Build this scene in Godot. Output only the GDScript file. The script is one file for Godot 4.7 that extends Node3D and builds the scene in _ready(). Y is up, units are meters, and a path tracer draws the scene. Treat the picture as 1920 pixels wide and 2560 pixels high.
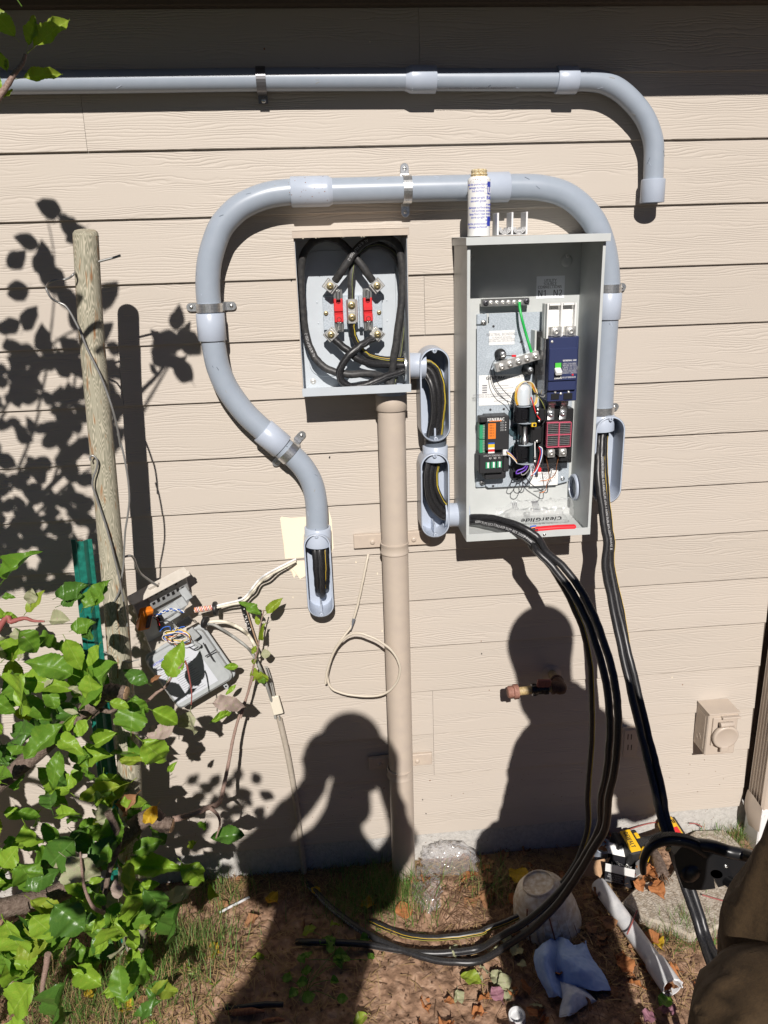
extends Node3D

# ---------------------------------------------------------------- the place
# A house wall with lap siding (its face near z = 0), seen from 2 m away. x runs right, y up, z out from the wall. Metres.

func _ready():
	rng.seed = 7
	var cam := Camera3D.new()
	cam.name = "camera"
	add_child(cam)
	cam.position = Vector3(0, 1.9141, 2.1011)
	cam.rotation_degrees = Vector3(-18.2044, -4.7744, -1.7709)
	cam.fov = 65.8988
	cam.near = 0.02
	cam.far = 200.0
	cam.current = true
	var we := WorldEnvironment.new()
	we.name = "sky_and_exposure"
	var env := Environment.new()
	env.background_mode = Environment.BG_SKY
	var sm := ProceduralSkyMaterial.new()
	sm.sky_top_color = Color(0.2, 0.36, 0.66)
	sm.sky_horizon_color = Color(0.58, 0.7, 0.86)
	sm.sky_curve = 0.12
	sm.ground_bottom_color = Color(0.2, 0.18, 0.15)
	sm.ground_horizon_color = Color(0.36, 0.34, 0.3)
	sm.sun_angle_max = 20.0
	var sky := Sky.new()
	sky.sky_material = sm
	env.sky = sky
	env.background_energy_multiplier = 0.21
	env.tonemap_mode = Environment.TONE_MAPPER_LINEAR
	env.tonemap_exposure = 1.18
	env.sdfgi_enabled = true
	env.ssao_enabled = true
	env.ssil_enabled = true
	we.environment = env
	add_child(we)
	var sun := DirectionalLight3D.new()
	sun.name = "sun"
	sun.light_energy = 1.5
	sun.light_color = Color(1.0, 0.975, 0.95)
	sun.light_angular_distance = 0.5
	sun.shadow_enabled = true
	add_child(sun)
	sun.look_at_from_position(Vector3.ZERO, SUN)
	make_materials()
	build_ground()
	build_house()
	build_conduits()
	build_meter_box()
	build_transfer_box()
	build_cables()
	build_wall_things()
	build_left_things()
	build_tree()
	build_ground_things()
	build_people()

const SUN := Vector3(0.04, -0.70, -1.0)      # the way the sunlight travels
const YEL := Color(0.95, 0.78, 0.1)
var rng := RandomNumberGenerator.new()
var taken := {}
var M := {}

# ---------------------------------------------------------------- shapes
class Geo:
	var v := PackedVector3Array()
	var n := PackedVector3Array()
	var uv := PackedVector2Array()
	var ix := PackedInt32Array()

	func vert(p: Vector3, nn: Vector3, u := Vector2.ZERO) -> int:
		v.append(p)
		n.append(nn)
		uv.append(u)
		return v.size() - 1

	func tri(a: int, b: int, c: int):
		var cr := (v[b] - v[a]).cross(v[c] - v[a])
		if cr.dot(n[a] + n[b] + n[c]) > 0.0:
			ix.append_array([a, c, b])
		else:
			ix.append_array([a, b, c])

	# a flat face; its outside is the side that «out» points to
	func face(pts: Array, out := Vector3.ZERO, us := []):
		var nn: Vector3 = (pts[1] - pts[0]).cross(pts[2] - pts[0])
		if nn.length() < 1e-12 and pts.size() > 3:
			nn = (pts[2] - pts[0]).cross(pts[3] - pts[0])
		nn = nn.normalized()
		if out != Vector3.ZERO and nn.dot(out) < 0.0:
			nn = -nn
		var b := v.size()
		for i in pts.size():
			vert(pts[i], nn, us[i] if us.size() > i else Vector2(pts[i].x + pts[i].z, pts[i].y))
		for i in range(2, pts.size()):
			tri(b, b + i - 1, b + i)

	# rows of points as a smooth sheet
	func grid(rows: Array, wrap := false, flip := false, us := []):
		var h := rows.size()
		var w: int = rows[0].size()
		var b := v.size()
		for j in h:
			for i in w:
				var p: Vector3 = rows[j][i]
				var l: Vector3 = rows[j][(i - 1 + w) % w if wrap else maxi(i - 1, 0)]
				var r: Vector3 = rows[j][(i + 1) % w if wrap else mini(i + 1, w - 1)]
				var d: Vector3 = rows[maxi(j - 1, 0)][i]
				var u: Vector3 = rows[mini(j + 1, h - 1)][i]
				var nn := (r - l).cross(u - d)
				nn = nn.normalized() if nn.length() > 1e-14 else Vector3.UP
				vert(p, -nn if flip else nn, us[j][i] if us.size() else Vector2(float(i) / maxi(w - 1, 1), float(j) / maxi(h - 1, 1)))
		for j in h - 1:
			for i in (w if wrap else w - 1):
				var i2 := (i + 1) % w
				tri(b + j * w + i, b + j * w + i2, b + (j + 1) * w + i2)
				tri(b + j * w + i, b + (j + 1) * w + i2, b + (j + 1) * w + i)

	# a round bar along a path; r is a number or one radius per point
	func tube(path: Array, r, sides := 12, caps := true, squash := 1.0):
		var m := path.size()
		var up := Vector3.UP
		var t0: Vector3 = (path[1] - path[0]).normalized()
		if absf(t0.dot(up)) > 0.9:
			up = Vector3.RIGHT
		var side := t0.cross(up).normalized()
		var b := v.size()
		var run := 0.0
		for j in m:
			var t: Vector3 = (path[mini(j + 1, m - 1)] - path[maxi(j - 1, 0)]).normalized()
			side = (side - t * side.dot(t)).normalized()
			var bi := t.cross(side)
			var rr: float = r[j] if r is Array else r
			var slope := 0.0
			if r is Array:
				var len := (path[mini(j + 1, m - 1)] as Vector3).distance_to(path[maxi(j - 1, 0)])
				slope = (r[mini(j + 1, m - 1)] - r[maxi(j - 1, 0)]) / maxf(len, 1e-6)
			if j > 0:
				run += (path[j] as Vector3).distance_to(path[j - 1])
			for i in sides + 1:
				var a := TAU * i / sides
				var o := side * cos(a) + bi * sin(a) * squash
				vert(path[j] + o * rr, (side * cos(a) + bi * sin(a) - t * slope).normalized(), Vector2(float(i) / sides, run))
		var w := sides + 1
		for j in m - 1:
			for i in sides:
				tri(b + j * w + i, b + j * w + i + 1, b + (j + 1) * w + i + 1)
				tri(b + j * w + i, b + (j + 1) * w + i + 1, b + (j + 1) * w + i)
		if caps:
			for e in 2:
				var j: int = 0 if e == 0 else m - 1
				var t: Vector3 = (path[0] - path[1]) if e == 0 else (path[m - 1] - path[m - 2])
				t = t.normalized()
				var c := vert(path[j], t, Vector2(0.5, 0))
				var ring := []
				for i in sides + 1:
					ring.append(vert(v[b + j * w + i], t, Vector2(0.5, 0)))
				for i in sides:
					tri(c, ring[i], ring[i + 1])

	# a turned shape; prof holds (radius, height along the axis)
	func lathe(o: Vector3, axis: Vector3, prof: Array, sides := 20, cap0 := true, cap1 := true):
		axis = axis.normalized()
		var sx := axis.cross(Vector3.UP if absf(axis.y) < 0.9 else Vector3.RIGHT).normalized()
		var sy := axis.cross(sx)
		var seg := []
		for k in prof.size() - 1:
			var d: Vector2 = prof[k + 1] - prof[k]
			seg.append(Vector2(d.y, -d.x).normalized())
		for k in prof.size() - 1:
			var n0: Vector2 = seg[k]
			var n1: Vector2 = seg[k]
			if k > 0 and seg[k - 1].dot(seg[k]) > 0.7:
				n0 = (seg[k - 1] + seg[k]).normalized()
			if k < seg.size() - 1 and seg[k + 1].dot(seg[k]) > 0.7:
				n1 = (seg[k + 1] + seg[k]).normalized()
			var b := v.size()
			for i in sides + 1:
				var a := TAU * i / sides
				var q := sx * cos(a) + sy * sin(a)
				vert(o + q * prof[k].x + axis * prof[k].y, (q * n0.x + axis * n0.y).normalized(), Vector2(float(i) / sides, prof[k].y))
				vert(o + q * prof[k + 1].x + axis * prof[k + 1].y, (q * n1.x + axis * n1.y).normalized(), Vector2(float(i) / sides, prof[k + 1].y))
			for i in sides:
				tri(b + 2 * i, b + 2 * i + 1, b + 2 * i + 3)
				tri(b + 2 * i, b + 2 * i + 3, b + 2 * i + 2)
		for e in 2:
			if (e == 0 and not cap0) or (e == 1 and not cap1):
				continue
			var pr: Vector2 = prof[0] if e == 0 else prof[prof.size() - 1]
			if pr.x < 1e-5:
				continue
			var nn := -axis if e == 0 else axis
			var c := vert(o + axis * pr.y, nn)
			var ring := []
			for i in sides + 1:
				var a := TAU * i / sides
				ring.append(vert(o + (sx * cos(a) + sy * sin(a)) * pr.x + axis * pr.y, nn))
			for i in sides:
				tri(c, ring[i], ring[i + 1])

	# a box with chamfered edges
	func box(xf: Transform3D, size: Vector3, bev := 0.001):
		var hs := size * 0.5
		bev = minf(bev, minf(hs.x, minf(hs.y, hs.z)) * 0.45)
		var pt := func(s: Vector3, ax: int) -> Vector3:
			var p := Vector3(s.x * (hs.x - bev), s.y * (hs.y - bev), s.z * (hs.z - bev))
			p[ax] = s[ax] * hs[ax]
			return xf * p
		var mid := xf.origin
		for ax in 3:
			var b1 := (ax + 1) % 3
			var c1 := (ax + 2) % 3
			for s in [-1.0, 1.0]:
				var q := []
				for k in [[-1.0, -1.0], [1.0, -1.0], [1.0, 1.0], [-1.0, 1.0]]:
					var sg := Vector3.ZERO
					sg[ax] = s
					sg[b1] = k[0]
					sg[c1] = k[1]
					q.append(pt.call(sg, ax))
				face(q, (q[0] + q[2]) * 0.5 - mid)
				for s2 in [-1.0, 1.0]:
					var e := []
					for k in [[-1.0, ax], [1.0, ax], [1.0, b1], [-1.0, b1]]:
						var sg := Vector3.ZERO
						sg[ax] = s
						sg[b1] = s2
						sg[c1] = k[0]
						e.append(pt.call(sg, k[1]))
					face(e, (e[0] + e[2]) * 0.5 - mid)
		for sx in [-1.0, 1.0]:
			for sy in [-1.0, 1.0]:
				for sz in [-1.0, 1.0]:
					var sg := Vector3(sx, sy, sz)
					var t := [pt.call(sg, 0), pt.call(sg, 1), pt.call(sg, 2)]
					face(t, (t[0] + t[1] + t[2]) / 3.0 - mid)

	func bx(c: Vector3, size: Vector3, bev := 0.001):
		box(Transform3D(Basis(), c), size, bev)

	# a flat outline given thickness along the local z (from 0 to depth)
	func prism(poly: Array, xf: Transform3D, depth: float, bev := 0.0):
		var m := poly.size()
		var area := 0.0
		for i in m:
			area += poly[i].cross(poly[(i + 1) % m])
		if area < 0.0:
			poly = poly.duplicate()
			poly.reverse()
		var inner := []
		for i in m:
			var a: Vector2 = (poly[i] - poly[(i - 1 + m) % m]).normalized()
			var c: Vector2 = (poly[(i + 1) % m] - poly[i]).normalized()
			var na := Vector2(-a.y, a.x)
			var nc := Vector2(-c.y, c.x)
			var mm := (na + nc)
			mm = mm / maxf(mm.length_squared() * 0.5, 0.3)
			inner.append(poly[i] + mm * bev)
		var tris := Geometry2D.triangulate_polygon(PackedVector2Array(inner))
		var nz := (xf.basis * Vector3(0, 0, 1)).normalized()
		for e in 2:
			var z: float = 0.0 if e == 0 else depth
			var nn := -nz if e == 0 else nz
			var b := v.size()
			for p in inner:
				vert(xf * Vector3(p.x, p.y, z), nn, p)
			for k in range(0, tris.size(), 3):
				tri(b + tris[k], b + tris[k + 1], b + tris[k + 2])
		var mc := xf * Vector3(0, 0, depth * 0.5)
		for i in m:
			var j := (i + 1) % m
			var o2: Vector2 = poly[j] - poly[i]
			var on := xf.basis * Vector3(o2.y, -o2.x, 0)
			face([xf * Vector3(poly[i].x, poly[i].y, bev), xf * Vector3(poly[j].x, poly[j].y, bev), xf * Vector3(poly[j].x, poly[j].y, depth - bev), xf * Vector3(poly[i].x, poly[i].y, depth - bev)], on)
			if bev > 0.0:
				face([xf * Vector3(poly[i].x, poly[i].y, depth - bev), xf * Vector3(poly[j].x, poly[j].y, depth - bev), xf * Vector3(inner[j].x, inner[j].y, depth), xf * Vector3(inner[i].x, inner[i].y, depth)], on + nz * on.length())
				face([xf * Vector3(poly[i].x, poly[i].y, bev), xf * Vector3(poly[j].x, poly[j].y, bev), xf * Vector3(inner[j].x, inner[j].y, 0), xf * Vector3(inner[i].x, inner[i].y, 0)], on - nz * on.length())

	func done() -> ArrayMesh:
		var a := []
		a.resize(Mesh.ARRAY_MAX)
		a[Mesh.ARRAY_VERTEX] = v
		a[Mesh.ARRAY_NORMAL] = n
		a[Mesh.ARRAY_TEX_UV] = uv
		a[Mesh.ARRAY_INDEX] = ix
		var m := ArrayMesh.new()
		m.add_surface_from_arrays(Mesh.PRIMITIVE_TRIANGLES, a)
		return m

# points from a plain run of x, y, z
func xyz(v: Array) -> Array:
	var o := []
	for i in range(0, v.size(), 3):
		o.append(Vector3(v[i], v[i + 1], v[i + 2]))
	return o

# a smooth run through points
func curve(p: Array, per := 8) -> Array:
	var out := []
	var m := p.size()
	for i in m - 1:
		var a: Vector3 = p[maxi(i - 1, 0)]
		var b: Vector3 = p[i]
		var c: Vector3 = p[i + 1]
		var d: Vector3 = p[mini(i + 2, m - 1)]
		for k in per:
			out.append(b.cubic_interpolate(c, a, d, float(k) / per))
	out.append(p[m - 1])
	return out

func look(o: Vector3, zdir: Vector3, ydir := Vector3.UP) -> Transform3D:
	var z := zdir.normalized()
	var x := ydir.cross(z).normalized()
	return Transform3D(Basis(x, z.cross(x), z), o)

func circle(r: float, m := 24, c := Vector2.ZERO, squash := 1.0) -> Array:
	var o := []
	for i in m:
		o.append(c + Vector2(cos(TAU * i / m), sin(TAU * i / m) * squash) * r)
	return o

func rrect(w: float, h: float, r: float, c := Vector2.ZERO, per := 4) -> Array:
	var o := []
	for q in 4:
		var cc := c + Vector2((w / 2 - r) * (1 if q in [0, 3] else -1), (h / 2 - r) * (1 if q < 2 else -1))
		for k in per + 1:
			var a := PI / 2 * (q + float(k) / per)
			o.append(cc + Vector2(cos(a), sin(a)) * r)
	return o

# ---------------------------------------------------------------- things and parts
func numbered(called: String) -> String:
	if not taken.has(called):
		taken[called] = 0
		return called
	taken[called] += 1
	return "%s_%03d" % [called, taken[called]]

func tag(o: Node3D, label := "", category := "", group := "", kind := ""):
	if label:
		o.set_meta("label", label)
	if category:
		o.set_meta("category", category)
	if group:
		o.set_meta("group", group)
	if kind:
		o.set_meta("kind", kind)
	return o

func thing(called: String, label: String, category: String, at := Vector3.ZERO, group := "") -> Node3D:
	var o := Node3D.new()
	o.name = numbered(called)
	add_child(o)
	o.position = at
	return tag(o, label, category, group)

func origin_of(o: Node3D) -> Vector3:
	var p := Vector3.ZERO
	var k: Node = o
	while k != self and k is Node3D:
		p += (k as Node3D).position
		k = k.get_parent()
	return p

# one mesh of a thing, its shape given in world metres
func part(called: String, g, mat: Material, parent: Node3D, label := "") -> MeshInstance3D:
	var o := MeshInstance3D.new()
	o.name = called
	o.mesh = g.done() if g is Geo else g
	o.material_override = mat
	parent.add_child(o, true)
	o.position = -origin_of(parent)
	if label:
		o.set_meta("label", label)
	return o

# a thing that is one mesh
func solo(called: String, g, mat: Material, label: String, category: String, at := Vector3.ZERO, group := "", kind := "") -> MeshInstance3D:
	var o := MeshInstance3D.new()
	o.name = numbered(called)
	if g is Geo:
		for i in g.v.size():
			g.v[i] -= at
		o.mesh = g.done()
	else:
		o.mesh = g
	o.material_override = mat
	add_child(o)
	o.position = at
	return tag(o, label, category, group, kind)

# flat lettering; «warp» bends each point (x, y in metres, z the thickness) to where it stands
func lettering(text: String, h: float, mat: Material, parent: Node3D, xf: Transform3D, bold := false, warp = null, fit := 0.0):
	var f := SystemFont.new()
	f.font_names = PackedStringArray(["Droid Sans"])
	f.font_weight = 700 if bold else 400
	var t := TextMesh.new()
	t.text = text
	t.font = f
	t.font_size = 32
	t.pixel_size = h / 23.0
	t.depth = 0.0004
	t.curve_step = 3.0
	t.horizontal_alignment = HORIZONTAL_ALIGNMENT_CENTER
	t.vertical_alignment = VERTICAL_ALIGNMENT_CENTER
	var a := t.get_mesh_arrays()
	var vs: PackedVector3Array = a[Mesh.ARRAY_VERTEX]
	var ns: PackedVector3Array = a[Mesh.ARRAY_NORMAL]
	var sc := 1.0
	if fit > 0.0:
		var lo := 1e9
		var hi := -1e9
		for p in vs:
			lo = minf(lo, p.x)
			hi = maxf(hi, p.x)
		sc = fit / maxf(hi - lo, 1e-6)
	for i in vs.size():
		var p := vs[i]
		p.x *= sc
		if warp != null:
			vs[i] = warp.call(p)
			ns[i] = (warp.call(p + ns[i] * 0.001) - vs[i]).normalized()
		else:
			vs[i] = xf * p
			ns[i] = (xf.basis * ns[i]).normalized()
	a[Mesh.ARRAY_VERTEX] = vs
	a[Mesh.ARRAY_NORMAL] = ns
	var keep := []
	keep.resize(Mesh.ARRAY_MAX)
	keep[Mesh.ARRAY_VERTEX] = vs
	keep[Mesh.ARRAY_NORMAL] = ns
	keep[Mesh.ARRAY_INDEX] = a[Mesh.ARRAY_INDEX]
	var am := ArrayMesh.new()
	am.add_surface_from_arrays(Mesh.PRIMITIVE_TRIANGLES, keep)
	return part("lettering", am, mat, parent)

# ---------------------------------------------------------------- materials
func lin(r: float, g: float, b: float) -> Color:
	return Color(r, g, b).linear_to_srgb()

func mat(c: Color, rough := 0.6, metal := 0.0, spec := 0.5) -> StandardMaterial3D:
	var m := StandardMaterial3D.new()
	m.albedo_color = c
	m.roughness = rough
	m.metallic = metal
	m.metallic_specular = spec
	return m

func noise(kind: int, sd: int, freq: float, oct := 4) -> FastNoiseLite:
	var f := FastNoiseLite.new()
	f.noise_type = kind
	f.seed = sd
	f.frequency = freq
	f.fractal_octaves = oct
	return f

func ramp(stops: Array, cols: Array) -> Gradient:
	var g := Gradient.new()
	g.offsets = PackedFloat32Array(stops)
	g.colors = PackedColorArray(cols)
	return g

func ntex(f: FastNoiseLite, g: Gradient, size := 512, bump := false) -> NoiseTexture2D:
	var t := NoiseTexture2D.new()
	t.width = size
	t.height = size
	t.seamless = true
	t.noise = f
	if g:
		t.color_ramp = g
	if bump:
		t.as_normal_map = true
	return t

# a material whose colour and relief vary over it, mapped by the thing's own axes
func grainy(a: Color, b: Color, rough: float, scale: float, sd := 1, relief := 0.0, metal := 0.0, freq := 0.02) -> StandardMaterial3D:
	var m := mat(Color.WHITE, rough, metal)
	var f := noise(FastNoiseLite.TYPE_SIMPLEX_SMOOTH, sd, freq, 5)
	m.albedo_texture = ntex(f, ramp([0.25, 0.75], [a, b]), 256)
	m.uv1_triplanar = true
	m.uv1_scale = Vector3.ONE * scale
	if relief > 0.0:
		m.heightmap_enabled = true
		m.heightmap_texture = ntex(noise(FastNoiseLite.TYPE_SIMPLEX_SMOOTH, sd + 9, freq * 2.5, 5), null, 256)
		m.heightmap_scale = relief
	return m

func siding_relief() -> ImageTexture:
	var w := 1536
	var h := 768
	var f1 := noise(FastNoiseLite.TYPE_SIMPLEX_SMOOTH, 11, 1.0, 2)
	var f2 := noise(FastNoiseLite.TYPE_SIMPLEX_SMOOTH, 12, 1.0, 2)
	var f3 := noise(FastNoiseLite.TYPE_SIMPLEX_SMOOTH, 13, 1.0, 2)
	var by := PackedByteArray()
	by.resize(w * h)
	# coarse maps first, read back with interpolation along x
	var step := 8
	var cw := w / step + 1
	for y in h:
		var ym := y * 0.6 / h
		var pw := PackedFloat32Array()
		var pa := PackedFloat32Array()
		pw.resize(cw)
		pa.resize(cw)
		for i in cw:
			var xm := i * step * 1.2 / w
			var t := xm / 1.2
			var wa := f1.get_noise_2d(xm * 3.0, ym * 22.0) * 0.013 + f2.get_noise_2d(xm * 26.0, ym * 70.0) * 0.0016
			var wb := f1.get_noise_2d((xm - 1.2) * 3.0, ym * 22.0) * 0.013 + f2.get_noise_2d((xm - 1.2) * 26.0, ym * 70.0) * 0.0016
			var am := f3.get_noise_2d(xm * 2.4, ym * 20.0)
			var bm := f3.get_noise_2d((xm - 1.2) * 2.4, ym * 20.0)
			pw[i] = lerpf(wa, wb, t)
			pa[i] = clampf(lerpf(am, bm, t) * 1.5 + 0.62, 0.04, 1.0)
		for x in w:
			var i := x / step
			var fr := float(x % step) / step
			var ph := (ym + lerpf(pw[i], pw[i + 1], fr)) / 0.0062
			var s := 0.5 + 0.5 * sin(TAU * ph)
			var d := s * s * s * lerpf(pa[i], pa[i + 1], fr)
			by[y * w + x] = int(clampf(235.0 - 200.0 * d, 0.0, 255.0))
	return ImageTexture.create_from_image(Image.create_from_data(w, h, false, Image.FORMAT_L8, by))

func wood_tex() -> ImageTexture:
	var w := 256
	var h := 1024
	var f := noise(FastNoiseLite.TYPE_SIMPLEX_SMOOTH, 31, 1.0, 3)
	var im := Image.create(w, h, false, Image.FORMAT_RGB8)
	for y in h:
		for x in w:
			var a := TAU * x / w
			var q := Vector3(cos(a), sin(a), 0)
			var v := f.get_noise_3d(q.x * 0.8, q.y * 0.8, y * 0.0042) * 3.4
			var g := 0.5 + 0.5 * sin(v * 19.0 + q.x * 4.0)
			g = pow(g, 1.6)
			var big := f.get_noise_3d(q.x * 2.0 + 9.0, q.y * 2.0, y * 0.011)
			var c := Color(0.53, 0.52, 0.45).lerp(Color(0.74, 0.71, 0.63), g)
			c = c.lerp(Color(0.56, 0.38, 0.24), clampf(big * 2.6 - 0.75, 0.0, 0.85))
			var kd := minf(Vector2(wrapf(x - 120.0, -128, 128) * 0.9, y - 36.0).length(), minf(Vector2(wrapf(x - 150.0, -128, 128) * 0.9, y - 210.0).length(), Vector2(wrapf(x - 90.0, -128, 128) * 0.9, y - 560.0).length()))
			if kd < 13.0:
				c = c.lerp(Color(0.34, 0.17, 0.09), 0.85 * (0.6 + 0.4 * sin(kd * 1.6)))
			im.set_pixel(x, y, c)
	return ImageTexture.create_from_image(im)

func make_materials():
	var s := mat(lin(0.475, 0.423, 0.364), 0.62)
	s.heightmap_enabled = true
	s.heightmap_texture = ImageTexture.create_from_image(Image.create(4, 4, false, Image.FORMAT_L8))
	s.heightmap_texture = siding_relief()
	s.heightmap_scale = 0.09
	M.siding = s
	M.siding_b = s.duplicate()
	M.siding_b.albedo_color = lin(0.463, 0.412, 0.354)
	M.siding_c = s.duplicate()
	M.siding_c.albedo_color = lin(0.485, 0.432, 0.373)
	M.tan = grainy(lin(0.47, 0.395, 0.325), lin(0.51, 0.43, 0.35), 0.55, 5.0, 3, 0.01)
	M.tan_smooth = grainy(lin(0.47, 0.4, 0.335), lin(0.5, 0.425, 0.35), 0.4, 3.0, 4)
	M.concrete = grainy(lin(0.4, 0.385, 0.36), lin(0.47, 0.455, 0.425), 0.9, 9.0, 5, 0.1)
	M.soffit = mat(lin(0.12, 0.095, 0.075), 0.7)
	M.roofing = grainy(lin(0.06, 0.06, 0.06), lin(0.12, 0.12, 0.12), 0.95, 6.0, 6, 0.1)
	M.primer = mat(lin(0.78, 0.69, 0.53), 0.7)
	M.pvc = grainy(lin(0.303, 0.347, 0.408), lin(0.32, 0.365, 0.426), 0.33, 4.0, 7)
	M.pvc_light = grainy(lin(0.41, 0.46, 0.545), lin(0.43, 0.48, 0.565), 0.32, 4.0, 8)
	M.pvc_dark = mat(lin(0.1, 0.12, 0.15), 0.4)
	M.zinc = grainy(lin(0.55, 0.57, 0.58), lin(0.75, 0.76, 0.77), 0.3, 30.0, 9, 0.0, 0.9)
	M.steel = mat(lin(0.62, 0.62, 0.6), 0.3, 1.0)
	M.alu = mat(lin(0.72, 0.71, 0.68), 0.38, 0.85)
	M.brass = mat(lin(0.5, 0.42, 0.24), 0.35, 0.9)
	M.screw_dark = mat(lin(0.1, 0.1, 0.11), 0.4, 0.7)
	M.box_grey = grainy(lin(0.49, 0.51, 0.50), lin(0.51, 0.53, 0.52), 0.42, 3.0, 10)
	M.meter_grey = grainy(lin(0.47, 0.51, 0.545), lin(0.49, 0.53, 0.565), 0.45, 3.0, 11)
	M.plate = grainy(lin(0.42, 0.48, 0.53), lin(0.54, 0.6, 0.66), 0.42, 14.0, 12, 0.0, 0.3, 0.05)
	M.black = mat(lin(0.012, 0.012, 0.013), 0.45)
	M.black_gloss = mat(lin(0.01, 0.01, 0.012), 0.2)
	M.cable = grainy(lin(0.009, 0.009, 0.011), lin(0.034, 0.033, 0.032), 0.38, 34.0, 13)
	M.cable_dull = grainy(lin(0.03, 0.03, 0.032), lin(0.06, 0.058, 0.055), 0.5, 14.0, 14)
	M.yellow = mat(lin(0.75, 0.5, 0.03), 0.45)
	M.red = mat(lin(0.62, 0.03, 0.035), 0.4)
	M.red_rub = mat(lin(0.7, 0.02, 0.03), 0.35)
	M.white = mat(lin(0.78, 0.78, 0.76), 0.5)
	M.white_ptc = mat(lin(0.7, 0.7, 0.7), 0.45)
	M.label_grey = mat(lin(0.74, 0.77, 0.8), 0.4)
	M.ink = mat(lin(0.02, 0.02, 0.025), 0.6)
	M.grey_ink = mat(lin(0.22, 0.22, 0.24), 0.6)
	M.print = mat(lin(0.5, 0.5, 0.5), 0.6)
	M.navy = mat(lin(0.025, 0.035, 0.1), 0.4)
	M.navy_dark = mat(lin(0.012, 0.014, 0.04), 0.45)
	M.green = mat(lin(0.02, 0.42, 0.08), 0.4)
	M.green_term = mat(lin(0.03, 0.3, 0.14), 0.45)
	M.orange = mat(lin(0.75, 0.2, 0.02), 0.5)
	M.copper = mat(lin(0.5, 0.2, 0.09), 0.4, 0.8)
	M.blue_wire = mat(lin(0.03, 0.12, 0.5), 0.4)
	M.purple = mat(lin(0.15, 0.05, 0.45), 0.4)
	M.cream_wire = mat(lin(0.66, 0.61, 0.5), 0.5)
	M.grey_wire = mat(lin(0.3, 0.3, 0.28), 0.5)
	M.blue_ink = mat(lin(0.03, 0.05, 0.42), 0.5)
	M.pipe_white = grainy(lin(0.56, 0.57, 0.58), lin(0.68, 0.68, 0.68), 0.4, 6.0, 15)
	var post := mat(Color.WHITE, 0.85)
	post.albedo_texture = wood_tex()
	post.uv1_scale = Vector3(1, 0.95, 1)
	M.post = post
	M.wire = mat(lin(0.34, 0.34, 0.33), 0.4, 0.6)
	M.tpost = grainy(lin(0.005, 0.1, 0.075), lin(0.01, 0.16, 0.12), 0.4, 12.0, 16)
	M.rust = grainy(lin(0.16, 0.06, 0.03), lin(0.3, 0.13, 0.06), 0.85, 20.0, 17, 0.05)
	M.bark = grainy(lin(0.09, 0.06, 0.045), lin(0.2, 0.15, 0.12), 0.9, 16.0, 18, 0.25)
	M.twig = grainy(lin(0.2, 0.13, 0.1), lin(0.34, 0.24, 0.2), 0.75, 40.0, 19)
	M.twig_red = mat(lin(0.28, 0.08, 0.07), 0.6)
	M.clear = mat(Color(1, 1, 1, 0.05), 0.05)
	M.clear.transparency = BaseMaterial3D.TRANSPARENCY_ALPHA
	M.film = mat(Color(0.95, 0.95, 0.97, 0.1), 0.08)
	M.film.transparency = BaseMaterial3D.TRANSPARENCY_ALPHA
	var so := mat(Color.WHITE, 0.95, 0.0, 0.3)
	so.albedo_texture = ntex(noise(FastNoiseLite.TYPE_SIMPLEX_SMOOTH, 41, 0.018, 6), ramp([0.2, 0.45, 0.62, 0.85], [lin(0.17, 0.103, 0.065), lin(0.29, 0.18, 0.116), lin(0.36, 0.228, 0.152), lin(0.43, 0.295, 0.205)]), 512)
	so.uv1_triplanar = true
	so.uv1_world_triplanar = true
	so.uv1_scale = Vector3.ONE * 2.3
	so.heightmap_enabled = true
	so.heightmap_texture = ntex(noise(FastNoiseLite.TYPE_SIMPLEX_SMOOTH, 42, 0.03, 6), null, 512)
	so.heightmap_scale = 0.5
	M.soil = so
	M.clod = grainy(lin(0.2, 0.115, 0.07), lin(0.36, 0.215, 0.135), 0.95, 20.0, 43, 0.3)
	M.grass = mat(lin(0.09, 0.17, 0.03), 0.6)
	M.grass.backlight_enabled = true
	M.grass.backlight = Color(0.25, 0.4, 0.08)
	M.straw = mat(lin(0.33, 0.22, 0.1), 0.8)
	M.straw_dark = mat(lin(0.16, 0.09, 0.05), 0.85)

# ---------------------------------------------------------------- ground
var hf := FastNoiseLite.new()
func ground_h(x: float, z: float) -> float:
	if absf(x) > 5.0 or z > 5.0 or z < -0.4:
		return -0.012 + (0.37 if z > 5.0 else 0.37 * smoothstep(1.0, 2.3, z))
	var near := clampf((z - 0.02) / 0.12, 0.0, 1.0)
	var h := hf.get_noise_2d(x * 4.0, z * 4.0) * 0.016 + hf.get_noise_2d(x * 17.0 + 40.0, z * 17.0) * 0.008 + hf.get_noise_2d(x * 55.0, z * 55.0 + 9.0) * 0.0035
	# a low heap of loose earth beside the tan pipe, a bank on the left, a trodden hollow between
	h += 0.035 * exp(-(pow((x - 0.33) / 0.13, 2) + pow((z - 0.13) / 0.1, 2)))
	h += 0.03 * exp(-(pow((x + 0.42) / 0.22, 2) + pow((z - 0.42) / 0.2, 2)))
	h -= 0.03 * exp(-(pow((x + 0.12) / 0.13, 2) + pow((z - 0.45) / 0.25, 2)))
	return h * (0.35 + 0.65 * near) + 0.37 * smoothstep(1.0, 2.3, z)

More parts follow.
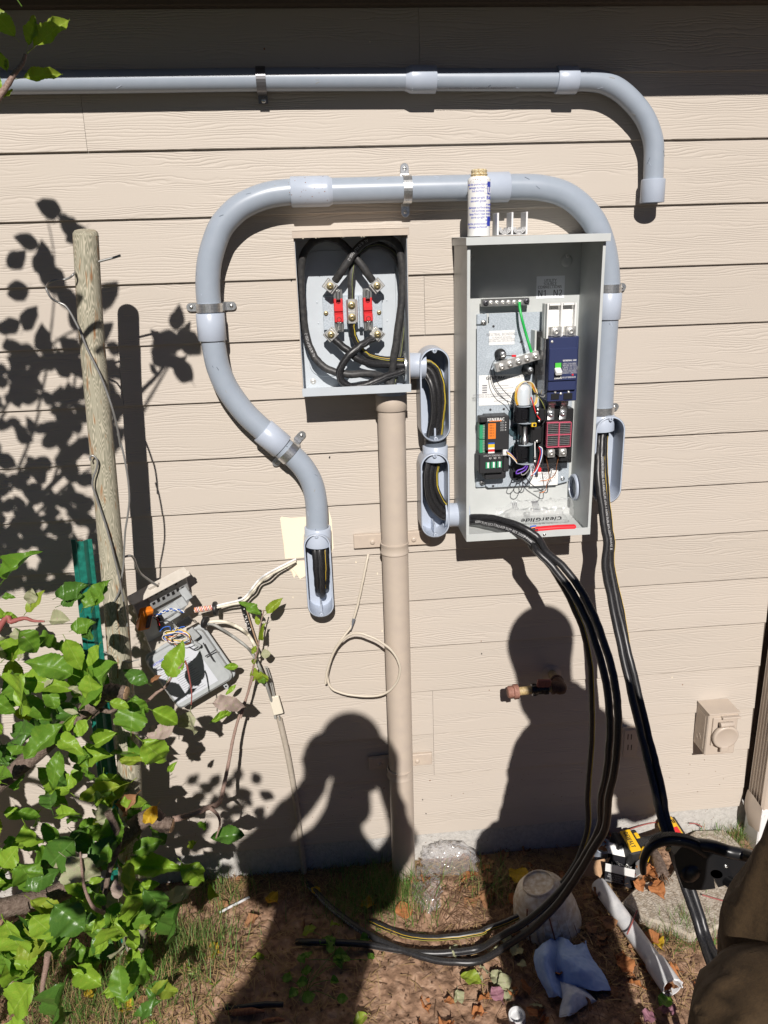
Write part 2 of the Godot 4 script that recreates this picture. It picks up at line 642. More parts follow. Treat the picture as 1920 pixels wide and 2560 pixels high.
func build_ground():
	hf.noise_type = FastNoiseLite.TYPE_SIMPLEX_SMOOTH
	hf.seed = 5
	hf.frequency = 1.0
	hf.fractal_octaves = 3
	var xs := []
	var zs := []
	for k in [-90.0, -40.0, -18.0, -9.0, -5.0, -3.2, -2.2]:
		xs.append(k)
	var x := -1.6
	while x < 1.7:
		xs.append(x)
		x += 0.0085
	for k in [2.2, 3.2, 5.0, 9.0, 18.0, 40.0, 90.0]:
		xs.append(k)
	for k in [-60.0, -20.0, -6.0, -1.5, -0.3]:
		zs.append(k)
	var z := -0.03
	while z < 0.95:
		zs.append(z)
		z += 0.0085
	for k in [1.1, 1.4, 1.8, 2.4, 3.2, 4.5, 7.0, 12.0, 25.0, 60.0, 110.0]:
		zs.append(k)
	var rows := []
	for zz in zs:
		var r := []
		for xx in xs:
			r.append(Vector3(xx, ground_h(xx, zz), zz))
		rows.append(r)
	var g := Geo.new()
	g.grid(rows, false, true)
	var m := part("ground", g, M.soil, self)
	tag(m, "bare reddish brown soil below the wall", "", "", "structure")
	rows = []
	for zz in [1.0, 1.2, 1.5, 1.8, 2.1, 2.4, 3.2, 4.5, 7.0, 12.0, 25.0, 60.0, 110.0]:
		var r := []
		for xx in [-90.0, -40.0, -18.0, -9.0, -5.0, -3.2, -2.2, -1.6, -1.0, -0.4, 0.2, 0.8, 1.4, 2.2, 3.2, 5.0, 9.0, 18.0, 40.0, 90.0]:
			r.append(Vector3(xx, ground_h(xx, zz) + (-0.02 if zz == 1.0 else 0.012), zz))
		rows.append(r)
	g = Geo.new()
	g.grid(rows, false, true)
	m = part("lawn", g, grainy(lin(0.045, 0.043, 0.03), lin(0.075, 0.07, 0.045), 0.9, 3.0, 44, 0.3), self)
	tag(m, "dry dull lawn behind the camera", "", "", "structure")

# ---------------------------------------------------------------- the house
const EX := 0.1524
const L0 := 2.0089
const WX0 := -3.4
const WX1 := 1.352

func board(g: Geo, x0: float, x1: float, yb: float, top: float, u0: float, sag := 0.0):
	# face leaning back from its lower edge (z = 0) to the one above that covers its top
	var th := 0.0085
	var zt := -0.0075 * (top - yb) / EX
	var vo := 0.08 + 0.27 * fposmod(u0 * 7.31, 1.0)
	var m := maxi(1, int((x1 - x0) / 0.4))
	var low := []
	var nose := []
	var upp := []
	var und := []
	for i in m + 1:
		var xx := lerpf(x0, x1, float(i) / m)
		var w := hf.get_noise_2d(xx * 1.7, yb * 31.0) * 0.0011
		low.append(Vector3(xx, yb + 0.0012 + w, 0.0))
		nose.append(Vector3(xx, yb + w, -0.0012))
		und.append(Vector3(xx, yb + w, -th))
		upp.append(Vector3(xx, top, zt))
	for i in m:
		var n := Vector3(0, 0.05, 1)
		var us := []
		for p in [low[i], low[i + 1], upp[i + 1], upp[i]]:
			us.append(Vector2((p.x - x0) / 1.2 + u0, vo + (top - p.y) / 0.6))
		g.face([low[i], low[i + 1], upp[i + 1], upp[i]], n, us)
		g.face([nose[i], nose[i + 1], low[i + 1], low[i]], Vector3(0, -1, 1))
		g.face([und[i], und[i + 1], nose[i + 1], nose[i]], Vector3.DOWN)
	for e in 2:
		var k: int = 0 if e == 0 else m
		g.face([low[k], upp[k], upp[k] - Vector3(0, 0, th), und[k]], Vector3(-1 if e == 0 else 1, 0, 0))

func build_house():
	var t := thing("house_wall", "tan lap sided house wall with wood grain boards under a dark eave", "wall", Vector3(0, 0, 0))
	var g := Geo.new()
	g.bx(Vector3((WX0 + 1.75) / 2, 1.4, -0.07), Vector3(1.75 - WX0, 2.8, 0.1), 0.0)
	part("sheathing", g, M.soffit, t)
	# joints where two boards of a row meet
	var cuts := {-3: [1.32], -2: [Vector3(0.2941, 2.3703, 0).x], -1: [Vector3(-0.5027, 2.2117, 0).x], 0: [-1.02], 1: [-1.2], 2: [Vector3(0.2986, 1.7829, 0).x], 3: [Vector3(-0.4969, 1.6306, 0).x], 4: [-1.4], 5: [-1.71], 6: [-0.9], 7: [-1.1], 8: [-1.3], 9: [-0.75], 10: [Vector3(0.3085, 0.5634, 0).x], 11: [Vector3(0.3095, 0.4043, 0).x], 12: [-0.8], 13: [-0.2]}
	for k in range(-3, 14):
		var yb := L0 - EX * k
		if k == 13:
			yb = 0.108
		var top := L0 - EX * (k - 1) + 0.006
		var xs := [WX0]
		var c: Array = cuts[k]
		xs.append_array(c)
		xs.append(WX1)
		for i in xs.size() - 1:
			g = Geo.new()
			board(g, xs[i] + 0.0004, xs[i + 1] - 0.0004, yb, top, rng.randf() * 3.0)
			part("siding_board", g, [M.siding, M.siding_b, M.siding_c][rng.randi() % 3], t)
	g = Geo.new()
	g.bx(Vector3(-0.8, -0.09, -0.03), Vector3(5.2, 0.42, 0.045), 0.003)
	part("foundation", g, M.concrete, t)
	g = Geo.new()
	g.bx(Vector3(-0.8, 2.54, 0.006), Vector3(5.2, 0.17, 0.03), 0.003)
	part("frieze_board", g, M.soffit, t)
	g = Geo.new()
	g.bx(Vector3(-0.8, 2.49, 0.155), Vector3(5.6, 0.012, 0.262), 0.001)
	part("soffit", g, M.soffit, t)
	g = Geo.new()
	g.bx(Vector3(-0.8, 2.56, 0.293), Vector3(5.6, 0.172, 0.02), 0.002)
	part("fascia", g, M.soffit, t)
	g = Geo.new()
	g.box(Transform3D(Basis(Vector3.RIGHT, 0.4), Vector3(-0.8, 3.05, -0.75)), Vector3(5.8, 0.03, 2.5), 0.002)
	part("roof", g, M.roofing, t)
	# bare primer left where an old fitting was taken off
	g = Geo.new()
	g.face(patch_on_wall([Vector3(-0.1153, 1.2171, 0), Vector3(-0.1116, 1.2227, 0), Vector3(-0.0843, 1.2175, 0), Vector3(-0.0431, 1.2186, 0), Vector3(-0.0503, 1.0993, 0), Vector3(-0.109, 1.0983, 0), Vector3(-0.1105, 1.1431, 0), Vector3(-0.1135, 1.1791, 0)]), Vector3(0, 0, 1))
	g.face(patch_on_wall([Vector3(-0.1054, 1.0859, 0), Vector3(-0.051, 1.0872, 0), Vector3(-0.0537, 1.0419, 0), Vector3(-0.0714, 1.0319, 0), Vector3(-0.0806, 1.0486, 0), Vector3(-0.0883, 1.0356, 0), Vector3(-0.0927, 1.0544, 0), Vector3(-0.1045, 1.065, 0)]), Vector3(0, 0, 1))
	g.face(patch_on_wall([Vector3(0.0212, 1.2347, 0), Vector3(0.0276, 1.206, 0), Vector3(0.0291, 1.1221, 0), Vector3(0.0189, 1.1008, 0)]), Vector3(0, 0, 1))
	part("primer_patch", g, M.primer, t)
	# dents, nail heads and scuffs
	for p in [Vector3(0.0307, 1.3841, 0), Vector3(0.0911, 1.0721, 0), Vector3(0.1592, 0.8502, 0), Vector3(-0.0949, 0.9776, 0), Vector3(0.0459, 0.9407, 0), Vector3(0.459, 0.7505, 0), Vector3(0.2962, 0.3099, 0), Vector3(0.4843, 0.6209, 0), Vector3(0.1766, 2.3852, 0), Vector3(-0.0705, 2.3717, 0), Vector3(0.149, 0.2972, 0), Vector3(-0.107, 0.2206, 0), Vector3(0.2715, 0.241, 0), Vector3(0.1515, 1.0337, 0), Vector3(0.8233, 2.2532, 0), Vector3(1.0685, 0.6172, 0), Vector3(1.1041, 0.5889, 0), Vector3(0.4562, 0.7949, 0), Vector3(-0.0421, 1.8524, 0), Vector3(0.032, 1.3857, 0), Vector3(0.2815, 0.1893, 0)]:
		g = Geo.new()
		var n := 7
		var pts := []
		for i in n:
			pts.append(Vector3(p.x + cos(TAU * i / n) * rng.randf_range(0.0008, 0.0026), p.y + sin(TAU * i / n) * rng.randf_range(0.0012, 0.004), face_z(p.y) + 0.001))
		g.face(pts, Vector3(0, 0, 1))
		part("scuff", g, [M.black, M.primer, M.rust][rng.randi() % 3], t)
	# soil splashed up on the foot of the wall
	var mud: Array[Transform3D] = []
	for k in 900:
		var y := 0.002 + 0.3 * pow(rng.randf(), 3.0)
		var s := rng.randf_range(0.0006, 0.002)
		mud.append(Transform3D(Basis(Vector3(0, 0, 1), rng.randf() * 3.0).scaled(Vector3(s, s * 0.8, 0.0004)), Vector3(rng.randf_range(-1.1, 1.34), y, -0.007 if y < 0.106 else face_z(y) + 0.0006)))
	g = Geo.new()
	g.lathe(Vector3.ZERO, Vector3(0, 0, 1), [Vector2(1, 0), Vector2(0.7, 0.7), Vector2(0.0001, 1)], 6, false, false)
	tag(swarm("mud_specks", g.done(), M.clod, mud, t), "", "", "", "stuff")

func patch_on_wall(pts: Array) -> Array:
	var o := []
	for p in pts:
		o.append(Vector3(p.x, p.y, face_z(p.y) + 0.0009))
	return o

# z of the siding's face at a height
func face_z(y: float) -> float:
	var k := fposmod(y - L0, EX)
	return -0.0075 * k / EX

func screw(parent: Node3D, at: Vector3, dir: Vector3, r: float, m: Material = null):
	var g := Geo.new()
	g.lathe(at, dir, [Vector2(r, 0), Vector2(r * 0.96, r * 0.25), Vector2(r * 0.7, r * 0.52), Vector2(r * 0.3, r * 0.6), Vector2(r * 0.28, r * 0.3), Vector2(0.0001, r * 0.3)], 12, false, false)
	return part("screw", g, m if m else M.steel, parent)

func pipe_piece(called: String, pts: Array, r: float, t: Node3D, m: Material, per := 8, sides := 24):
	var g := Geo.new()
	var c := curve(pts, per)
	g.tube(c, r, sides)
	var o = part(called, g, m, t)
	if m == M.pvc:
		# scuffs and scratches from handling
		for k in 7:
			var i := 1 + rng.randi() % (c.size() - 2)
			var tg: Vector3 = (c[i + 1] - c[i - 1]).normalized()
			var sd := tg.cross(Vector3(0, 0, 1)).normalized()
			var an := rng.randf_range(-1.1, 1.1)
			var n := sd * sin(an) + Vector3(0, 0, 1) * cos(an)
			n = (n - tg * n.dot(tg)).normalized()
			var s := Geo.new()
			s.box(Transform3D(Basis(n, rng.randf_range(-0.7, 0.7)) * Basis(tg, n.cross(tg), n), c[i] + n * (r - 0.0001)), Vector3(rng.randf_range(0.003, 0.016), rng.randf_range(0.0006, 0.0018), 0.0006), 0.0002)
			part("scuff", s, [M.pvc_dark, M.pvc_light, M.grey_wire][k % 3], o)
	return o

# a sleeve over a pipe from a to b; «bell» adds the tapering neck beyond b
func coupling(t: Node3D, a: Vector3, b: Vector3, r: float, rp: float, bell := 0.0, m: Material = null):
	var g := Geo.new()
	var l := a.distance_to(b)
	var p := [Vector2(rp, 0.0), Vector2(r - 0.0012, 0.0), Vector2(r, 0.0014), Vector2(r, l - 0.0014)]
	if bell > 0.0:
		p.append_array([Vector2(lerpf(r, rp, 0.1), l + bell * 0.25), Vector2(lerpf(r, rp, 0.75), l + bell * 0.75), Vector2(rp + 0.0002, l + bell)])
	else:
		p.append_array([Vector2(r - 0.0012, l), Vector2(rp, l)])
	g.lathe(a, b - a, p, 28, false, false)
	return part("coupling", g, m if m else M.pvc_light, t)

# a two-legged clamp over a pipe; «along» is the pipe's direction in the wall
func strap(c: Vector3, along: Vector3, r: float, label: String, feet := [true, true]):
	var zc := c.z
	var t := thing("pipe_strap", label, "pipe strap", Vector3(c.x, c.y, 0), "zinc straps holding the grey conduit to the wall")
	var w := 0.021
	var z := along.normalized()
	var x := z.cross(Vector3(0, 0, 1)).normalized() * -1.0
	var xf := Transform3D(Basis(x, Vector3(0, 0, 1), z), Vector3(c.x, c.y, 0) - z * w / 2)
	if xf.basis.determinant() < 0.0:
		xf.basis = Basis(-x, Vector3(0, 0, 1), z)
	var o := []
	var inn := []
	var th := 0.0018
	o.append(Vector2(-r - 0.008, 0.002 + th))
	inn.append(Vector2(-r - 0.008, 0.002))
	for k in 17:
		var a := PI - PI * k / 16
		o.append(Vector2(cos(a) * (r + 0.001 + th), zc + sin(a) * (r + 0.001 + th)))
		inn.append(Vector2(cos(a) * (r + 0.001), zc + sin(a) * (r + 0.001)))
	o.append(Vector2(r + 0.008, 0.002 + th))
	inn.append(Vector2(r + 0.008, 0.002))
	o.insert(1, Vector2(-r - 0.001 - th, 0.004 + th))
	inn.insert(1, Vector2(-r - 0.001, 0.004))
	o.insert(o.size() - 1, Vector2(r + 0.001 + th, 0.004 + th))
	inn.insert(inn.size() - 1, Vector2(r + 0.001, 0.004))
	inn.reverse()
	o.append_array(inn)
	var g := Geo.new()
	g.prism(o, xf, w)
	part("band", g, M.zinc, t)
	for s in 2:
		if not feet[s]:
			continue
		var e := -1.0 if s == 0 else 1.0
		g = Geo.new()
		var ax := xf.basis.x * e
		var f := []
		f.append_array([Vector2(r + 0.004, -w / 2), Vector2(r + 0.02, -w / 2)])
		for k in 9:
			var a := -PI / 2 + PI * k / 8
			f.append(Vector2(r + 0.022 + cos(a) * w / 2, sin(a) * w / 2))
		f.append_array([Vector2(r + 0.02, w / 2), Vector2(r + 0.004, w / 2)])
		g.prism(f, Transform3D(Basis(ax, Vector3(0, 0, 1).cross(ax), Vector3(0, 0, 1)), Vector3(c.x, c.y, 0.0012)), 0.0028, 0.0006)
		var ft = part("foot", g, M.zinc, t)
		screw(ft, Vector3(c.x, c.y, 0.004) + ax * (r + 0.02), Vector3(0, 0, 1), 0.0048)

# an oval access fitting, open in front; «tilt» turns it in the plane of the wall
func conduit_body(t: Node3D, c: Vector3, w: float, h: float, zb: float, zf: float, tilt: float, m: Material = null, lower_ribs := true):
	if m == null:
		m = M.pvc_light
	var xf := Transform3D(Basis(Vector3(0, 0, 1), tilt), Vector3(c.x, c.y, 0))
	var out := rrect(w, h, w / 2 - 0.0005, Vector2.ZERO, 10)
	var th := 0.0042
	var inn := rrect(w - th * 2, h - th * 2, w / 2 - th - 0.0005, Vector2.ZERO, 10)
	var mm := out.size()
	var rows := []
	for pr in [[0.006, zb, 0], [0.0, zb + 0.006, 0], [0.0, zf - 0.0015, 0], [0.0012, zf, 0]]:
		var r := []
		for i in mm:
			var p: Vector2 = out[i] * (1.0 - pr[0] / (w / 2))
			r.append(xf * Vector3(p.x, p.y, pr[1]))
		rows.append(r)
	var g := Geo.new()
	g.grid(rows, true)
	var inr := []
	for zz in [zf, zb + 0.005]:
		var r := []
		for i in mm:
			r.append(xf * Vector3(inn[i].x, inn[i].y, zz))
		inr.append(r)
	for i in mm:
		var j := (i + 1) % mm
		g.face([rows[3][i], rows[3][j], inr[0][j], inr[0][i]], Vector3(0, 0, 1))
		var cc: Vector3 = xf * Vector3(0, 0, (zf + zb) / 2)
		var md: Vector3 = (inr[0][i] + inr[1][j]) / 2
		var hint := cc - md
		hint.z = 0
		if absf((xf.basis.inverse() * (md - cc)).y) < h / 2 - w / 2:
			hint = -(xf.basis.x) * signf((xf.basis.inverse() * (md - cc)).x)
		g.face([inr[0][i], inr[0][j], inr[1][j], inr[1][i]], hint)
	var fl := []
	for i in mm:
		fl.append(Vector2(inn[i].x, inn[i].y))
	g.prism(fl, xf * Transform3D(Basis(), Vector3(0, 0, zb + 0.001)), 0.004)
	var b = part("conduit_body", g, m, t)
	# two ears with screw holes, one at each end of the opening
	for s in [-1.0, 1.0]:
		g = Geo.new()
		var p: Vector3 = xf * Vector3(0, s * (h / 2 - th - 0.004), 0)
		p.z = zf
		g.lathe(p - Vector3(0, 0, 0.012), Vector3(0, 0, 1), [Vector2(0.0055, 0), Vector2(0.0055, 0.0115), Vector2(0.0048, 0.012), Vector2(0.0024, 0.012), Vector2(0.0022, 0.007), Vector2(0.0001, 0.007)], 12, false, false)
		if s < 0.0 and lower_ribs:
			g.box(Transform3D(xf.basis, xf * Vector3(0, s * (h / 2 - 0.02), (zb + zf) / 2 - 0.004)), Vector3(0.005, 0.028, zf - zb - 0.02), 0.001)
		else:
			g.box(Transform3D(xf.basis, xf * Vector3(0, s * (h / 2 - 0.006), zf - 0.007)), Vector3(0.02, 0.004, 0.009), 0.001)
		part("cover_lug", g, m, b)
	return b

func hub(t: Node3D, a: Vector3, b: Vector3, r: float, m: Material = null):
	var g := Geo.new()
	var l := a.distance_to(b)
	g.lathe(a, b - a, [Vector2(r - 0.006, 0.0), Vector2(r - 0.001, 0.0), Vector2(r, 0.001), Vector2(r, l)], 26, false, false)
	return part("hub", g, m if m else M.pvc_light, t)

func build_conduits():
	# the run under the eave
	var t := thing("eave_conduit", "long straight grey plastic conduit under the eave with a downturned elbow at its right end", "conduit", Vector3(0.2892, 2.3045, 0))
	var r := 0.0245
	pipe_piece("pipe", xyz([-1.4235, 2.3059, 0.036, -0.9243, 2.3036, 0.036, -0.4011, 2.3016, 0.036, -0.0833, 2.3014, 0.036, 0.2795, 2.2974, 0.036]), r, t, M.pvc, 3)
	pipe_piece("pipe", xyz([0.2795, 2.2974, 0.036, 0.4514, 2.2945, 0.036, 0.6407, 2.2918, 0.036]), r, t, M.pvc, 3)
	pipe_piece("elbow", xyz([0.6407, 2.2918, 0.036, 0.6711, 2.2914, 0.036, 0.6976, 2.2907, 0.036, 0.7364, 2.2847, 0.036, 0.7741, 2.2678, 0.036, 0.8074, 2.243, 0.036, 0.837, 2.2128, 0.036, 0.8566, 2.1805, 0.036, 0.8684, 2.1471, 0.036, 0.8719, 2.1098, 0.036, 0.874, 2.0638, 0.036, 0.8733, 2.0471, 0.036]), r, t, M.pvc, 6)
	coupling(t, Vector3(0.326, 2.2969, 0.036), Vector3(0.2691, 2.2976, 0.036), 0.0302, r, 0.016, M.pvc_light)
	coupling(t, Vector3(0.6162, 2.2921, 0.036), Vector3(0.6672, 2.2911, 0.036), 0.0302, r)
	var g := Geo.new()
	var a := Vector3(0.8742, 2.0675, 0.036)
	var b := Vector3(0.8745, 2.0124, 0.036)
	var l := a.distance_to(b)
	g.lathe(a, b - a, [Vector2(r, 0), Vector2(0.0282, 0), Vector2(0.0295, 0.0012), Vector2(0.0298, l - 0.001), Vector2(0.029, l), Vector2(0.0255, l), Vector2(0.025, l * 0.45), Vector2(0.0001, l * 0.44)], 28, false, false)
	part("coupling", g, M.pvc_light, t)
	var px0 := a.x
	var print_at := func(p: Vector3) -> Vector3:
		var x := p.x + Vector3(0.4659, 2.2939, 0.036).x
		var an := -0.95 + p.y / (r + 0.0003)
		return Vector3(x, Vector3(0.4659, 2.2941, 0.036).y + sin(an) * (r + 0.0002 + p.z), 0.036 + cos(an) * (r + 0.0002 + p.z))
	lettering("RIGID NONMETALLIC CONDUIT ABOVEGROUND AND UNDERGROUND", 0.0065, M.grey_ink, t, Transform3D(), false, print_at, 0.27)
	# the single-hole strap on it, a dark band and one screw below
	var s := thing("pipe_strap", "dark grey one-screw strap over the conduit under the eave", "pipe strap", Vector3(-0.0829, 2.3081, 0))
	var c := Vector3(-0.0814, 2.3014, 0.036)
	g = Geo.new()
	var path := []
	for k in 15:
		var an := PI * 0.62 - k * (PI * 1.12) / 14
		path.append(Vector2(sin(an), cos(an)))
	var o := []
	var inn := []
	for k in 15:
		var an := deg_to_rad(105.0 - k * 14.0)
		o.append(Vector2(sin(an) * (r + 0.0032), 0.036 + cos(an) * (r + 0.0032)))
		inn.append(Vector2(sin(an) * (r + 0.001), 0.036 + cos(an) * (r + 0.001)))
	for q in [Vector2(-r - 0.004, 0.006), Vector2(-r - 0.021, 0.0045)]:
		o.append(q + Vector2(0, 0.002))
		inn.append(q)
	inn.reverse()
	o.append_array(inn)
	g.prism(o, Transform3D(Basis(Vector3(0, 1, 0), Vector3(0, 0, 1), Vector3(1, 0, 0)), Vector3(c.x - 0.011, c.y, 0)), 0.022)
	part("band", g, mat(lin(0.16, 0.16, 0.17), 0.4, 0.6), s)
	screw(s, Vector3(c.x + 0.001, c.y - r - 0.014, 0.0062), Vector3(0, 0, 1), 0.0062, M.steel)

	# the big loop
	t = thing("looped_conduit", "thick grey conduit looping over the meter box to an open oval fitting lower left", "conduit", Vector3(-0.0145, 1.1729, 0))
	r = 0.0302
	var z := 0.0
	pipe_piece("elbow", xyz([-0.0152, 1.1702, 0.042, -0.0122, 1.2341, 0.042, -0.0131, 1.2857, 0.042, -0.0213, 1.3314, 0.042, -0.0393, 1.3703, 0.042, -0.061, 1.399, 0.042, -0.0839, 1.421, 0.042, -0.1085, 1.4462, 0.042]), r, t, M.pvc)
	pipe_piece("elbow", xyz([-0.1085, 1.4462, 0.042, -0.1385, 1.4783, 0.042, -0.1777, 1.5211, 0.042, -0.206, 1.5623, 0.042, -0.2261, 1.6004, 0.042, -0.2387, 1.6398, 0.042, -0.2439, 1.6693, 0.042, -0.2466, 1.7044, 0.042, -0.248, 1.7214, 0.042, -0.2481, 1.7509, 0.042]), r, t, M.pvc)
	pipe_piece("elbow", xyz([-0.2481, 1.7509, 0.042, -0.2473, 1.784, 0.042, -0.2484, 1.8236, 0.042, -0.2459, 1.8597, 0.042, -0.2401, 1.8944, 0.042, -0.2315, 1.923, 0.042, -0.2167, 1.9577, 0.042, -0.2017, 1.9838, 0.042, -0.1785, 2.0077, 0.042, -0.151, 2.0278, 0.042, -0.1134, 2.0439, 0.042, -0.0745, 2.0538, 0.042, -0.0292, 2.0581, 0.042, 0.0025, 2.0579, 0.042]), r, t, M.pvc)
	pipe_piece("pipe", xyz([0.0025, 2.0579, 0.042, 0.0612, 2.0578, 0.042, 0.2521, 2.058, 0.042, 0.4429, 2.0575, 0.042]), r, t, M.pvc, 3)
	pipe_piece("elbow", xyz([0.4429, 2.0575, 0.042, 0.5049, 2.0572, 0.042, 0.5431, 2.0564, 0.042, 0.5875, 2.0531, 0.042, 0.6417, 2.039, 0.042, 0.6879, 2.01, 0.042, 0.7283, 1.9657, 0.042, 0.7545, 1.9076, 0.042, 0.7692, 1.8388, 0.042, 0.7734, 1.7788, 0.042]), r, t, M.pvc)
	pipe_piece("pipe", xyz([0.7734, 1.7788, 0.042, 0.7727, 1.7282, 0.042, 0.7722, 1.6559, 0.042, 0.7718, 1.5607, 0.042, 0.7731, 1.4626, 0.042]), r, t, M.pvc)
	coupling(t, Vector3(-0.0931, 1.4324, 0.042), Vector3(-0.1406, 1.479, 0.042), 0.0352, r)
	coupling(t, Vector3(-0.2479, 1.7821, 0.042), Vector3(-0.2486, 1.7154, 0.042), 0.0355, r)
	coupling(t, Vector3(-0.0292, 2.0581, 0.042), Vector3(0.0583, 2.0579, 0.042), 0.0352, r, 0.012)
	coupling(t, Vector3(0.5039, 2.0573, 0.042), Vector3(0.418, 2.0577, 0.042), 0.0352, r, 0.012)
	coupling(t, Vector3(0.7728, 1.7969, 0.042), Vector3(0.772, 1.7302, 0.042), 0.0352, r)
	hub(t, Vector3(-0.0123, 1.2028, 0.042), Vector3(-0.0139, 1.1501, 0.042), 0.0365)
	conduit_body(t, Vector3(-0.0162, 1.0712, 0.078), 0.0735, 0.25, 0.004, 0.081, 0.004)
	hub(t, Vector3(0.7727, 1.478, 0.042), Vector3(0.7747, 1.4347, 0.042), 0.0345)
	conduit_body(t, Vector3(0.7863, 1.3564, 0.078), 0.082, 0.246, 0.004, 0.081, 0.0)

	for k in 22:
		var gg := Geo.new()
		var an := rng.randf_range(-0.9, 1.2)
		var q := Vector3(0.0121, 2.058, 0.042) + Vector3(rng.randf_range(-0.05, 0.045), sin(an) * 0.0353, cos(an) * 0.0353)
		gg.lathe(q, Vector3(0, sin(an), cos(an)), [Vector2(rng.randf_range(0.0005, 0.0014), 0), Vector2(0.0001, 0.0005)], 5, false, false)
		part("dirt_speck", gg, M.rust, t)
	strap(Vector3(0.2521, 2.058, 0.042), Vector3(1, 0, 0), r, "shiny two-screw strap across the top of the looped conduit")
	strap(Vector3(-0.2477, 1.7957, 0.042), Vector3(0, 1, 0), r, "two-screw strap on the left upright of the looped conduit")
	strap(Vector3(-0.0773, 1.4168, 0.042), Vector3(-0.061, 1.399, 0.042) - Vector3(-0.0936, 1.4324, 0.042), r, "slanting two-screw strap on the lower left bend of the looped conduit")
	strap(Vector3(0.7721, 1.8079, 0.042), Vector3(0, 1, 0), r, "upper strap on the looped conduit behind the right transfer box")
	strap(Vector3(0.7732, 1.489, 0.042), Vector3(0, 1, 0), r, "lower strap just above the open oval fitting right of the transfer box")

	# two oval fittings between the boxes
	t = thing("upper_conduit_fitting", "upper open grey oval fitting joined to the right side of the meter box", "conduit fitting", Vector3(0.3248, 1.4144, 0))
	conduit_body(t, Vector3(0.3117, 1.5558, 0.078), 0.0785, 0.246, 0.004, 0.081, 0.006)
	hub(t, Vector3(0.2444, 1.6312, 0.042), Vector3(0.2906, 1.6293, 0.042), 0.0335)
	g = Geo.new()
	g.tube([Vector3(0.3163, 1.4465, 0.042), Vector3(0.3163, 1.3857, 0.042)], 0.0292, 24)
	part("nipple", g, M.pvc_dark, t)
	t = thing("lower_conduit_fitting", "lower open grey oval fitting joined to the left side of the transfer box", "conduit fitting", Vector3(0.3223, 1.13, 0))
	conduit_body(t, Vector3(0.3092, 1.2837, 0.078), 0.0785, 0.24, 0.004, 0.081, 0.0)
	hub(t, Vector3(0.316, 1.4157, 0.042), Vector3(0.3157, 1.3746, 0.042), 0.034)
	hub(t, Vector3(0.4064, 1.2124, 0.042), Vector3(0.3389, 1.2164, 0.042), 0.0335)

	# the tan painted riser under the meter box
	t = thing("painted_riser", "straight tan painted riser pipe from the soil up into the meter box", "pipe", Vector3(0.1974, 0.0093, 0.05))
	r = 0.0368
	pipe_piece("pipe", xyz([0.1998, 1.5345, 0.05, 0.199, 1.4897, 0.05, 0.199, 0.9714, 0.05, 0.1995, 0.3483, 0.05, 0.1999, -0.1195, 0.05]), r, t, M.tan_smooth, 3, 28)
	coupling(t, Vector3(0.1996, 1.5609, 0.05), Vector3(0.1996, 1.5196, 0.05), 0.0415, r, 0.0, M.tan_smooth)
	g = Geo.new()
	g.lathe(Vector3(0.1998, 1.5609, 0.05), Vector3.UP, [Vector2(0.04, -0.006), Vector2(0.04, 0.016), Vector2(0.034, 0.024), Vector2(0.03, 0.024), Vector2(0.029, 0.0)], 12, false, false)
	part("locknut", g, M.pvc_light, t)
	# strut bars with clamps round it
	for k in 2:
		var cc: Vector3 = [Vector3(0.198, 1.1347, 0.05), Vector3(0.196, 0.3969, 0.05)][k]
		var st := thing("pipe_clamp", ["tan painted strut bar and clamp halfway up the riser pipe", "tan painted strut bar and clamp on the riser near the ground"][k], "pipe clamp", Vector3(cc.x, cc.y, 0), "painted clamps on the riser")
		var wx: float = [0.108, 0.1][k]
		g = Geo.new()
		g.bx(Vector3(cc.x + [-0.004, 0.006][k], cc.y + 0.006, 0.0065), Vector3(wx * 2, 0.041, 0.013), 0.002)
		part("strut_bar", g, M.tan, st)
		g = Geo.new()
		g.lathe(cc + Vector3(0, -0.017, 0), Vector3.UP, [Vector2(r, 0), Vector2(r + 0.003, 0.0005), Vector2(r + 0.0035, 0.003), Vector2(r + 0.0018, 0.006), Vector2(r + 0.0018, 0.025), Vector2(r + 0.0035, 0.028), Vector2(r + 0.003, 0.031), Vector2(r, 0.0315)], 28, false, false)
		part("clamp_ring", g, M.tan_smooth, st)
		for e in [-1.0, 1.0]:
			screw(st, Vector3(cc.x + e * (r + 0.022), cc.y + 0.003, 0.013), Vector3(0, 0, 1), 0.0075, M.tan_smooth)

func slab(g: Geo, a: Vector3, b: Vector3, zb: float, bev := 0.001):
	g.bx(Vector3((a.x + b.x) / 2, (a.y + b.y) / 2, (a.z + zb) / 2), Vector3(absf(b.x - a.x), absf(a.y - b.y), absf(a.z - zb)), bev)

func block(called: String, a: Vector3, b: Vector3, zb: float, m: Material, t: Node3D, bev := 0.001) -> MeshInstance3D:
	var g := Geo.new()
	slab(g, a, b, zb, bev)
	return part(called, g, m, t)

func wire(called: String, pts: Array, r: float, m: Material, t: Node3D, per := 6, sides := 7):
	var g := Geo.new()
	g.tube(curve(pts, per), r, sides)
	return part(called, g, m, t)

func bolt(called: String, at: Vector3, r: float, m: Material, t: Node3D, h := 0.5):
	var g := Geo.new()
	g.lathe(at, Vector3(0, 0, 1), [Vector2(r * 1.35, 0), Vector2(r * 1.35, r * 0.12), Vector2(r, r * 0.16), Vector2(r, r * h), Vector2(r * 0.8, r * (h + 0.18)), Vector2(r * 0.45, r * (h + 0.18)), Vector2(r * 0.42, r * 0.2), Vector2(0.0001, r * 0.2)], 14, false, false)
	return part(called, g, m, t)

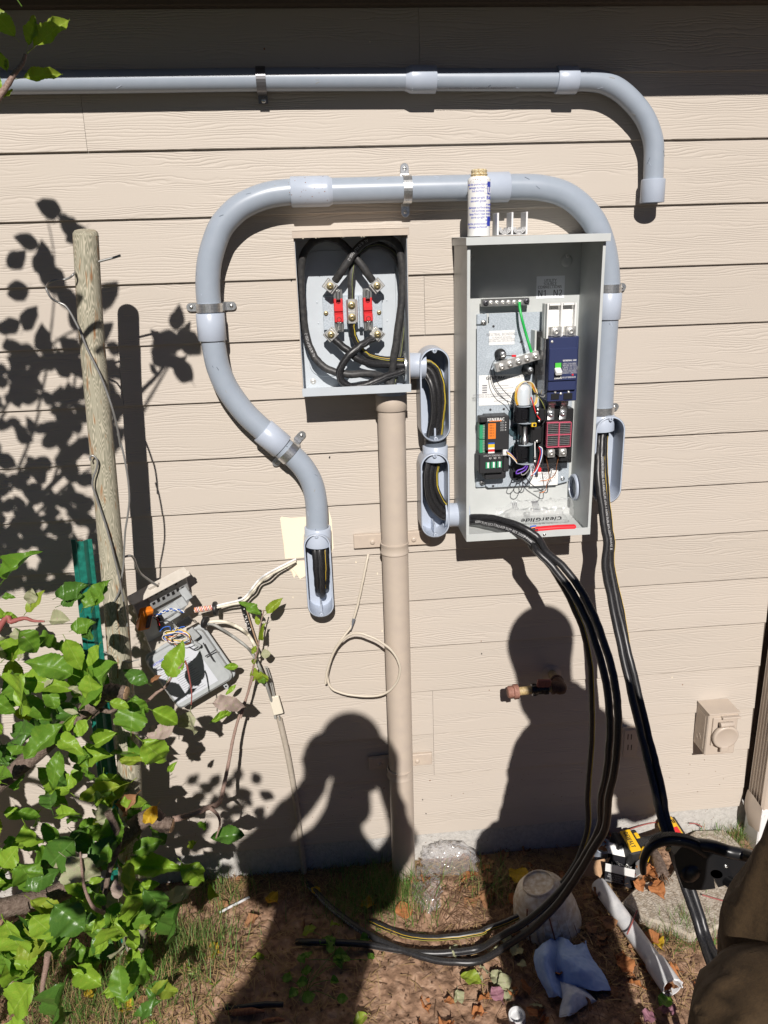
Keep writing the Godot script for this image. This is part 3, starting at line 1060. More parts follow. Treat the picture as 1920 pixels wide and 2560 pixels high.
# a clamp-type terminal: an alloy block with one socket screw, turned in the plane of the wall
func lug(c: Vector3, size: Vector3, turn: float, m: Material, t: Node3D, screw_m: Material, called := "terminal_lug"):
	var g := Geo.new()
	var bs := Basis(Vector3(0, 0, 1), turn)
	g.box(Transform3D(bs, c - Vector3(0, 0, size.z / 2)), size, 0.0012)
	g.box(Transform3D(bs, c - bs * Vector3(size.x * 0.62, 0, 0) - Vector3(0, 0, size.z * 0.62)), Vector3(size.x * 0.26, size.y * 1.04, size.z * 0.72), 0.0012)
	g.box(Transform3D(bs, c + bs * Vector3(size.x * 0.62, 0, 0) - Vector3(0, 0, size.z * 0.62)), Vector3(size.x * 0.26, size.y * 1.04, size.z * 0.72), 0.0012)
	var o = part(called, g, m, t)
	bolt("screw", c, 0.0068, screw_m, o, 0.7)
	return o

func build_meter_box():
	var x0 := -0.027
	var x1 := 0.240
	var y0 := 1.578
	var y1 := 1.957
	var zf := 0.127
	var t := thing("meter_box", "open tan painted meter box with grey inside and red terminal blocks", "meter box", Vector3(0.107, y0, 0))
	var g := Geo.new()
	g.bx(Vector3(0.1065, (y0 + y1) / 2, 0.004), Vector3(x1 - x0, y1 - y0, 0.004), 0.0005)
	part("back_panel", g, M.meter_grey, t)
	for s in 2:
		var xx: float = x0 if s == 0 else x1
		var e := -1.0 if s == 0 else 1.0
		g = Geo.new()
		g.bx(Vector3(xx + e * 0.0008, (y0 + y1) / 2, 0.064), Vector3(0.0016, y1 - y0, 0.126), 0.0004)
		part("side_panel", g, M.tan, t)
		g = Geo.new()
		g.bx(Vector3(xx - e * 0.0006, (y0 + y1) / 2 - 0.004, 0.0655), Vector3(0.001, y1 - y0 - 0.012, 0.123), 0.0003)
		part("inner_face", g, M.meter_grey, t)
	# bottom tray with its front lip
	g = Geo.new()
	g.bx(Vector3(0.1065, y0 + 0.0008, 0.066), Vector3(x1 - x0 + 0.0035, 0.0016, 0.124), 0.0004)
	g.bx(Vector3(0.1065, y0 + 0.0095, 0.1285), Vector3(x1 - x0 + 0.006, 0.0205, 0.0018), 0.0005)
	part("bottom_tray", g, M.meter_grey, t)
	# hood
	g = Geo.new()
	g.bx(Vector3(0.1065, y1 + 0.0095, 0.066), Vector3(x1 - x0 + 0.008, 0.0018, 0.144), 0.0005)
	g.bx(Vector3(0.1065, y1 + 0.002, 0.137), Vector3(x1 - x0 + 0.008, 0.0165, 0.002), 0.0006)
	part("hood", g, M.tan, t)
	# flakes where the paint came off the lip
	for k in 7:
		g = Geo.new()
		var fx: float = [-0.006, 0.024, 0.031, 0.082, 0.088, 0.13, 0.137][k]
		var poly := []
		for i in 9:
			poly.append(Vector2(cos(TAU * i / 9), sin(TAU * i / 9)) * (0.0016 + 0.0018 * rng.randf()))
		g.prism(poly, Transform3D(Basis(), Vector3(fx, y1 - 0.0052, 0.1362)), 0.0008)
		part("paint_flake", g, M.primer, t)
	# raised field of the back and its small rivets
	g = Geo.new()
	g.prism(rrect(0.232, 0.315, 0.035, Vector2(0.107, 1.765), 6), Transform3D(Basis(), Vector3(0, 0, 0.006)), 0.003, 0.0015)
	part("raised_back", g, M.meter_grey, t)
	for p in [Vector3(0.1989, 1.7963, 0.009), Vector3(0.1987, 1.7448, 0.009), Vector3(0.02, 1.7972, 0.009), Vector3(0.0204, 1.7452, 0.009)]:
		g = Geo.new()
		g.lathe(p, Vector3(0, 0, 1), [Vector2(0.0026, 0), Vector2(0.002, 0.0012), Vector2(0.0001, 0.0016)], 8, false, false)
		part("rivet", g, M.meter_grey, t)
	bolt("screw", Vector3(-0.0016, 1.5959, 0.006), 0.006, M.alu, t)
	# mounting bracket
	var a := Vector3(0.0335, 1.8119, 0.022)
	var b := Vector3(0.1851, 1.7282, 0.022)
	var br = block("mounting_bracket", a, b, 0.009, M.plate, t, 0.001)
	for p in [Vector3(0.0408, 1.7696, 0.022), Vector3(0.1769, 1.7668, 0.022)]:
		bolt("screw", p, 0.0045, M.brass, br, 0.8)
	# neutral rail in the middle
	block("neutral_rail", Vector3(0.0929, 1.8033, 0.05), Vector3(0.1204, 1.746, 0.05), 0.022, M.alu, t, 0.002)
	block("neutral_shield", Vector3(0.1249, 1.8107, 0.044), Vector3(0.1332, 1.7336, 0.044), 0.022, M.plate, t, 0.001)
	for p in [Vector3(0.1047, 1.7902, 0.066), Vector3(0.1047, 1.7603, 0.066)]:
		g = Geo.new()
		g.bx(p - Vector3(0, 0, 0.009), Vector3(0.0205, 0.0305, 0.018), 0.0014)
		var l = part("neutral_lug", g, M.alu, t)
		bolt("screw", p, 0.0074, M.brass, l, 0.6)
	# two red blocks with spring jaws at their ends
	for k in 2:
		var cx: float = [Vector3(0.0724, 1.7775, 0.06).x, Vector3(0.1465, 1.7748, 0.06).x][k]
		var yt: float = Vector3(0.0738, 1.8072, 0.06).y
		var yb: float = Vector3(0.071, 1.7474, 0.06).y
		var w := 0.0225
		g = Geo.new()
		g.bx(Vector3(cx, (yt + yb) / 2, 0.036), Vector3(w, yt - yb, 0.03), 0.0015)
		g.bx(Vector3(cx, yt - 0.0265, 0.053), Vector3(w, 0.011, 0.006), 0.0015)
		g.bx(Vector3(cx, yb + 0.0115, 0.054), Vector3(w, 0.02, 0.008), 0.0018)
		g.bx(Vector3(cx, yt - 0.036, 0.051), Vector3(w * 0.9, 0.003, 0.004), 0.0008)
		var rb = part("red_block", g, M.red, t)
		for q in [[0.0, -0.008, 0.0045, 0.0515], [0.0, -0.0385, 0.0028, 0.0512], [0.0, -0.0515, 0.005, 0.0583]]:
			g = Geo.new()
			g.lathe(Vector3(cx + q[0], yt + q[1], q[3]), Vector3(0, 0, 1), [Vector2(q[2] * 1.2, 0.0), Vector2(q[2], 0.0006), Vector2(q[2] * 0.9, -0.004), Vector2(0.0001, -0.004)], 12, false, false)
			part("screw_well", g, M.black, rb)
		for e in [1.0, -1.0]:
			var jy: float = yt + 0.0085 if e > 0.0 else yb - 0.0085
			g = Geo.new()
			g.bx(Vector3(cx, jy, 0.048), Vector3(w * 1.02, 0.028, 0.004), 0.001)
			for j in [-1.0, 1.0]:
				var rows := []
				for i in 9:
					var an := -0.3 + PI * 0.75 * i / 8
					var row := []
					for yy in [-0.0115, 0.0115]:
						row.append(Vector3(cx + j * (0.0016 + 0.0048 * (1.0 - cos(an)) * 0.55), jy + yy, 0.054 + 0.0075 * sin(an)))
					rows.append(row)
				g.grid(rows)
			g.bx(Vector3(cx, jy, 0.056), Vector3(0.0095, 0.0225, 0.014), 0.003)
			g.bx(Vector3(cx, jy, 0.0636), Vector3(0.0012, 0.0235, 0.0012), 0.0003)
			part("spring_jaw", g, M.steel, t)
			# the flag that carries the lug outward
			var sx := -1.0 if k == 0 else 1.0
			var poly := [Vector2(-0.012, -0.006), Vector2(0.012, -0.006), Vector2(0.012, 0.004), Vector2(sx * 0.026 + 0.006, 0.024), Vector2(sx * 0.026 - 0.006, 0.024), Vector2(-0.012, 0.004)]
			for i in poly.size():
				poly[i].y *= e
			g = Geo.new()
			g.prism(poly, Transform3D(Basis(), Vector3(cx, jy, 0.044)), 0.003, 0.0005)
			part("terminal_strap", g, M.alu, t)
	lug(Vector3(0.0535, 1.8377, 0.066), Vector3(0.021, 0.026, 0.022), deg_to_rad(-40), M.alu, t, M.brass)
	lug(Vector3(0.1703, 1.8346, 0.066), Vector3(0.021, 0.026, 0.022), deg_to_rad(40), M.alu, t, M.brass)
	lug(Vector3(0.05, 1.72, 0.066), Vector3(0.021, 0.026, 0.022), deg_to_rad(40), M.alu, t, M.brass)
	lug(Vector3(0.1677, 1.7163, 0.066), Vector3(0.021, 0.026, 0.022), deg_to_rad(-42), M.alu, t, M.brass)
	# knockout ring where the fitting enters
	g = Geo.new()
	g.lathe(Vector3(x1 - 0.0012, Vector3(0.2438, 1.6299, 0.042).y, 0.042), Vector3(-1, 0, 0), [Vector2(0.039, 0), Vector2(0.0385, 0.004), Vector2(0.033, 0.005), Vector2(0.0325, 0.0)], 26, false, false)
	part("bushing", g, M.zinc, t)

func build_transfer_box():
	var x0 := 0.376
	var x1 := 0.709
	var y0 := 1.185
	var y1 := 1.926
	var zf := 0.178
	var t := thing("transfer_box", "tall open grey transfer switch box crowded with breakers, relays and loose wiring", "switch box", Vector3((x0 + x1) / 2, y0, 0))
	var g := Geo.new()
	var cx := (x0 + x1) / 2
	var cy := (y0 + y1) / 2
	g.bx(Vector3(cx, cy, 0.004), Vector3(x1 - x0, y1 - y0, 0.003), 0.0005)
	var back = part("back_panel", g, M.box_grey, t)
	for s in 2:
		var xx: float = x0 if s == 0 else x1
		var e := -1.0 if s == 0 else 1.0
		g = Geo.new()
		g.bx(Vector3(xx, cy, 0.0895), Vector3(0.0016, y1 - y0, 0.175), 0.0004)
		g.bx(Vector3(xx - e * 0.0035, cy, zf - 0.0008), Vector3(0.0065, y1 - y0, 0.0016), 0.0004)
		part("side_panel", g, M.box_grey, t)
	g = Geo.new()
	g.bx(Vector3(cx, y0 + 0.0008, 0.0905), Vector3(x1 - x0, 0.0016, 0.174), 0.0004)
	g.bx(Vector3(cx, y0 + 0.0095, zf + 0.001), Vector3(x1 - x0, 0.02, 0.0016), 0.0005)
	var tray = part("bottom_tray", g, M.box_grey, t)
	screw(tray, Vector3(0.5843, 1.1921, 0.1798), Vector3(0, 0, 1), 0.0045)
	# hood: a flat top that slopes a little and turns down in front
	g = Geo.new()
	g.box(Transform3D(Basis(Vector3.RIGHT, 0.02), Vector3(cx, y1 + 0.0155, 0.095)), Vector3(x1 - x0 + 0.012, 0.0018, 0.194), 0.0005)
	g.bx(Vector3(cx, y1 + 0.0055, 0.1915), Vector3(x1 - x0 + 0.012, 0.017, 0.0018), 0.0006)
	g.bx(Vector3(x0 - 0.0048, y1 + 0.0065, 0.097), Vector3(0.0014, 0.016, 0.186), 0.0004)
	g.bx(Vector3(x1 + 0.0048, y1 + 0.0065, 0.097), Vector3(0.0014, 0.016, 0.186), 0.0004)
	part("hood", g, M.box_grey, t)
	# knockouts and dimples of the back
	g = Geo.new()
	g.lathe(Vector3(0.5427, 1.8741, 0.0055), Vector3(0, 0, 1), [Vector2(0.0245, 0.0), Vector2(0.0245, 0.0006), Vector2(0.0228, 0.0006), Vector2(0.0228, 0.0)], 28, false, false)
	part("knockout", g, M.box_grey, back)
	for p in [Vector3(0.6699, 1.8791, 0.0055), Vector3(0.415, 1.8854, 0.0055)]:
		g = Geo.new()
		g.lathe(p, Vector3(0, 0, 1), [Vector2(0.016, 0.0), Vector2(0.013, 0.0035), Vector2(0.006, 0.004), Vector2(0.0001, 0.0036)], 18, false, false)
		part("mounting_dimple", g, M.box_grey, back)
		bolt("screw", p + Vector3(0.001, 0.012, 0.002), 0.005, M.alu, back, 0.9)
	# ground bar
	g = Geo.new()
	slab(g, Vector3(0.4411, 1.7911, 0.034), Vector3(0.5671, 1.7726, 0.034), 0.021, 0.0015)
	slab(g, Vector3(0.4462, 1.7879, 0.021), Vector3(0.4545, 1.777, 0.021), 0.0055, 0.001)
	slab(g, Vector3(0.5594, 1.7855, 0.021), Vector3(0.5681, 1.773, 0.021), 0.0055, 0.001)
	var bar = part("ground_bar", g, M.steel, t)
	for p in [Vector3(0.4661, 1.7816, 0.034), Vector3(0.4816, 1.781, 0.034), Vector3(0.4971, 1.7811, 0.034), Vector3(0.512, 1.7809, 0.034), Vector3(0.5272, 1.7806, 0.034), Vector3(0.5424, 1.7807, 0.034)]:
		bolt("screw", p, 0.0048, M.alu, bar, 0.35)
	for p in [Vector3(0.4523, 1.7817, 0.034), Vector3(0.5592, 1.7826, 0.034)]:
		bolt("screw", p, 0.0058, M.screw_dark, bar, 0.9)
	# printed label on the back
	var lb = block("source_label", Vector3(0.5918, 1.8427, 0.0063), Vector3(0.6673, 1.7859, 0.0063), 0.0055, M.label_grey, t, 0.0002)
	var lc := Vector3(0.6287, 1.831, 0.0064)
	lettering("UTILITY", 0.0068, M.ink, lb, Transform3D(Basis(), lc))
	lettering("SOURCE", 0.0068, M.ink, lb, Transform3D(Basis(), Vector3(0.6283, 1.8228, 0.0064)))
	lettering("CONNECTIONS", 0.0068, M.ink, lb, Transform3D(Basis(), Vector3(0.6277, 1.8147, 0.0064)))
	lettering("N1   N2", 0.0145, M.ink, lb, Transform3D(Basis(), Vector3(0.6289, 1.7991, 0.0064)))
	# the galvanised mounting plate with cut corners
	var tl := Vector3(0.4321, 1.754, 0.02)
	var tr := Vector3(0.6962, 1.7516, 0.02)
	var bl := Vector3(0.4345, 1.281, 0.02)
	var brr := Vector3(0.7056, 1.2826, 0.02)
	g = Geo.new()
	var w := 0.031
	var po := [Vector2(tl.x, tl.y - 0.03), Vector2(tl.x + 0.024, tl.y - 0.03), Vector2(tl.x + 0.032, tl.y - 0.024), Vector2(tl.x + 0.032, tl.y), Vector2(tr.x - 0.004, tl.y), Vector2(tr.x, tl.y - 0.004), Vector2(tr.x, bl.y + 0.006), Vector2(tr.x - 0.03, bl.y), Vector2(bl.x + 0.034, bl.y), Vector2(bl.x + 0.026, bl.y + 0.006), Vector2(bl.x + 0.024, bl.y + 0.025), Vector2(bl.x, bl.y + 0.028)]
	g.prism(po, Transform3D(Basis(), Vector3(0, 0, 0.0185)), 0.0022, 0.0006)
	# raised corner tabs
	for p in [Vector3(tl.x + 0.0145, tl.y - 0.0145, 0.0), Vector3(bl.x + 0.013, bl.y + 0.014, 0.0), Vector3(tr.x - 0.012, bl.y + 0.018, 0.0)]:
		g.bx(p + Vector3(0, 0, 0.0105), Vector3(0.027, 0.027, 0.009), 0.003)
	var plate = part("mounting_plate", g, M.plate, t)
	for p in [Vector3(0.4504, 1.7311, 0.017), Vector3(0.4507, 1.2967, 0.017), Vector3(0.6789, 1.2966, 0.017)]:
		bolt("bolt", p, 0.0056, M.steel, plate, 1.2)
	for p in [Vector3(0.476, 1.7212, 0.0209), Vector3(0.5503, 1.6779, 0.0209), Vector3(0.4707, 1.5011, 0.0209), Vector3(0.5075, 1.5011, 0.0209), Vector3(0.4813, 1.2856, 0.0209)]:
		g = Geo.new()
		g.lathe(p, Vector3(0, 0, 1), [Vector2(0.0034, 0.0003), Vector2(0.003, 0.0004), Vector2(0.0001, 0.0004)], 10, false, false)
		part("rivet", g, M.screw_dark, plate)
	# two stickers on the plate
	lb = block("bonding_label", Vector3(0.4651, 1.7096, 0.0212), Vector3(0.5329, 1.673, 0.0212), 0.0206, M.white, t, 0.0001)
	lettering("NEUTRAL BONDING", 0.0066, M.grey_ink, lb, Transform3D(Basis(), Vector3(0.4987, 1.6999, 0.0213)))
	lettering("TO REMOVE BONDING", 0.0038, M.grey_ink, lb, Transform3D(Basis(), Vector3(0.4988, 1.6922, 0.0213)))
	lettering("DISCONNECT WIRE BETWEEN", 0.0038, M.grey_ink, lb, Transform3D(Basis(), Vector3(0.4989, 1.6872, 0.0213)))
	lettering("NEUTRAL AND GROUND BARS", 0.0038, M.grey_ink, lb, Transform3D(Basis(), Vector3(0.499, 1.6822, 0.0213)))
	lb = block("data_label", Vector3(0.4391, 1.5945, 0.0212), Vector3(0.5616, 1.5134, 0.0212), 0.0206, M.white, t, 0.0001)
	lettering("GENERAC", 0.0085, M.ink, lb, Transform3D(Basis(), Vector3(0.4842, 1.5861, 0.0213)), true)
	lettering("TRANSFER SYSTEM DATA", 0.0052, M.ink, lb, Transform3D(Basis(), Vector3(0.5307, 1.5873, 0.0213)))
	for k in 7:
		g = Geo.new()
		var q := Vector3(0.5075, 1.5648, 0.0213)
		g.bx(q + Vector3(-0.008 + 0.008 * (k % 2), -0.0068 * k, 0.0001), Vector3([0.04, 0.052, 0.03][k % 3], 0.0011, 0.0003), 0.0)
		part("printed_line", g, M.grey_ink, lb)
	for k in 4:
		g = Geo.new()
		g.bx(Vector3(0.4544, 1.5671, 0.0213) + Vector3(0, -0.0062 * k, 0.0001), Vector3(0.013, 0.0035, 0.0003), 0.0)
		part("printed_line", g, M.grey_ink, lb)
	lettering("SEE OWNERS MANUAL FOR RATINGS AND TORQUE", 0.0038, M.grey_ink, lb, Transform3D(Basis(), Vector3(0.4823, 1.5422, 0.0213)))
	lettering("USE COPPER OR ALUMINUM CONDUCTORS ONLY", 0.0038, M.grey_ink, lb, Transform3D(Basis(), Vector3(0.4823, 1.5364, 0.0213)))
	# neutral bar on black stand-offs
	for p in [Vector3(0.4947, 1.6483, 0.021), Vector3(0.5691, 1.6049, 0.021)]:
		g = Geo.new()
		g.lathe(p, Vector3(0, 0, 1), [Vector2(0.0155, 0), Vector2(0.015, 0.008), Vector2(0.0105, 0.012), Vector2(0.0095, 0.03), Vector2(0.0085, 0.033), Vector2(0.0001, 0.033)], 18, false, false)
		var st = part("stand_off", g, M.black, t)
		bolt("bolt", p + Vector3(0, 0.004, 0.033), 0.0052, M.zinc, st, 0.6)
	var n0 := Vector3(0.472, 1.6201, 0.075)
	var n1 := Vector3(0.5852, 1.6489, 0.075)
	g = Geo.new()
	var ang := atan2(n1.y - n0.y, n1.x - n0.x)
	g.box(Transform3D(Basis(Vector3(0, 0, 1), ang), (n0 + n1) / 2 - Vector3(0, 0, 0.011)), Vector3(n0.distance_to(n1) + 0.002, 0.0235, 0.022), 0.0014)
	bar = part("neutral_bar", g, M.alu, t)
	for p in [Vector3(0.4872, 1.6226, 0.075), Vector3(0.509, 1.6285, 0.075), Vector3(0.5311, 1.6347, 0.075), Vector3(0.5532, 1.6409, 0.075), Vector3(0.5751, 1.6465, 0.075)]:
		bolt("screw", p, 0.0072, M.alu, bar, 0.5)
	wire("green_wire", xyz([0.5392, 1.7812, 0.04, 0.5372, 1.7692, 0.05, 0.5414, 1.7402, 0.06, 0.5525, 1.7033, 0.06, 0.5612, 1.673, 0.066, 0.5675, 1.6542, 0.066]), 0.0036, M.green, t, 6, 10)
	wire("wire_end", xyz([0.5664, 1.6604, 0.066, 0.5692, 1.6504, 0.066]), 0.0026, M.copper, t)
	wire("wire", xyz([0.526, 1.6482, 0.07, 0.5067, 1.6473, 0.045, 0.4843, 1.6438, 0.045, 0.4685, 1.6257, 0.045, 0.464, 1.6006, 0.045, 0.4693, 1.5718, 0.045, 0.4859, 1.5454, 0.045, 0.509, 1.5282, 0.045, 0.5224, 1.5256, 0.07]), 0.0009, M.ink, t)
	wire("wire", xyz([0.5165, 1.6486, 0.07, 0.4991, 1.6475, 0.05, 0.4816, 1.6383, 0.05, 0.4723, 1.6167, 0.05, 0.4792, 1.5849, 0.05, 0.4975, 1.5586, 0.05, 0.5174, 1.5384, 0.05, 0.524, 1.5288, 0.07]), 0.0009, M.ink, t)
	block("crimp", Vector3(0.5128, 1.6522, 0.078), Vector3(0.524, 1.6468, 0.078), 0.071, M.red_rub, t, 0.001)
	# white barrier with two channels
	g = Geo.new()
	var bt := Vector3(0.5978, 1.7778, 0.07)
	var bb := Vector3(0.6762, 1.6904, 0.07)
	slab(g, bt, bb, 0.045, 0.001)
	for f in [0.04, 0.5, 0.96]:
		g.bx(Vector3(lerpf(bt.x, bb.x, f), (bt.y + bb.y) / 2, 0.078), Vector3(0.0045, bt.y - bb.y, 0.02), 0.001)
	for f in [0.27, 0.73]:
		g.bx(Vector3(lerpf(bt.x, bb.x, f), bt.y - 0.003, 0.078), Vector3(0.029, 0.005, 0.02), 0.001)
		g.lathe(Vector3(lerpf(bt.x, bb.x, f), bt.y - 0.026, 0.0702), Vector3(0, 0, 1), [Vector2(0.0145, 0.0), Vector2(0.0145, 0.001), Vector2(0.0125, 0.0014), Vector2(0.0001, 0.0014)], 18, false, false)
		g.bx(Vector3(lerpf(bt.x, bb.x, f), bt.y - 0.05, 0.071), Vector3(0.027, 0.05, 0.003), 0.001)
	part("terminal_barrier", g, M.white, t)
	# upright grey flange and clear shield left of the breaker
	block("flange", Vector3(0.5764, 1.7101, 0.06), Vector3(0.5813, 1.6358, 0.06), 0.021, M.box_grey, t, 0.0005)
	block("dark_upright", Vector3(0.5832, 1.7059, 0.05), Vector3(0.6043, 1.5558, 0.05), 0.021, M.black, t, 0.0005)
	block("clear_shield", Vector3(0.5868, 1.6942, 0.105), Vector3(0.5931, 1.5495, 0.105), 0.03, M.clear, t, 0.0003)
	# the breaker
	g = Geo.new()
	slab(g, Vector3(0.605, 1.6656, 0.098), Vector3(0.6746, 1.6943, 0.098), 0.025, 0.002)
	slab(g, Vector3(0.6035, 1.6955, 0.098), Vector3(0.6819, 1.5296, 0.098), 0.03, 0.002)
	slab(g, Vector3(0.6009, 1.6684, 0.112), Vector3(0.6758, 1.5856, 0.112), 0.09, 0.002)
	slab(g, Vector3(0.6019, 1.5881, 0.107), Vector3(0.6755, 1.5593, 0.107), 0.09, 0.002)
	slab(g, Vector3(0.6011, 1.695, 0.107), Vector3(0.674, 1.6649, 0.107), 0.09, 0.0015)
	var brk = part("breaker", g, M.navy, t)
	for q in [[Vector3(0.6114, 1.6958, 0.1), Vector3(0.6345, 1.6752, 0.1)], [Vector3(0.6472, 1.6956, 0.1), Vector3(0.6708, 1.6753, 0.1)], [Vector3(0.6133, 1.5505, 0.1), Vector3(0.6348, 1.5353, 0.1)], [Vector3(0.6464, 1.5506, 0.1), Vector3(0.6703, 1.5337, 0.1)]]:
		block("terminal_well", q[0], q[1], 0.096, M.black, brk, 0.0008)
	for q in [[Vector3(0.6078, 1.7209, 0.09), Vector3(0.6377, 1.6962, 0.09)], [Vector3(0.6474, 1.7206, 0.09), Vector3(0.6757, 1.696, 0.09)]]:
		var tb = block("terminal_lug", q[0], q[1], 0.03, M.alu, t, 0.0015)
		var pc: Vector3 = (q[0] + q[1]) / 2
		bolt("screw", Vector3(pc.x, pc.y, 0.09), 0.0092, M.alu, tb, 0.4)
	for q in [Vector3(0.6083, 1.6852, 0.1075), Vector3(0.639, 1.5503, 0.1), Vector3(0.6241, 1.5546, 0.099), Vector3(0.6601, 1.5536, 0.099)]:
		bolt("screw", q, 0.0026, M.alu, brk, 0.5)
	block("switch_frame", Vector3(0.615, 1.6331, 0.1135), Vector3(0.6363, 1.5901, 0.1135), 0.11, M.navy_dark, brk, 0.0008)
	block("switch_flag", Vector3(0.6167, 1.6322, 0.1142), Vector3(0.6325, 1.6162, 0.1142), 0.113, mat(lin(0.08, 0.5, 0.06), 0.4), brk, 0.0005)
	g = Geo.new()
	g.box(Transform3D(Basis(Vector3.RIGHT, 0.5), Vector3(0.6236, 1.6111, 0.119)), Vector3(0.017, 0.012, 0.02), 0.002)
	part("switch_handle", g, M.white, brk)
	lettering("200A", 0.0062, M.white, brk, Transform3D(Basis(), Vector3(0.6253, 1.594, 0.1137)), true)
	lettering("GENERAL USE", 0.004, M.white, brk, Transform3D(Basis(), Vector3(0.6546, 1.6371, 0.1122)), true)
	for k in 6:
		lettering(["240V 22kA MAX", "AMPERE RATING", "USE WIRE 75C CU AL", "TORQUE 275 LB IN", "LISTED BREAKER", "CURRENT LIMITED"][k], 0.0038, M.print, brk, Transform3D(Basis(), Vector3(0.6541, 1.6292, 0.1122) - Vector3(0, 0.0048 * k, 0)))
	lettering("CIRCUIT BREAKER", 0.0036, M.white, brk, Transform3D(Basis(), Vector3(0.6525, 1.5938, 0.1122)))
	g = Geo.new()
	g.lathe(Vector3(0.6643, 1.6001, 0.1121), Vector3(0, 0, 1), [Vector2(0.003, 0), Vector2(0.0028, 0.0004), Vector2(0.0001, 0.0004)], 5, false, false)
	part("red_mark", g, M.red, brk)
	# black switch body under it, bus straps, arc chutes with slats, lower lugs
	g = Geo.new()
	slab(g, Vector3(0.6113, 1.5019, 0.06), Vector3(0.6895, 1.3515, 0.06), 0.022, 0.002)
	slab(g, Vector3(0.5956, 1.5033, 0.055), Vector3(0.6189, 1.3574, 0.055), 0.022, 0.002)
	slab(g, Vector3(0.6093, 1.4774, 0.079), Vector3(0.6781, 1.4649, 0.079), 0.05, 0.0015)
	slab(g, Vector3(0.6093, 1.4065, 0.082), Vector3(0.6777, 1.393, 0.082), 0.05, 0.0015)
	part("switch_body", g, M.black, t)
	for q in [[795, 470], [893, 468]]:
		pass
	for k in 2:
		var top: Vector3 = [Vector3(0.6202, 1.5313, 0.088), Vector3(0.6549, 1.5304, 0.088)][k]
		var mid: Vector3 = [Vector3(0.6239, 1.508, 0.07), Vector3(0.6583, 1.5077, 0.07)][k]
		var low: Vector3 = [Vector3(0.6223, 1.4762, 0.076), Vector3(0.6542, 1.4759, 0.076)][k]
		g = Geo.new()
		var hw := 0.009
		var rows := []
		for p in curve([top, (top + mid) / 2 + Vector3(0, 0, 0.004), mid, low], 5):
			rows.append([p + Vector3(-hw, 0, -0.0035), p + Vector3(-hw, 0, 0), p + Vector3(hw, 0, 0), p + Vector3(hw, 0, -0.0035)])
		g.grid(rows)
		var bs = part("bus_strap", g, M.steel, t)
		bolt("bolt", [Vector3(0.622, 1.4935, 0.075), Vector3(0.6544, 1.4939, 0.075)][k], 0.0068, M.zinc, bs, 0.7)
	for k in 2:
		var a: Vector3 = [Vector3(0.6091, 1.4718, 0.088), Vector3(0.6421, 1.4711, 0.088)][k]
		var b: Vector3 = [Vector3(0.6408, 1.4056, 0.088), Vector3(0.6736, 1.4053, 0.088)][k]
		g = Geo.new()
		var pink := mat(lin(0.55, 0.1, 0.16), 0.5)
		for f in [0.0, 0.5, 1.0]:
			g.bx(Vector3((a.x + b.x) / 2, lerpf(a.y, b.y, f), 0.086), Vector3(absf(b.x - a.x), 0.0018, 0.012), 0.0004)
		for f in [0.0, 1.0]:
			g.bx(Vector3(lerpf(a.x, b.x, f), (a.y + b.y) / 2, 0.086), Vector3(0.0016, a.y - b.y, 0.012), 0.0004)
		var ch = part("arc_chute", g, pink, t)
		for j in 12:
			g = Geo.new()
			g.bx(Vector3((a.x + b.x) / 2, lerpf(a.y, b.y, (j + 0.75 + (0.35 if j > 5 else 0.0)) / 13.2), 0.084), Vector3(absf(b.x - a.x) - 0.002, 0.0022, 0.01), 0.0004)
			part("slat", g, M.zinc, ch)
		block("terminal_lug", [Vector3(0.611, 1.4005, 0.096), Vector3(0.6422, 1.4009, 0.096)][k], [Vector3(0.6309, 1.3789, 0.096), Vector3(0.6629, 1.3792, 0.096)][k], 0.05, M.alu, t, 0.0015)
		bolt("screw", [Vector3(0.6205, 1.3914, 0.096), Vector3(0.6528, 1.3917, 0.096)][k], 0.0078, M.alu, t, 0.4)
		block("terminal_skirt", [Vector3(0.6161, 1.3763, 0.085), Vector3(0.6482, 1.3766, 0.085)][k], [Vector3(0.641, 1.3589, 0.085), Vector3(0.6748, 1.3631, 0.085)][k], 0.05, M.black, t, 0.003)
	# controller
	g = Geo.new()
	slab(g, Vector3(0.4475, 1.4921, 0.07), Vector3(0.5121, 1.3987, 0.07), 0.022, 0.003)
	slab(g, Vector3(0.4345, 1.4886, 0.052), Vector3(0.4536, 1.3857, 0.052), 0.022, 0.002)
	slab(g, Vector3(0.4308, 1.4928, 0.074), Vector3(0.4517, 1.4775, 0.074), 0.05, 0.003)
	slab(g, Vector3(0.4297, 1.3924, 0.074), Vector3(0.4957, 1.3375, 0.074), 0.022, 0.003)
	slab(g, Vector3(0.4978, 1.3808, 0.062), Vector3(0.5153, 1.3359, 0.062), 0.022, 0.003)
	slab(g, Vector3(0.4474, 1.3384, 0.06), Vector3(0.5078, 1.316, 0.06), 0.022, 0.004)
	slab(g, Vector3(0.431, 1.3628, 0.05), Vector3(0.4378, 1.3438, 0.05), 0.022, 0.002)
	var ctl = part("controller", g, mat(lin(0.02, 0.02, 0.022), 0.55), t)
	lettering("GENERAC", 0.0078, M.white, ctl, Transform3D(Basis(), Vector3(0.4735, 1.4841, 0.0702)), true)
	block("orange_stripe", Vector3(0.457, 1.4817, 0.0704), Vector3(0.4908, 1.4788, 0.0704), 0.07, M.orange, ctl, 0.0)
	var ol = block("orange_label", Vector3(0.4544, 1.4741, 0.0705), Vector3(0.4749, 1.4322, 0.0705), 0.07, M.orange, ctl, 0.0)
	for k in 5:
		lettering(["SIG 1", "SIG 2", "SIG 3", "SIG 4", "SIG 5"][k], 0.004, M.ink, ol, Transform3D(Basis(), Vector3(0.4642, 1.4687, 0.0706) - Vector3(0, 0.007 * k, 0)))
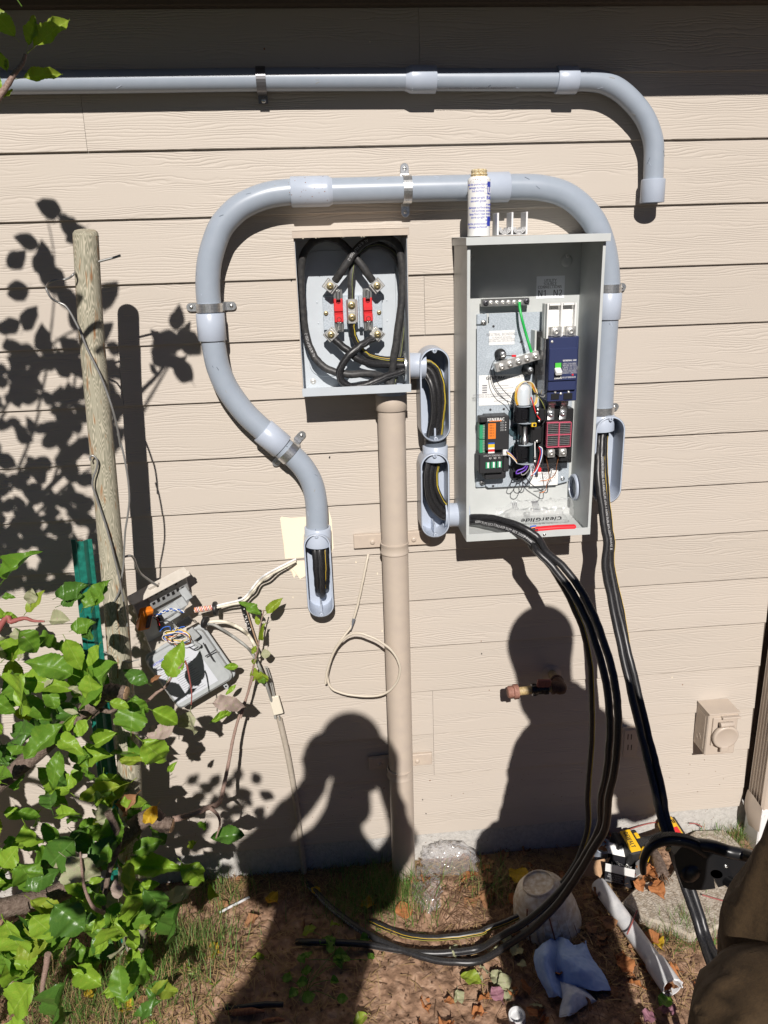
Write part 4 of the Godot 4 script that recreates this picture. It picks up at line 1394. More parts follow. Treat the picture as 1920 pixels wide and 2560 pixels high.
	for k in 4:
		lettering("LED " + str(k + 1), 0.0042, M.print, ctl, Transform3D(Basis(), Vector3(0.4942, 1.475, 0.0702) - Vector3(0.0, 0.0068 * k, 0)))
		g = Geo.new()
		g.bx(Vector3(0.5019, 1.475, 0.0705) - Vector3(0, 0.0068 * k, 0), Vector3(0.0018, 0.0018, 0.001), 0.0002)
		part("indicator", g, M.white, ctl)
	for k in 5:
		var yy: float = [820, 832, 858, 880, 894][k]
		var cols := [M.blue_wire, M.yellow, M.white, M.red, M.white]
		var p0 := Vector3(0.4551, 1.4217, 0.0705)
		var p1 := Vector3(0.4722, 1.3926, 0.0705)
		var f0: float = [0.0, 0.15, 0.47, 0.63, 0.86][k]
		var f1: float = [0.14, 0.46, 0.62, 0.85, 1.0][k]
		block("colour_label", Vector3(p0.x, lerpf(p0.y, p1.y, f0), 0.0705), Vector3(p1.x, lerpf(p0.y, p1.y, f1), 0.0705), 0.07, cols[k], ctl, 0.0)
	lettering("UTILITY SENSING LOAD", 0.0042, M.print, ctl, Transform3D(Basis(), Vector3(0.4724, 1.3868, 0.0742)))
	lettering("N1   N2   T1", 0.0044, M.white, ctl, Transform3D(Basis(), Vector3(0.4725, 1.3795, 0.0742)))
	for k in 2:
		var ga: Vector3 = [Vector3(0.4337, 1.4699, 0.058), Vector3(0.4341, 1.4275, 0.058)][k]
		var gb: Vector3 = [Vector3(0.4505, 1.4296, 0.058), Vector3(0.4503, 1.3883, 0.058)][k]
		var gt = block("green_terminal", ga, gb, 0.03, M.green_term, t, 0.001)
		for j in 9:
			g = Geo.new()
			g.bx(Vector3(lerpf(ga.x, gb.x, 0.68), lerpf(ga.y, gb.y, (j + 0.5) / 9.0), 0.0585), Vector3(0.0055, 0.0024, 0.002), 0.0004)
			part("terminal_screw", g, M.alu, gt)
	for k in 3:
		var fc: Vector3 = [Vector3(0.4537, 1.3601, 0.0742), Vector3(0.4692, 1.3606, 0.0742), Vector3(0.4853, 1.3611, 0.0742)][k]
		g = Geo.new()
		g.bx(fc, Vector3(0.0125, 0.018, 0.004), 0.001)
		var fu = part("fuse_holder", g, M.green_term, ctl)
		g = Geo.new()
		g.lathe(fc + Vector3(0, -0.006, 0.003), Vector3.UP, [Vector2(0.0026, 0), Vector2(0.0026, 0.014), Vector2(0.0018, 0.015)], 10)
		part("fuse", g, M.white, fu)
	block("wire_plug", Vector3(0.4955, 1.4009, 0.07), Vector3(0.5084, 1.3839, 0.07), 0.05, M.white_ptc, t, 0.0015)
	# motor: capped can on top, two black taped coils with flanges, bright plunger between
	var bk := mat(lin(0.05, 0.075, 0.085), 0.35, 0.7)
	g = Geo.new()
	g.prism(circle(0.0135, 20), Transform3D(Basis(), Vector3(0.5361, 1.4392, 0.021)), 0.004)
	g.prism(circle(0.02, 20), Transform3D(Basis(), Vector3(0.5397, 1.4863, 0.021)), 0.003)
	g.prism(circle(0.02, 20), Transform3D(Basis(), Vector3(0.5415, 1.3803, 0.021)), 0.003)
	slab(g, Vector3(0.5346, 1.4581, 0.025), Vector3(0.5632, 1.4158, 0.025), 0.021, 0.0008)
	part("motor_bracket", g, mat(lin(0.1, 0.17, 0.2), 0.35, 0.6), t)
	g = Geo.new()
	var can := Vector3(0.5477, 1.5198, 0.062)
	var can_t := Vector3(0.5463, 1.5742, 0.062)
	g.lathe(can, Vector3.UP, [Vector2(0.0205, 0), Vector2(0.0205, can_t.y - can.y - 0.014), Vector2(0.018, can_t.y - can.y - 0.006), Vector2(0.011, can_t.y - can.y), Vector2(0.0001, can_t.y - can.y + 0.001)], 24, true, false)
	part("capacitor_can", g, mat(lin(0.7, 0.76, 0.8), 0.3, 0.25), t)
	for k in 2:
		var a: Vector3 = [Vector3(0.5268, 1.5201, 0.085), Vector3(0.5283, 1.414, 0.085)][k]
		var b: Vector3 = [Vector3(0.5627, 1.4734, 0.085), Vector3(0.5658, 1.3663, 0.085)][k]
		var mx := (a.x + b.x) / 2
		g = Geo.new()
		g.lathe(Vector3(mx, b.y, 0.06), Vector3.UP, [Vector2(0.0195, 0), Vector2(0.0205, 0.004), Vector2(0.0192, 0.014), Vector2(0.0205, 0.026), Vector2(0.019, a.y - b.y - 0.004), Vector2(0.018, a.y - b.y)], 16)
		g.bx(Vector3(mx + 0.004, (a.y + b.y) / 2, 0.08), Vector3(0.016, 0.024, 0.006), 0.0025)
		part("coil", g, M.black_gloss, t)
		g = Geo.new()
		slab(g, [Vector3(0.5627, 1.5185, 0.08), Vector3(0.5658, 1.4116, 0.08)][k], [Vector3(0.5811, 1.4715, 0.08), Vector3(0.5798, 1.3625, 0.08)][k], 0.03, 0.002)
		part("coil_frame", g, bk, t)
		for yy in [[Vector3(0.5513, 1.5154, 0.06), Vector3(0.5557, 1.4108, 0.06)][k], [Vector3(0.5558, 1.4703, 0.06), Vector3(0.5588, 1.3585, 0.06)][k]]:
			g = Geo.new()
			g.lathe(yy, Vector3.UP, [Vector2(0.0245, 0), Vector2(0.0245, 0.0018)], 24)
			part("coil_flange", g, M.plate, t)
	g = Geo.new()
	g.lathe(Vector3(0.5555, 1.4106, 0.062), Vector3.UP, [Vector2(0.0115, 0), Vector2(0.0115, 0.016), Vector2(0.0075, 0.021), Vector2(0.0075, 0.05)], 18)
	part("plunger", g, M.steel, t)
	block("plunger_link", Vector3(0.5401, 1.4672, 0.07), Vector3(0.5458, 1.4367, 0.07), 0.045, M.black, t, 0.001)
	block("yellow_tag", Vector3(0.5668, 1.4734, 0.089), Vector3(0.5801, 1.463, 0.089), 0.082, M.yellow, t, 0.0008)
	bolt("contact", Vector3(0.5741, 1.4685, 0.089), 0.0028, M.black, t)
	block("relay", Vector3(0.5715, 1.4585, 0.07), Vector3(0.6036, 1.414, 0.07), 0.022, M.black, t, 0.004)
	block("relay", Vector3(0.5869, 1.5093, 0.085), Vector3(0.6043, 1.4763, 0.085), 0.05, M.black, t, 0.003)
	for p in [Vector3(0.5828, 1.5085, 0.088), Vector3(0.5819, 1.4989, 0.088), Vector3(0.5871, 1.4777, 0.088), Vector3(0.5835, 1.4226, 0.086), Vector3(0.5793, 1.3791, 0.086), Vector3(0.5797, 1.3674, 0.086)]:
		bolt("contact", p, 0.003, M.steel, t, 0.9)
	wire("wire", xyz([0.5774, 1.4227, 0.088, 0.5776, 1.4063, 0.088, 0.5787, 1.3813, 0.088]), 0.0016, M.white, t)
	# round dark plate and its tail loops
	g = Geo.new()
	g.prism(circle(0.0285, 26), Transform3D(Basis(), Vector3(0.5539, 1.3287, 0.03)), 0.003, 0.0005)
	slab(g, Vector3(0.5335, 1.3271, 0.033), Vector3(0.5728, 1.307, 0.033), 0.03, 0.002)
	part("round_plate", g, mat(lin(0.018, 0.02, 0.024), 0.5), t)
	# wiring
	for k in 6:
		var o := Vector3(0.0008 * k, 0.001 * (k % 3), 0.0012 * k)
		var pts := []
		for p in xyz([0.5274, 1.5204, 0.06, 0.5253, 1.5398, 0.06, 0.5267, 1.5621, 0.06, 0.5351, 1.576, 0.06, 0.5496, 1.5808, 0.06, 0.5643, 1.5747, 0.06, 0.5745, 1.5584, 0.06, 0.5799, 1.5421, 0.06, 0.5772, 1.5245, 0.06, 0.5725, 1.5167, 0.06]):
			pts.append(p + o + Vector3(rng.randf_range(-0.0016, 0.0016), rng.randf_range(-0.0016, 0.0016), 0.016))
		wire("wire", pts, 0.0011, [M.yellow, M.cream_wire, M.yellow, M.orange, M.yellow, M.cream_wire][k], t)
	wire("wire", xyz([0.5639, 1.5423, 0.085, 0.5702, 1.5245, 0.085, 0.5746, 1.5099, 0.085, 0.5802, 1.4952, 0.085, 0.5911, 1.4801, 0.085]), 0.0016, M.red, t)
	wire("wire", xyz([0.5693, 1.5547, 0.085, 0.5858, 1.5445, 0.085, 0.5993, 1.5248, 0.085, 0.605, 1.5021, 0.085, 0.6042, 1.4795, 0.085, 0.5964, 1.4676, 0.085]), 0.0013, M.ink, t)
	wire("wire", xyz([0.5735, 1.5509, 0.082, 0.5902, 1.5342, 0.082, 0.6023, 1.5113, 0.082, 0.606, 1.4885, 0.082]), 0.0012, mat(lin(0.25, 0.27, 0.08), 0.5), t)
	wire("wire", xyz([0.5872, 1.5436, 0.08, 0.5987, 1.5399, 0.08, 0.6033, 1.546, 0.08]), 0.0012, M.grey_wire, t)
	for k in 7:
		var cc = [M.purple, M.cream_wire, M.orange, M.green, M.yellow, M.red, M.white][k]
		var o := Vector3(0.0005 * k, -0.0016 * k + 0.004, 0.0007 * k)
		var pts := []
		for p in xyz([0.5043, 1.3943, 0.075, 0.5127, 1.3883, 0.075, 0.5211, 1.3795, 0.075, 0.5296, 1.369, 0.075]):
			pts.append(p + o)
		wire("wire", pts, 0.0011, cc, t)
	wire("wire", xyz([0.56, 1.3603, 0.08, 0.5504, 1.349, 0.08, 0.5339, 1.3432, 0.08, 0.5308, 1.3349, 0.08, 0.5407, 1.336, 0.08, 0.5555, 1.3437, 0.08, 0.5618, 1.3551, 0.08]), 0.0018, M.purple, t)
	wire("wire", xyz([0.5673, 1.3599, 0.08, 0.5654, 1.3448, 0.08, 0.5541, 1.3319, 0.08, 0.5459, 1.3307, 0.08, 0.544, 1.3392, 0.08]), 0.0014, M.grey_wire, t)
	wire("wire", xyz([0.5902, 1.4082, 0.085, 0.5987, 1.4012, 0.085, 0.5984, 1.3812, 0.085, 0.5918, 1.3582, 0.085, 0.5825, 1.3385, 0.085, 0.5695, 1.3307, 0.085]), 0.0014, M.white, t)
	wire("wire", xyz([0.5886, 1.4066, 0.085, 0.5939, 1.3948, 0.085, 0.5913, 1.3749, 0.085, 0.5854, 1.3518, 0.085, 0.576, 1.3355, 0.085, 0.5712, 1.3273, 0.085]), 0.0013, M.red, t)
	wire("wire", xyz([0.5936, 1.4047, 0.085, 0.5974, 1.3913, 0.085, 0.5947, 1.3714, 0.085, 0.5888, 1.3482, 0.085, 0.5794, 1.3302, 0.085]), 0.0012, M.blue_wire, t)
	wire("wire", xyz([0.613, 1.3826, 0.08, 0.6127, 1.3725, 0.08, 0.6174, 1.3521, 0.08, 0.6201, 1.3351, 0.08, 0.623, 1.3179, 0.08, 0.6169, 1.3012, 0.08, 0.6142, 1.2842, 0.08, 0.6043, 1.2772, 0.08, 0.5959, 1.2784, 0.08]), 0.0012, M.copper, t)
	wire("wire", xyz([0.6464, 1.3875, 0.08, 0.6454, 1.3708, 0.08, 0.6418, 1.3508, 0.08, 0.6408, 1.3339, 0.08, 0.6314, 1.3192, 0.08, 0.6149, 1.3116, 0.08, 0.5982, 1.3108, 0.08]), 0.0012, M.copper, t)
	for k in 4:
		wire("wire", [xyz([0.5322, 1.3163, 0.05, 0.5241, 1.3013, 0.05, 0.5226, 1.2893, 0.05, 0.5328, 1.287, 0.05, 0.5427, 1.3002, 0.05, 0.5458, 1.3122, 0.05]), xyz([0.5525, 1.3128, 0.05, 0.558, 1.2959, 0.05, 0.5518, 1.2755, 0.05, 0.5417, 1.2698, 0.05, 0.5331, 1.2765, 0.05, 0.5344, 1.2903, 0.05]), xyz([0.5542, 1.3117, 0.05, 0.5599, 1.2889, 0.05, 0.57, 1.2918, 0.05, 0.5713, 1.3056, 0.05, 0.5627, 1.3112, 0.05]), xyz([0.566, 1.3128, 0.05, 0.5801, 1.2947, 0.05, 0.601, 1.2796, 0.05, 0.6219, 1.2662, 0.05, 0.6285, 1.2728, 0.05, 0.626, 1.2956, 0.05])][k], 0.0012, M.ink, t)
	# lower labels
	lb = block("terminal_label", Vector3(0.5857, 1.3218, 0.024), Vector3(0.6643, 1.2797, 0.024), 0.0207, M.white, t, 0.0003)
	lettering("CUSTOMER LOAD", 0.0055, M.grey_ink, lb, Transform3D(Basis(), Vector3(0.6295, 1.3132, 0.0242)))
	lettering("T1  LUGS  T2", 0.0085, M.grey_ink, lb, Transform3D(Basis(), Vector3(0.6264, 1.3036, 0.0242)))
	lettering("75C CU AL WIRE", 0.0042, M.grey_ink, lb, Transform3D(Basis(), Vector3(0.6285, 1.2916, 0.0242)))
	lb = block("source_label", Vector3(0.5929, 1.342, 0.023), Vector3(0.6644, 1.3173, 0.023), 0.0207, M.label_grey, t, 0.0003)
	lettering("GENERATOR SOURCE", 0.0062, M.ink, lb, Transform3D(Basis(), Vector3(0.629, 1.3359, 0.0232)))
	lettering("E1 UPPER E2", 0.0105, M.ink, lb, Transform3D(Basis(), Vector3(0.6318, 1.3247, 0.0232)))
	block("red_cap", Vector3(0.5975, 1.3412, 0.06), Vector3(0.606, 1.3298, 0.06), 0.03, M.red_rub, t, 0.001)
	# the locknut seen on the inner right wall
	g = Geo.new()
	g.lathe(Vector3(x1 - 0.0012, 1.277, 0.046), Vector3(-1, 0, 0), [Vector2(0.037, 0), Vector2(0.037, 0.006), Vector2(0.034, 0.0085), Vector2(0.0305, 0.0085), Vector2(0.029, 0.0005), Vector2(0.0001, 0.0004)], 30, false, false)
	part("locknut", g, M.pvc_light, t)
	g = Geo.new()
	g.lathe(Vector3(x1 - 0.0018, 1.277, 0.046), Vector3(-1, 0, 0), [Vector2(0.0292, 0), Vector2(0.0001, 0.0002)], 24, false, false)
	part("pipe_mouth", g, M.pvc_dark, t)

	# loose things in and on the box
	# crumpled clear bottle
	t = thing("plastic_bottle", "crumpled clear plastic bottle with a torn label lying in the bottom of the transfer box", "bottle", Vector3(0.585, 1.19, 0.08))
	var p0 := Vector3(0.48, 1.224, 0.075)
	var p1 := Vector3(0.6883, 1.232, 0.095)
	var ax := p1 - p0
	var L := ax.length()
	g = Geo.new()
	var rows := []
	var wn := noise(FastNoiseLite.TYPE_SIMPLEX_SMOOTH, 71, 1.0, 2)
	var prof := [[0.0, 0.013], [0.03, 0.0145], [0.06, 0.0135], [0.085, 0.0145], [0.11, 0.015], [0.2, 0.026], [0.28, 0.031], [0.36, 0.031], [0.42, 0.029], [0.5, 0.031], [0.6, 0.031], [0.64, 0.029], [0.72, 0.031], [0.8, 0.03], [0.9, 0.031], [0.965, 0.029], [0.99, 0.023], [1.0, 0.004]]
	var u1 := ax.normalized()
	var u2 := u1.cross(Vector3(0, 0, 1)).normalized()
	var u3 := u1.cross(u2)
	for j in 61:
		var f := j / 60.0
		var rr := 0.0
		for i in prof.size() - 1:
			if f <= prof[i + 1][0]:
				rr = lerpf(prof[i][1], prof[i + 1][1], (f - prof[i][0]) / (prof[i + 1][0] - prof[i][0]))
				break
		var row := []
		for i in 30:
			var an := TAU * i / 30
			var d := wn.get_noise_3d(f * 14.0, cos(an) * 1.8, sin(an) * 1.8) * 0.2 + absf(wn.get_noise_3d(f * 30.0 + 8.0, cos(an) * 3.0, sin(an) * 3.0)) * -0.14
			var q := rr * (1.0 + (d if f > 0.14 else d * 0.2))
			row.append(p0 + ax * f + u2 * cos(an) * q + u3 * sin(an) * q)
		rows.append(row)
	g.grid(rows, true)
	part("bottle_wall", g, M.clear, t)
	g = Geo.new()
	g.tube([p0 - u1 * 0.002, p0 + u1 * 0.001], 0.0145, 18, false)
	part("neck_ring", g, M.film, t)
	var on_bottle := func(p: Vector3) -> Vector3:
		var an := -0.6 - p.y / 0.031
		var q := 0.0318 + p.z
		var f := 0.55 - p.x / L
		return p0 + ax * f + u2 * cos(an) * q * -1.0 * 0.0 + (Vector3.UP * sin(-an) * -1.0 + Vector3(0, 0, 1) * cos(an)) * q
	lettering("ClearGlide", 0.016, M.ink, t, Transform3D(), true, on_bottle)
	for k in 5:
		var wk := func(p: Vector3) -> Vector3:
			var an := 0.75 + p.x / 0.031
			return p0 + ax * (0.44 + 0.018 * k - p.y / L) + (Vector3.UP * sin(an) + Vector3(0, 0, 1) * cos(an)) * (0.0318 + p.z)
		lettering("wire pulling lubricant keep from freezing", 0.0034, M.grey_ink, t, Transform3D(), false, wk, 0.034)
	for k in 3:
		var wk2 := func(p: Vector3) -> Vector3:
			var an := 1.0 + p.x / 0.031
			return p0 + ax * (0.19 + 0.022 * k - p.y / L) + (Vector3.UP * sin(an) + Vector3(0, 0, 1) * cos(an)) * (0.029 + 0.01 * k * 0.1 + p.z)
		lettering("wash hands after use", 0.0034, M.grey_ink, t, Transform3D(), false, wk2, 0.02)
	# red plier handle
	var q0 := Vector3(0.5591, 1.2045, 0.172)
	var q1 := Vector3(0.6663, 1.2046, 0.172)
	t = thing("red_handled_tool", "red rubber handled tool lying along the front lip of the transfer box", "hand tool", Vector3(0.62, 1.19, 0.165))
	g = Geo.new()
	g.tube(curve([q0, q0.lerp(q1, 0.2), q0.lerp(q1, 0.6) + Vector3(0, 0.001, 0), q1], 6), 0.0082, 14)
	g.lathe(q1, q1 - q0, [Vector2(0.0082, 0), Vector2(0.0068, 0.004), Vector2(0.0001, 0.0062)], 14, false, false)
	part("handle", g, M.red_rub, t)
	g = Geo.new()
	g.box(look((q0 * 2.0 - q1).lerp(q0, 0.72), q0 - q1), Vector3(0.016, 0.01, 0.08), 0.002)
	part("jaw", g, M.screw_dark, t)
	wire("insulation_scrap", [q0 + Vector3(-0.012, 0.009, 0.002), q0 + Vector3(0.004, 0.011, 0.002)], 0.0025, M.blue_wire, t)
	wire("insulation_scrap", [q0 + Vector3(-0.01, 0.007, 0.006), q0 + Vector3(0.002, 0.009, 0.006)], 0.002, M.copper, t)
	# spray tube of cutting oil standing on the hood
	var cb := Vector3(Vector3(0.4131, 2.0064, 0.125).x, 1.9435, 0.125)
	t = thing("glue_can", "white tube with blue print and a rusty neck standing on top of the transfer box", "can", cb)
	g = Geo.new()
	var ht := Vector3(0.4119, 2.0751, 0.125).y - cb.y
	g.lathe(cb, Vector3.UP, [Vector2(0.0262, 0), Vector2(0.0266, 0.002), Vector2(0.0266, ht - 0.012), Vector2(0.0258, ht - 0.005), Vector2(0.021, ht)], 28)
	var can_b = part("can_wall", g, M.white, t)
	g = Geo.new()
	var hn := Vector3(0.4112, 2.0913, 0.125).y - cb.y
	g.lathe(cb, Vector3.UP, [Vector2(0.0215, ht - 0.003), Vector2(0.0185, ht + 0.002), Vector2(0.0205, ht + 0.0045), Vector2(0.018, ht + 0.0075), Vector2(0.019, hn - 0.003), Vector2(0.0165, hn)], 24)
	part("neck", g, grainy(lin(0.36, 0.24, 0.1), lin(0.75, 0.7, 0.5), 0.8, 40.0, 72, 0.05), t)
	for k in 46:
		var an := rng.randf_range(-1.9, 1.9)
		var hh := ht - 0.006 - absf(rng.randfn(0.0, 0.009))
		g = Geo.new()
		g.lathe(cb + Vector3(sin(an) * 0.0262, hh, cos(an) * 0.0262), Vector3(sin(an), 0, cos(an)), [Vector2(rng.randf_range(0.0004, 0.0014), 0), Vector2(0.0001, 0.0007)], 5, false, false)
		part("rust_fleck", g, M.rust, can_b)
	var wrap_can := func(p: Vector3) -> Vector3:
		var an := p.x / 0.0266
		return cb + Vector3(sin(an) * (0.0267 + p.z), p.y, cos(an) * (0.0267 + p.z))
	for r2 in [[ht - 0.04, ht - 0.012], [0.022, 0.042]]:
		var rws := []
		for i in 9:
			var an := 0.62 + 0.9 * i / 8.0
			rws.append([cb + Vector3(sin(an) * 0.0268, r2[0], cos(an) * 0.0268), cb + Vector3(sin(an) * 0.0268, r2[1], cos(an) * 0.0268)])
		g = Geo.new()
		g.grid(rws, false, true)
		part("blue_panel", g, M.blue_ink, can_b)
	var line_at := func(s: String, x: float, y: float, h: float, m: Material, bold: bool):
		var wl := func(p: Vector3) -> Vector3:
			return wrap_can.call(p + Vector3(x, y, 0.0002 if m == M.white else 0.0))
		lettering(s, h, m, can_b, Transform3D(), bold, wl)
	line_at.call("CUT", 0.0235, ht - 0.031, 0.014, M.white, true)
	line_at.call("Bak", 0.0235, ht - 0.047, 0.008, M.blue_ink, true)
	for k in 14:
		if k in [3, 6, 11]:
			continue
		line_at.call(["for the protection of", "damage surface of", "hot surfaces", "keep from heat", "store upright", "use with gloves"][k % 6], -0.01 + 0.0016 * (k % 3), ht - 0.018 - k * 0.0072, 0.0042, M.blue_ink, false)
	for k in 6:
		line_at.call(["A harmful", "comp gas", "avoid fire", "keep cool", "shake can", "do not mix"][k], 0.0245, ht - 0.062 - k * 0.0068, 0.004, M.blue_ink, false)
	# white terminal covers
	t = thing("terminal_cover", "pale grey plastic terminal cover with two U shaped channels on top of the transfer box", "terminal cover", Vector3(0.475, 1.9435, 0.12))
	g = Geo.new()
	var zz := 0.125
	var fx := []
	for a in [Vector3(0.4542, 1.9775, 0.15), Vector3(0.4887, 1.9766, 0.15), Vector3(0.5236, 1.9757, 0.15)]:
		fx.append(a.x)
	var yb := 1.9438
	var hts := [Vector3(0.454, 1.994, 0.15).y, Vector3(0.4883, 1.9945, 0.15).y, Vector3(0.523, 1.9947, 0.15).y]
	var o := []
	for k in 3:
		g = Geo.new()
		g.bx(Vector3(fx[k], (yb + hts[k]) / 2, 0.125), Vector3(0.0045, hts[k] - yb, 0.05), 0.0006)
		part("fin", g, M.white_ptc, t)
	for k in 2:
		var c2 := Vector2((fx[k] + fx[k + 1]) / 2, yb + 0.0175)
		var hw: float = (fx[k + 1] - fx[k]) / 2 - 0.0018
		for ring in 3:
			g = Geo.new()
			var ro := hw - 0.0028 * ring
			o = []
			var inn := []
			for i in 13:
				var an := PI + PI * i / 12
				o.append(c2 + Vector2(cos(an), sin(an)) * ro)
				inn.append(c2 + Vector2(cos(an), sin(an)) * (ro - 0.0016))
			inn.reverse()
			o.append_array(inn)
			g.prism(o, Transform3D(Basis(), Vector3(0, 0, 0.1)), 0.05 - 0.001 * ring, 0.0002)
			part("channel", g, M.white_ptc, t)
		g = Geo.new()
		g.bx(Vector3(c2.x, yb + 0.0006, 0.125), Vector3(hw * 2, 0.0012, 0.049), 0.0003)
		part("floor", g, M.white_ptc, t)

# one insulated conductor along a smooth run; «stripe» lays coloured threads on its face, «print» white lettering
func cable(label: String, pts: Array, r: float, group: String, stripe := [], print_text := "", print_at := 0.0, m: Material = null, per := 9, called := "power_cable") -> Node3D:
	var c := curve(pts, per)
	var wob := label.length() * 1.7
	for j in range(2, c.size() - 2):
		c[j] += Vector3(hf.get_noise_2d(j * 0.13 + wob, 1.0), hf.get_noise_2d(j * 0.13, 9.0 + wob), 0) * 0.0016
	var t := thing(called, label, "cable", c[c.size() - 1], group)
	var g := Geo.new()
	g.tube(c, r, 14)
	var o = part("sheath", g, m if m else M.cable, t)
	for s in stripe:
		var line := []
		for j in c.size():
			var tg: Vector3 = (c[mini(j + 1, c.size() - 1)] - c[maxi(j - 1, 0)]).normalized()
			var d: Vector3 = s[0]
			d = (d - tg * d.dot(tg)).normalized()
			line.append(c[j] + d * r * 0.985)
		g = Geo.new()
		g.tube(line, r * 0.075, 5, false)
		part("stripe", g, s[1], t)
	if print_text != "":
		var len := [0.0]
		for j in range(1, c.size()):
			len.append(len[j - 1] + (c[j] as Vector3).distance_to(c[j - 1]))
		var total: float = len[len.size() - 1]
		var bend := func(p: Vector3) -> Vector3:
			var s := clampf(print_at * total + p.x, 0.001, total - 0.001)
			var j := 0
			while j < len.size() - 2 and len[j + 1] < s:
				j += 1
			var f: float = (s - len[j]) / maxf(len[j + 1] - len[j], 1e-6)
			var pos: Vector3 = (c[j] as Vector3).lerp(c[j + 1], f)
			var ta: Vector3 = (c[j + 1] - c[maxi(j - 1, 0)]).normalized()
			var tb: Vector3 = (c[mini(j + 2, c.size() - 1)] - c[j]).normalized()
			var tg := ta.lerp(tb, f).normalized()
			var d := Vector3(0, 0.25, 1)
			d = (d - tg * d.dot(tg)).normalized()
			var sd := d.cross(tg)
			var an := p.y / r
			return pos + (d * cos(an) + sd * sin(an)) * (r + 0.0001 + p.z)
		lettering(print_text, 0.0062, M.print, t, Transform3D(), false, bend)
	return t

func build_cables():
	var R := 0.0096
	var R2 := 0.0086
	var front := Vector3(0.15, 0.3, 1)
	# ---- supply conductors rising from the riser into the meter box
	var gs := "supply conductors curling inside the meter box"
	cable("thick black cable looping down the left inner side of the meter box", xyz([0.1966, 1.5833, 0.05, 0.1801, 1.6053, 0.05, 0.1392, 1.6178, 0.06, 0.0924, 1.619, 0.066, 0.053, 1.6261, 0.06, 0.0266, 1.6408, 0.055, 0.0031, 1.6694, 0.05, -0.0117, 1.7147, 0.045, -0.0172, 1.768, 0.05, -0.0182, 1.8239, 0.055, -0.0166, 1.8747, 0.06, -0.0078, 1.9128, 0.068, 0.0124, 1.9387, 0.07, 0.047, 1.9515, 0.06, 0.0807, 1.9415, 0.055, 0.1057, 1.919, 0.058, 0.1247, 1.8982, 0.064, 0.1439, 1.8698, 0.064, 0.1601, 1.8476, 0.056]), R, gs, [], "AL 4/0 XLP USE-2", 0.36, M.cable_dull)
	cable("thick black cable up the right inside of the meter box, crossing to upper left", xyz([0.1996, 1.5832, 0.05, 0.2029, 1.6107, 0.05, 0.2092, 1.6622, 0.06, 0.2199, 1.724, 0.065, 0.2307, 1.7923, 0.068, 0.2342, 1.8515, 0.07, 0.2316, 1.8981, 0.074, 0.2218, 1.9308, 0.074, 0.1965, 1.9479, 0.07, 0.1619, 1.945, 0.074, 0.1311, 1.9296, 0.078, 0.104, 1.9, 0.076, 0.0829, 1.8718, 0.07, 0.067, 1.8506, 0.056]), R, gs, [], "AL 4/0 XLP USE-2", 0.83, M.cable_dull)
	cable("striped black cable rising behind the right one and dropping to the middle lugs", xyz([0.2057, 1.5821, 0.045, 0.2163, 1.6165, 0.035, 0.2279, 1.6663, 0.03, 0.2367, 1.7327, 0.03, 0.2409, 1.8021, 0.032, 0.2353, 1.8702, 0.032, 0.2134, 1.9141, 0.034, 0.1768, 1.9314, 0.036, 0.1413, 1.9239, 0.042, 0.1174, 1.8975, 0.05, 0.1083, 1.8629, 0.056, 0.1052, 1.8277, 0.056, 0.105, 1.7998, 0.052]), R2, gs, [[Vector3(0.3, 0, 1), mat(lin(0.26, 0.3, 0.1), 0.5)]], "", 0.0, M.cable_dull)
	# ---- load conductors: meter box, both oval fittings, transfer box, then the hanging loop
	var gl := "load conductors hanging out of the transfer box"
	var a := xyz([0.0533, 1.7133, 0.056, 0.0651, 1.7007, 0.058, 0.089, 1.6805, 0.062, 0.1171, 1.6567, 0.066, 0.1528, 1.6428, 0.06, 0.196, 1.6372, 0.05, 0.2369, 1.6333, 0.046, 0.2737, 1.6315, 0.044, 0.2991, 1.6209, 0.046, 0.3134, 1.5996, 0.05, 0.3214, 1.5678, 0.055, 0.3237, 1.5244, 0.055, 0.3207, 1.48, 0.052, 0.315, 1.4487, 0.05, 0.3102, 1.4186, 0.045])
	a.append_array(xyz([0.3125, 1.387, 0.046, 0.2999, 1.3303, 0.05, 0.3057, 1.2747, 0.05, 0.333, 1.2317, 0.046, 0.3722, 1.2138, 0.044]))
	a.append_array(xyz([0.398, 1.2114, 0.06, 0.4294, 1.2218, 0.095, 0.4658, 1.2241, 0.125, 0.5, 1.2223, 0.16, 0.5351, 1.2099, 0.188, 0.5632, 1.189, 0.205]))
	a.append_array(xyz([0.5716, 1.1692, 0.24, 0.6072, 1.1378, 0.28, 0.6384, 1.0931, 0.32, 0.6572, 1.0469, 0.37, 0.6674, 0.9993, 0.42, 0.673, 0.9503, 0.47, 0.6762, 0.9004, 0.5, 0.677, 0.8452, 0.52, 0.6755, 0.775, 0.53, 0.6728, 0.6964, 0.53, 0.6674, 0.6129, 0.52]))
	a.append_array(xyz([0.6684, 0.5163, 0.51, 0.6384, 0.4312, 0.5, 0.6046, 0.3333, 0.485, 0.5636, 0.2418, 0.47, 0.5104, 0.1582, 0.455, 0.4445, 0.0912, 0.44]))
	a.append_array(xyz([0.3695, 0.03, 0.4268, 0.2978, 0.022, 0.4163, 0.223, 0.018, 0.3895, 0.144, 0.018, 0.3454, 0.077, 0.018, 0.297, 0.0084, 0.016, 0.2279, -0.0537, 0.014, 0.1505, -0.0938, 0.01, 0.0848, -0.1167, -0.01, 0.026, -0.1246, -0.05, -0.0396]))
	cable("outermost black cable of the hanging loop, running left over the soil to the wall", a, R, gl, [], "PRIORITY WIRE & CABLE 4/0 AWG COMPRESSED STRAND AL AA-8000 USE-2 600V XLPE (UL) E362439", 0.93)
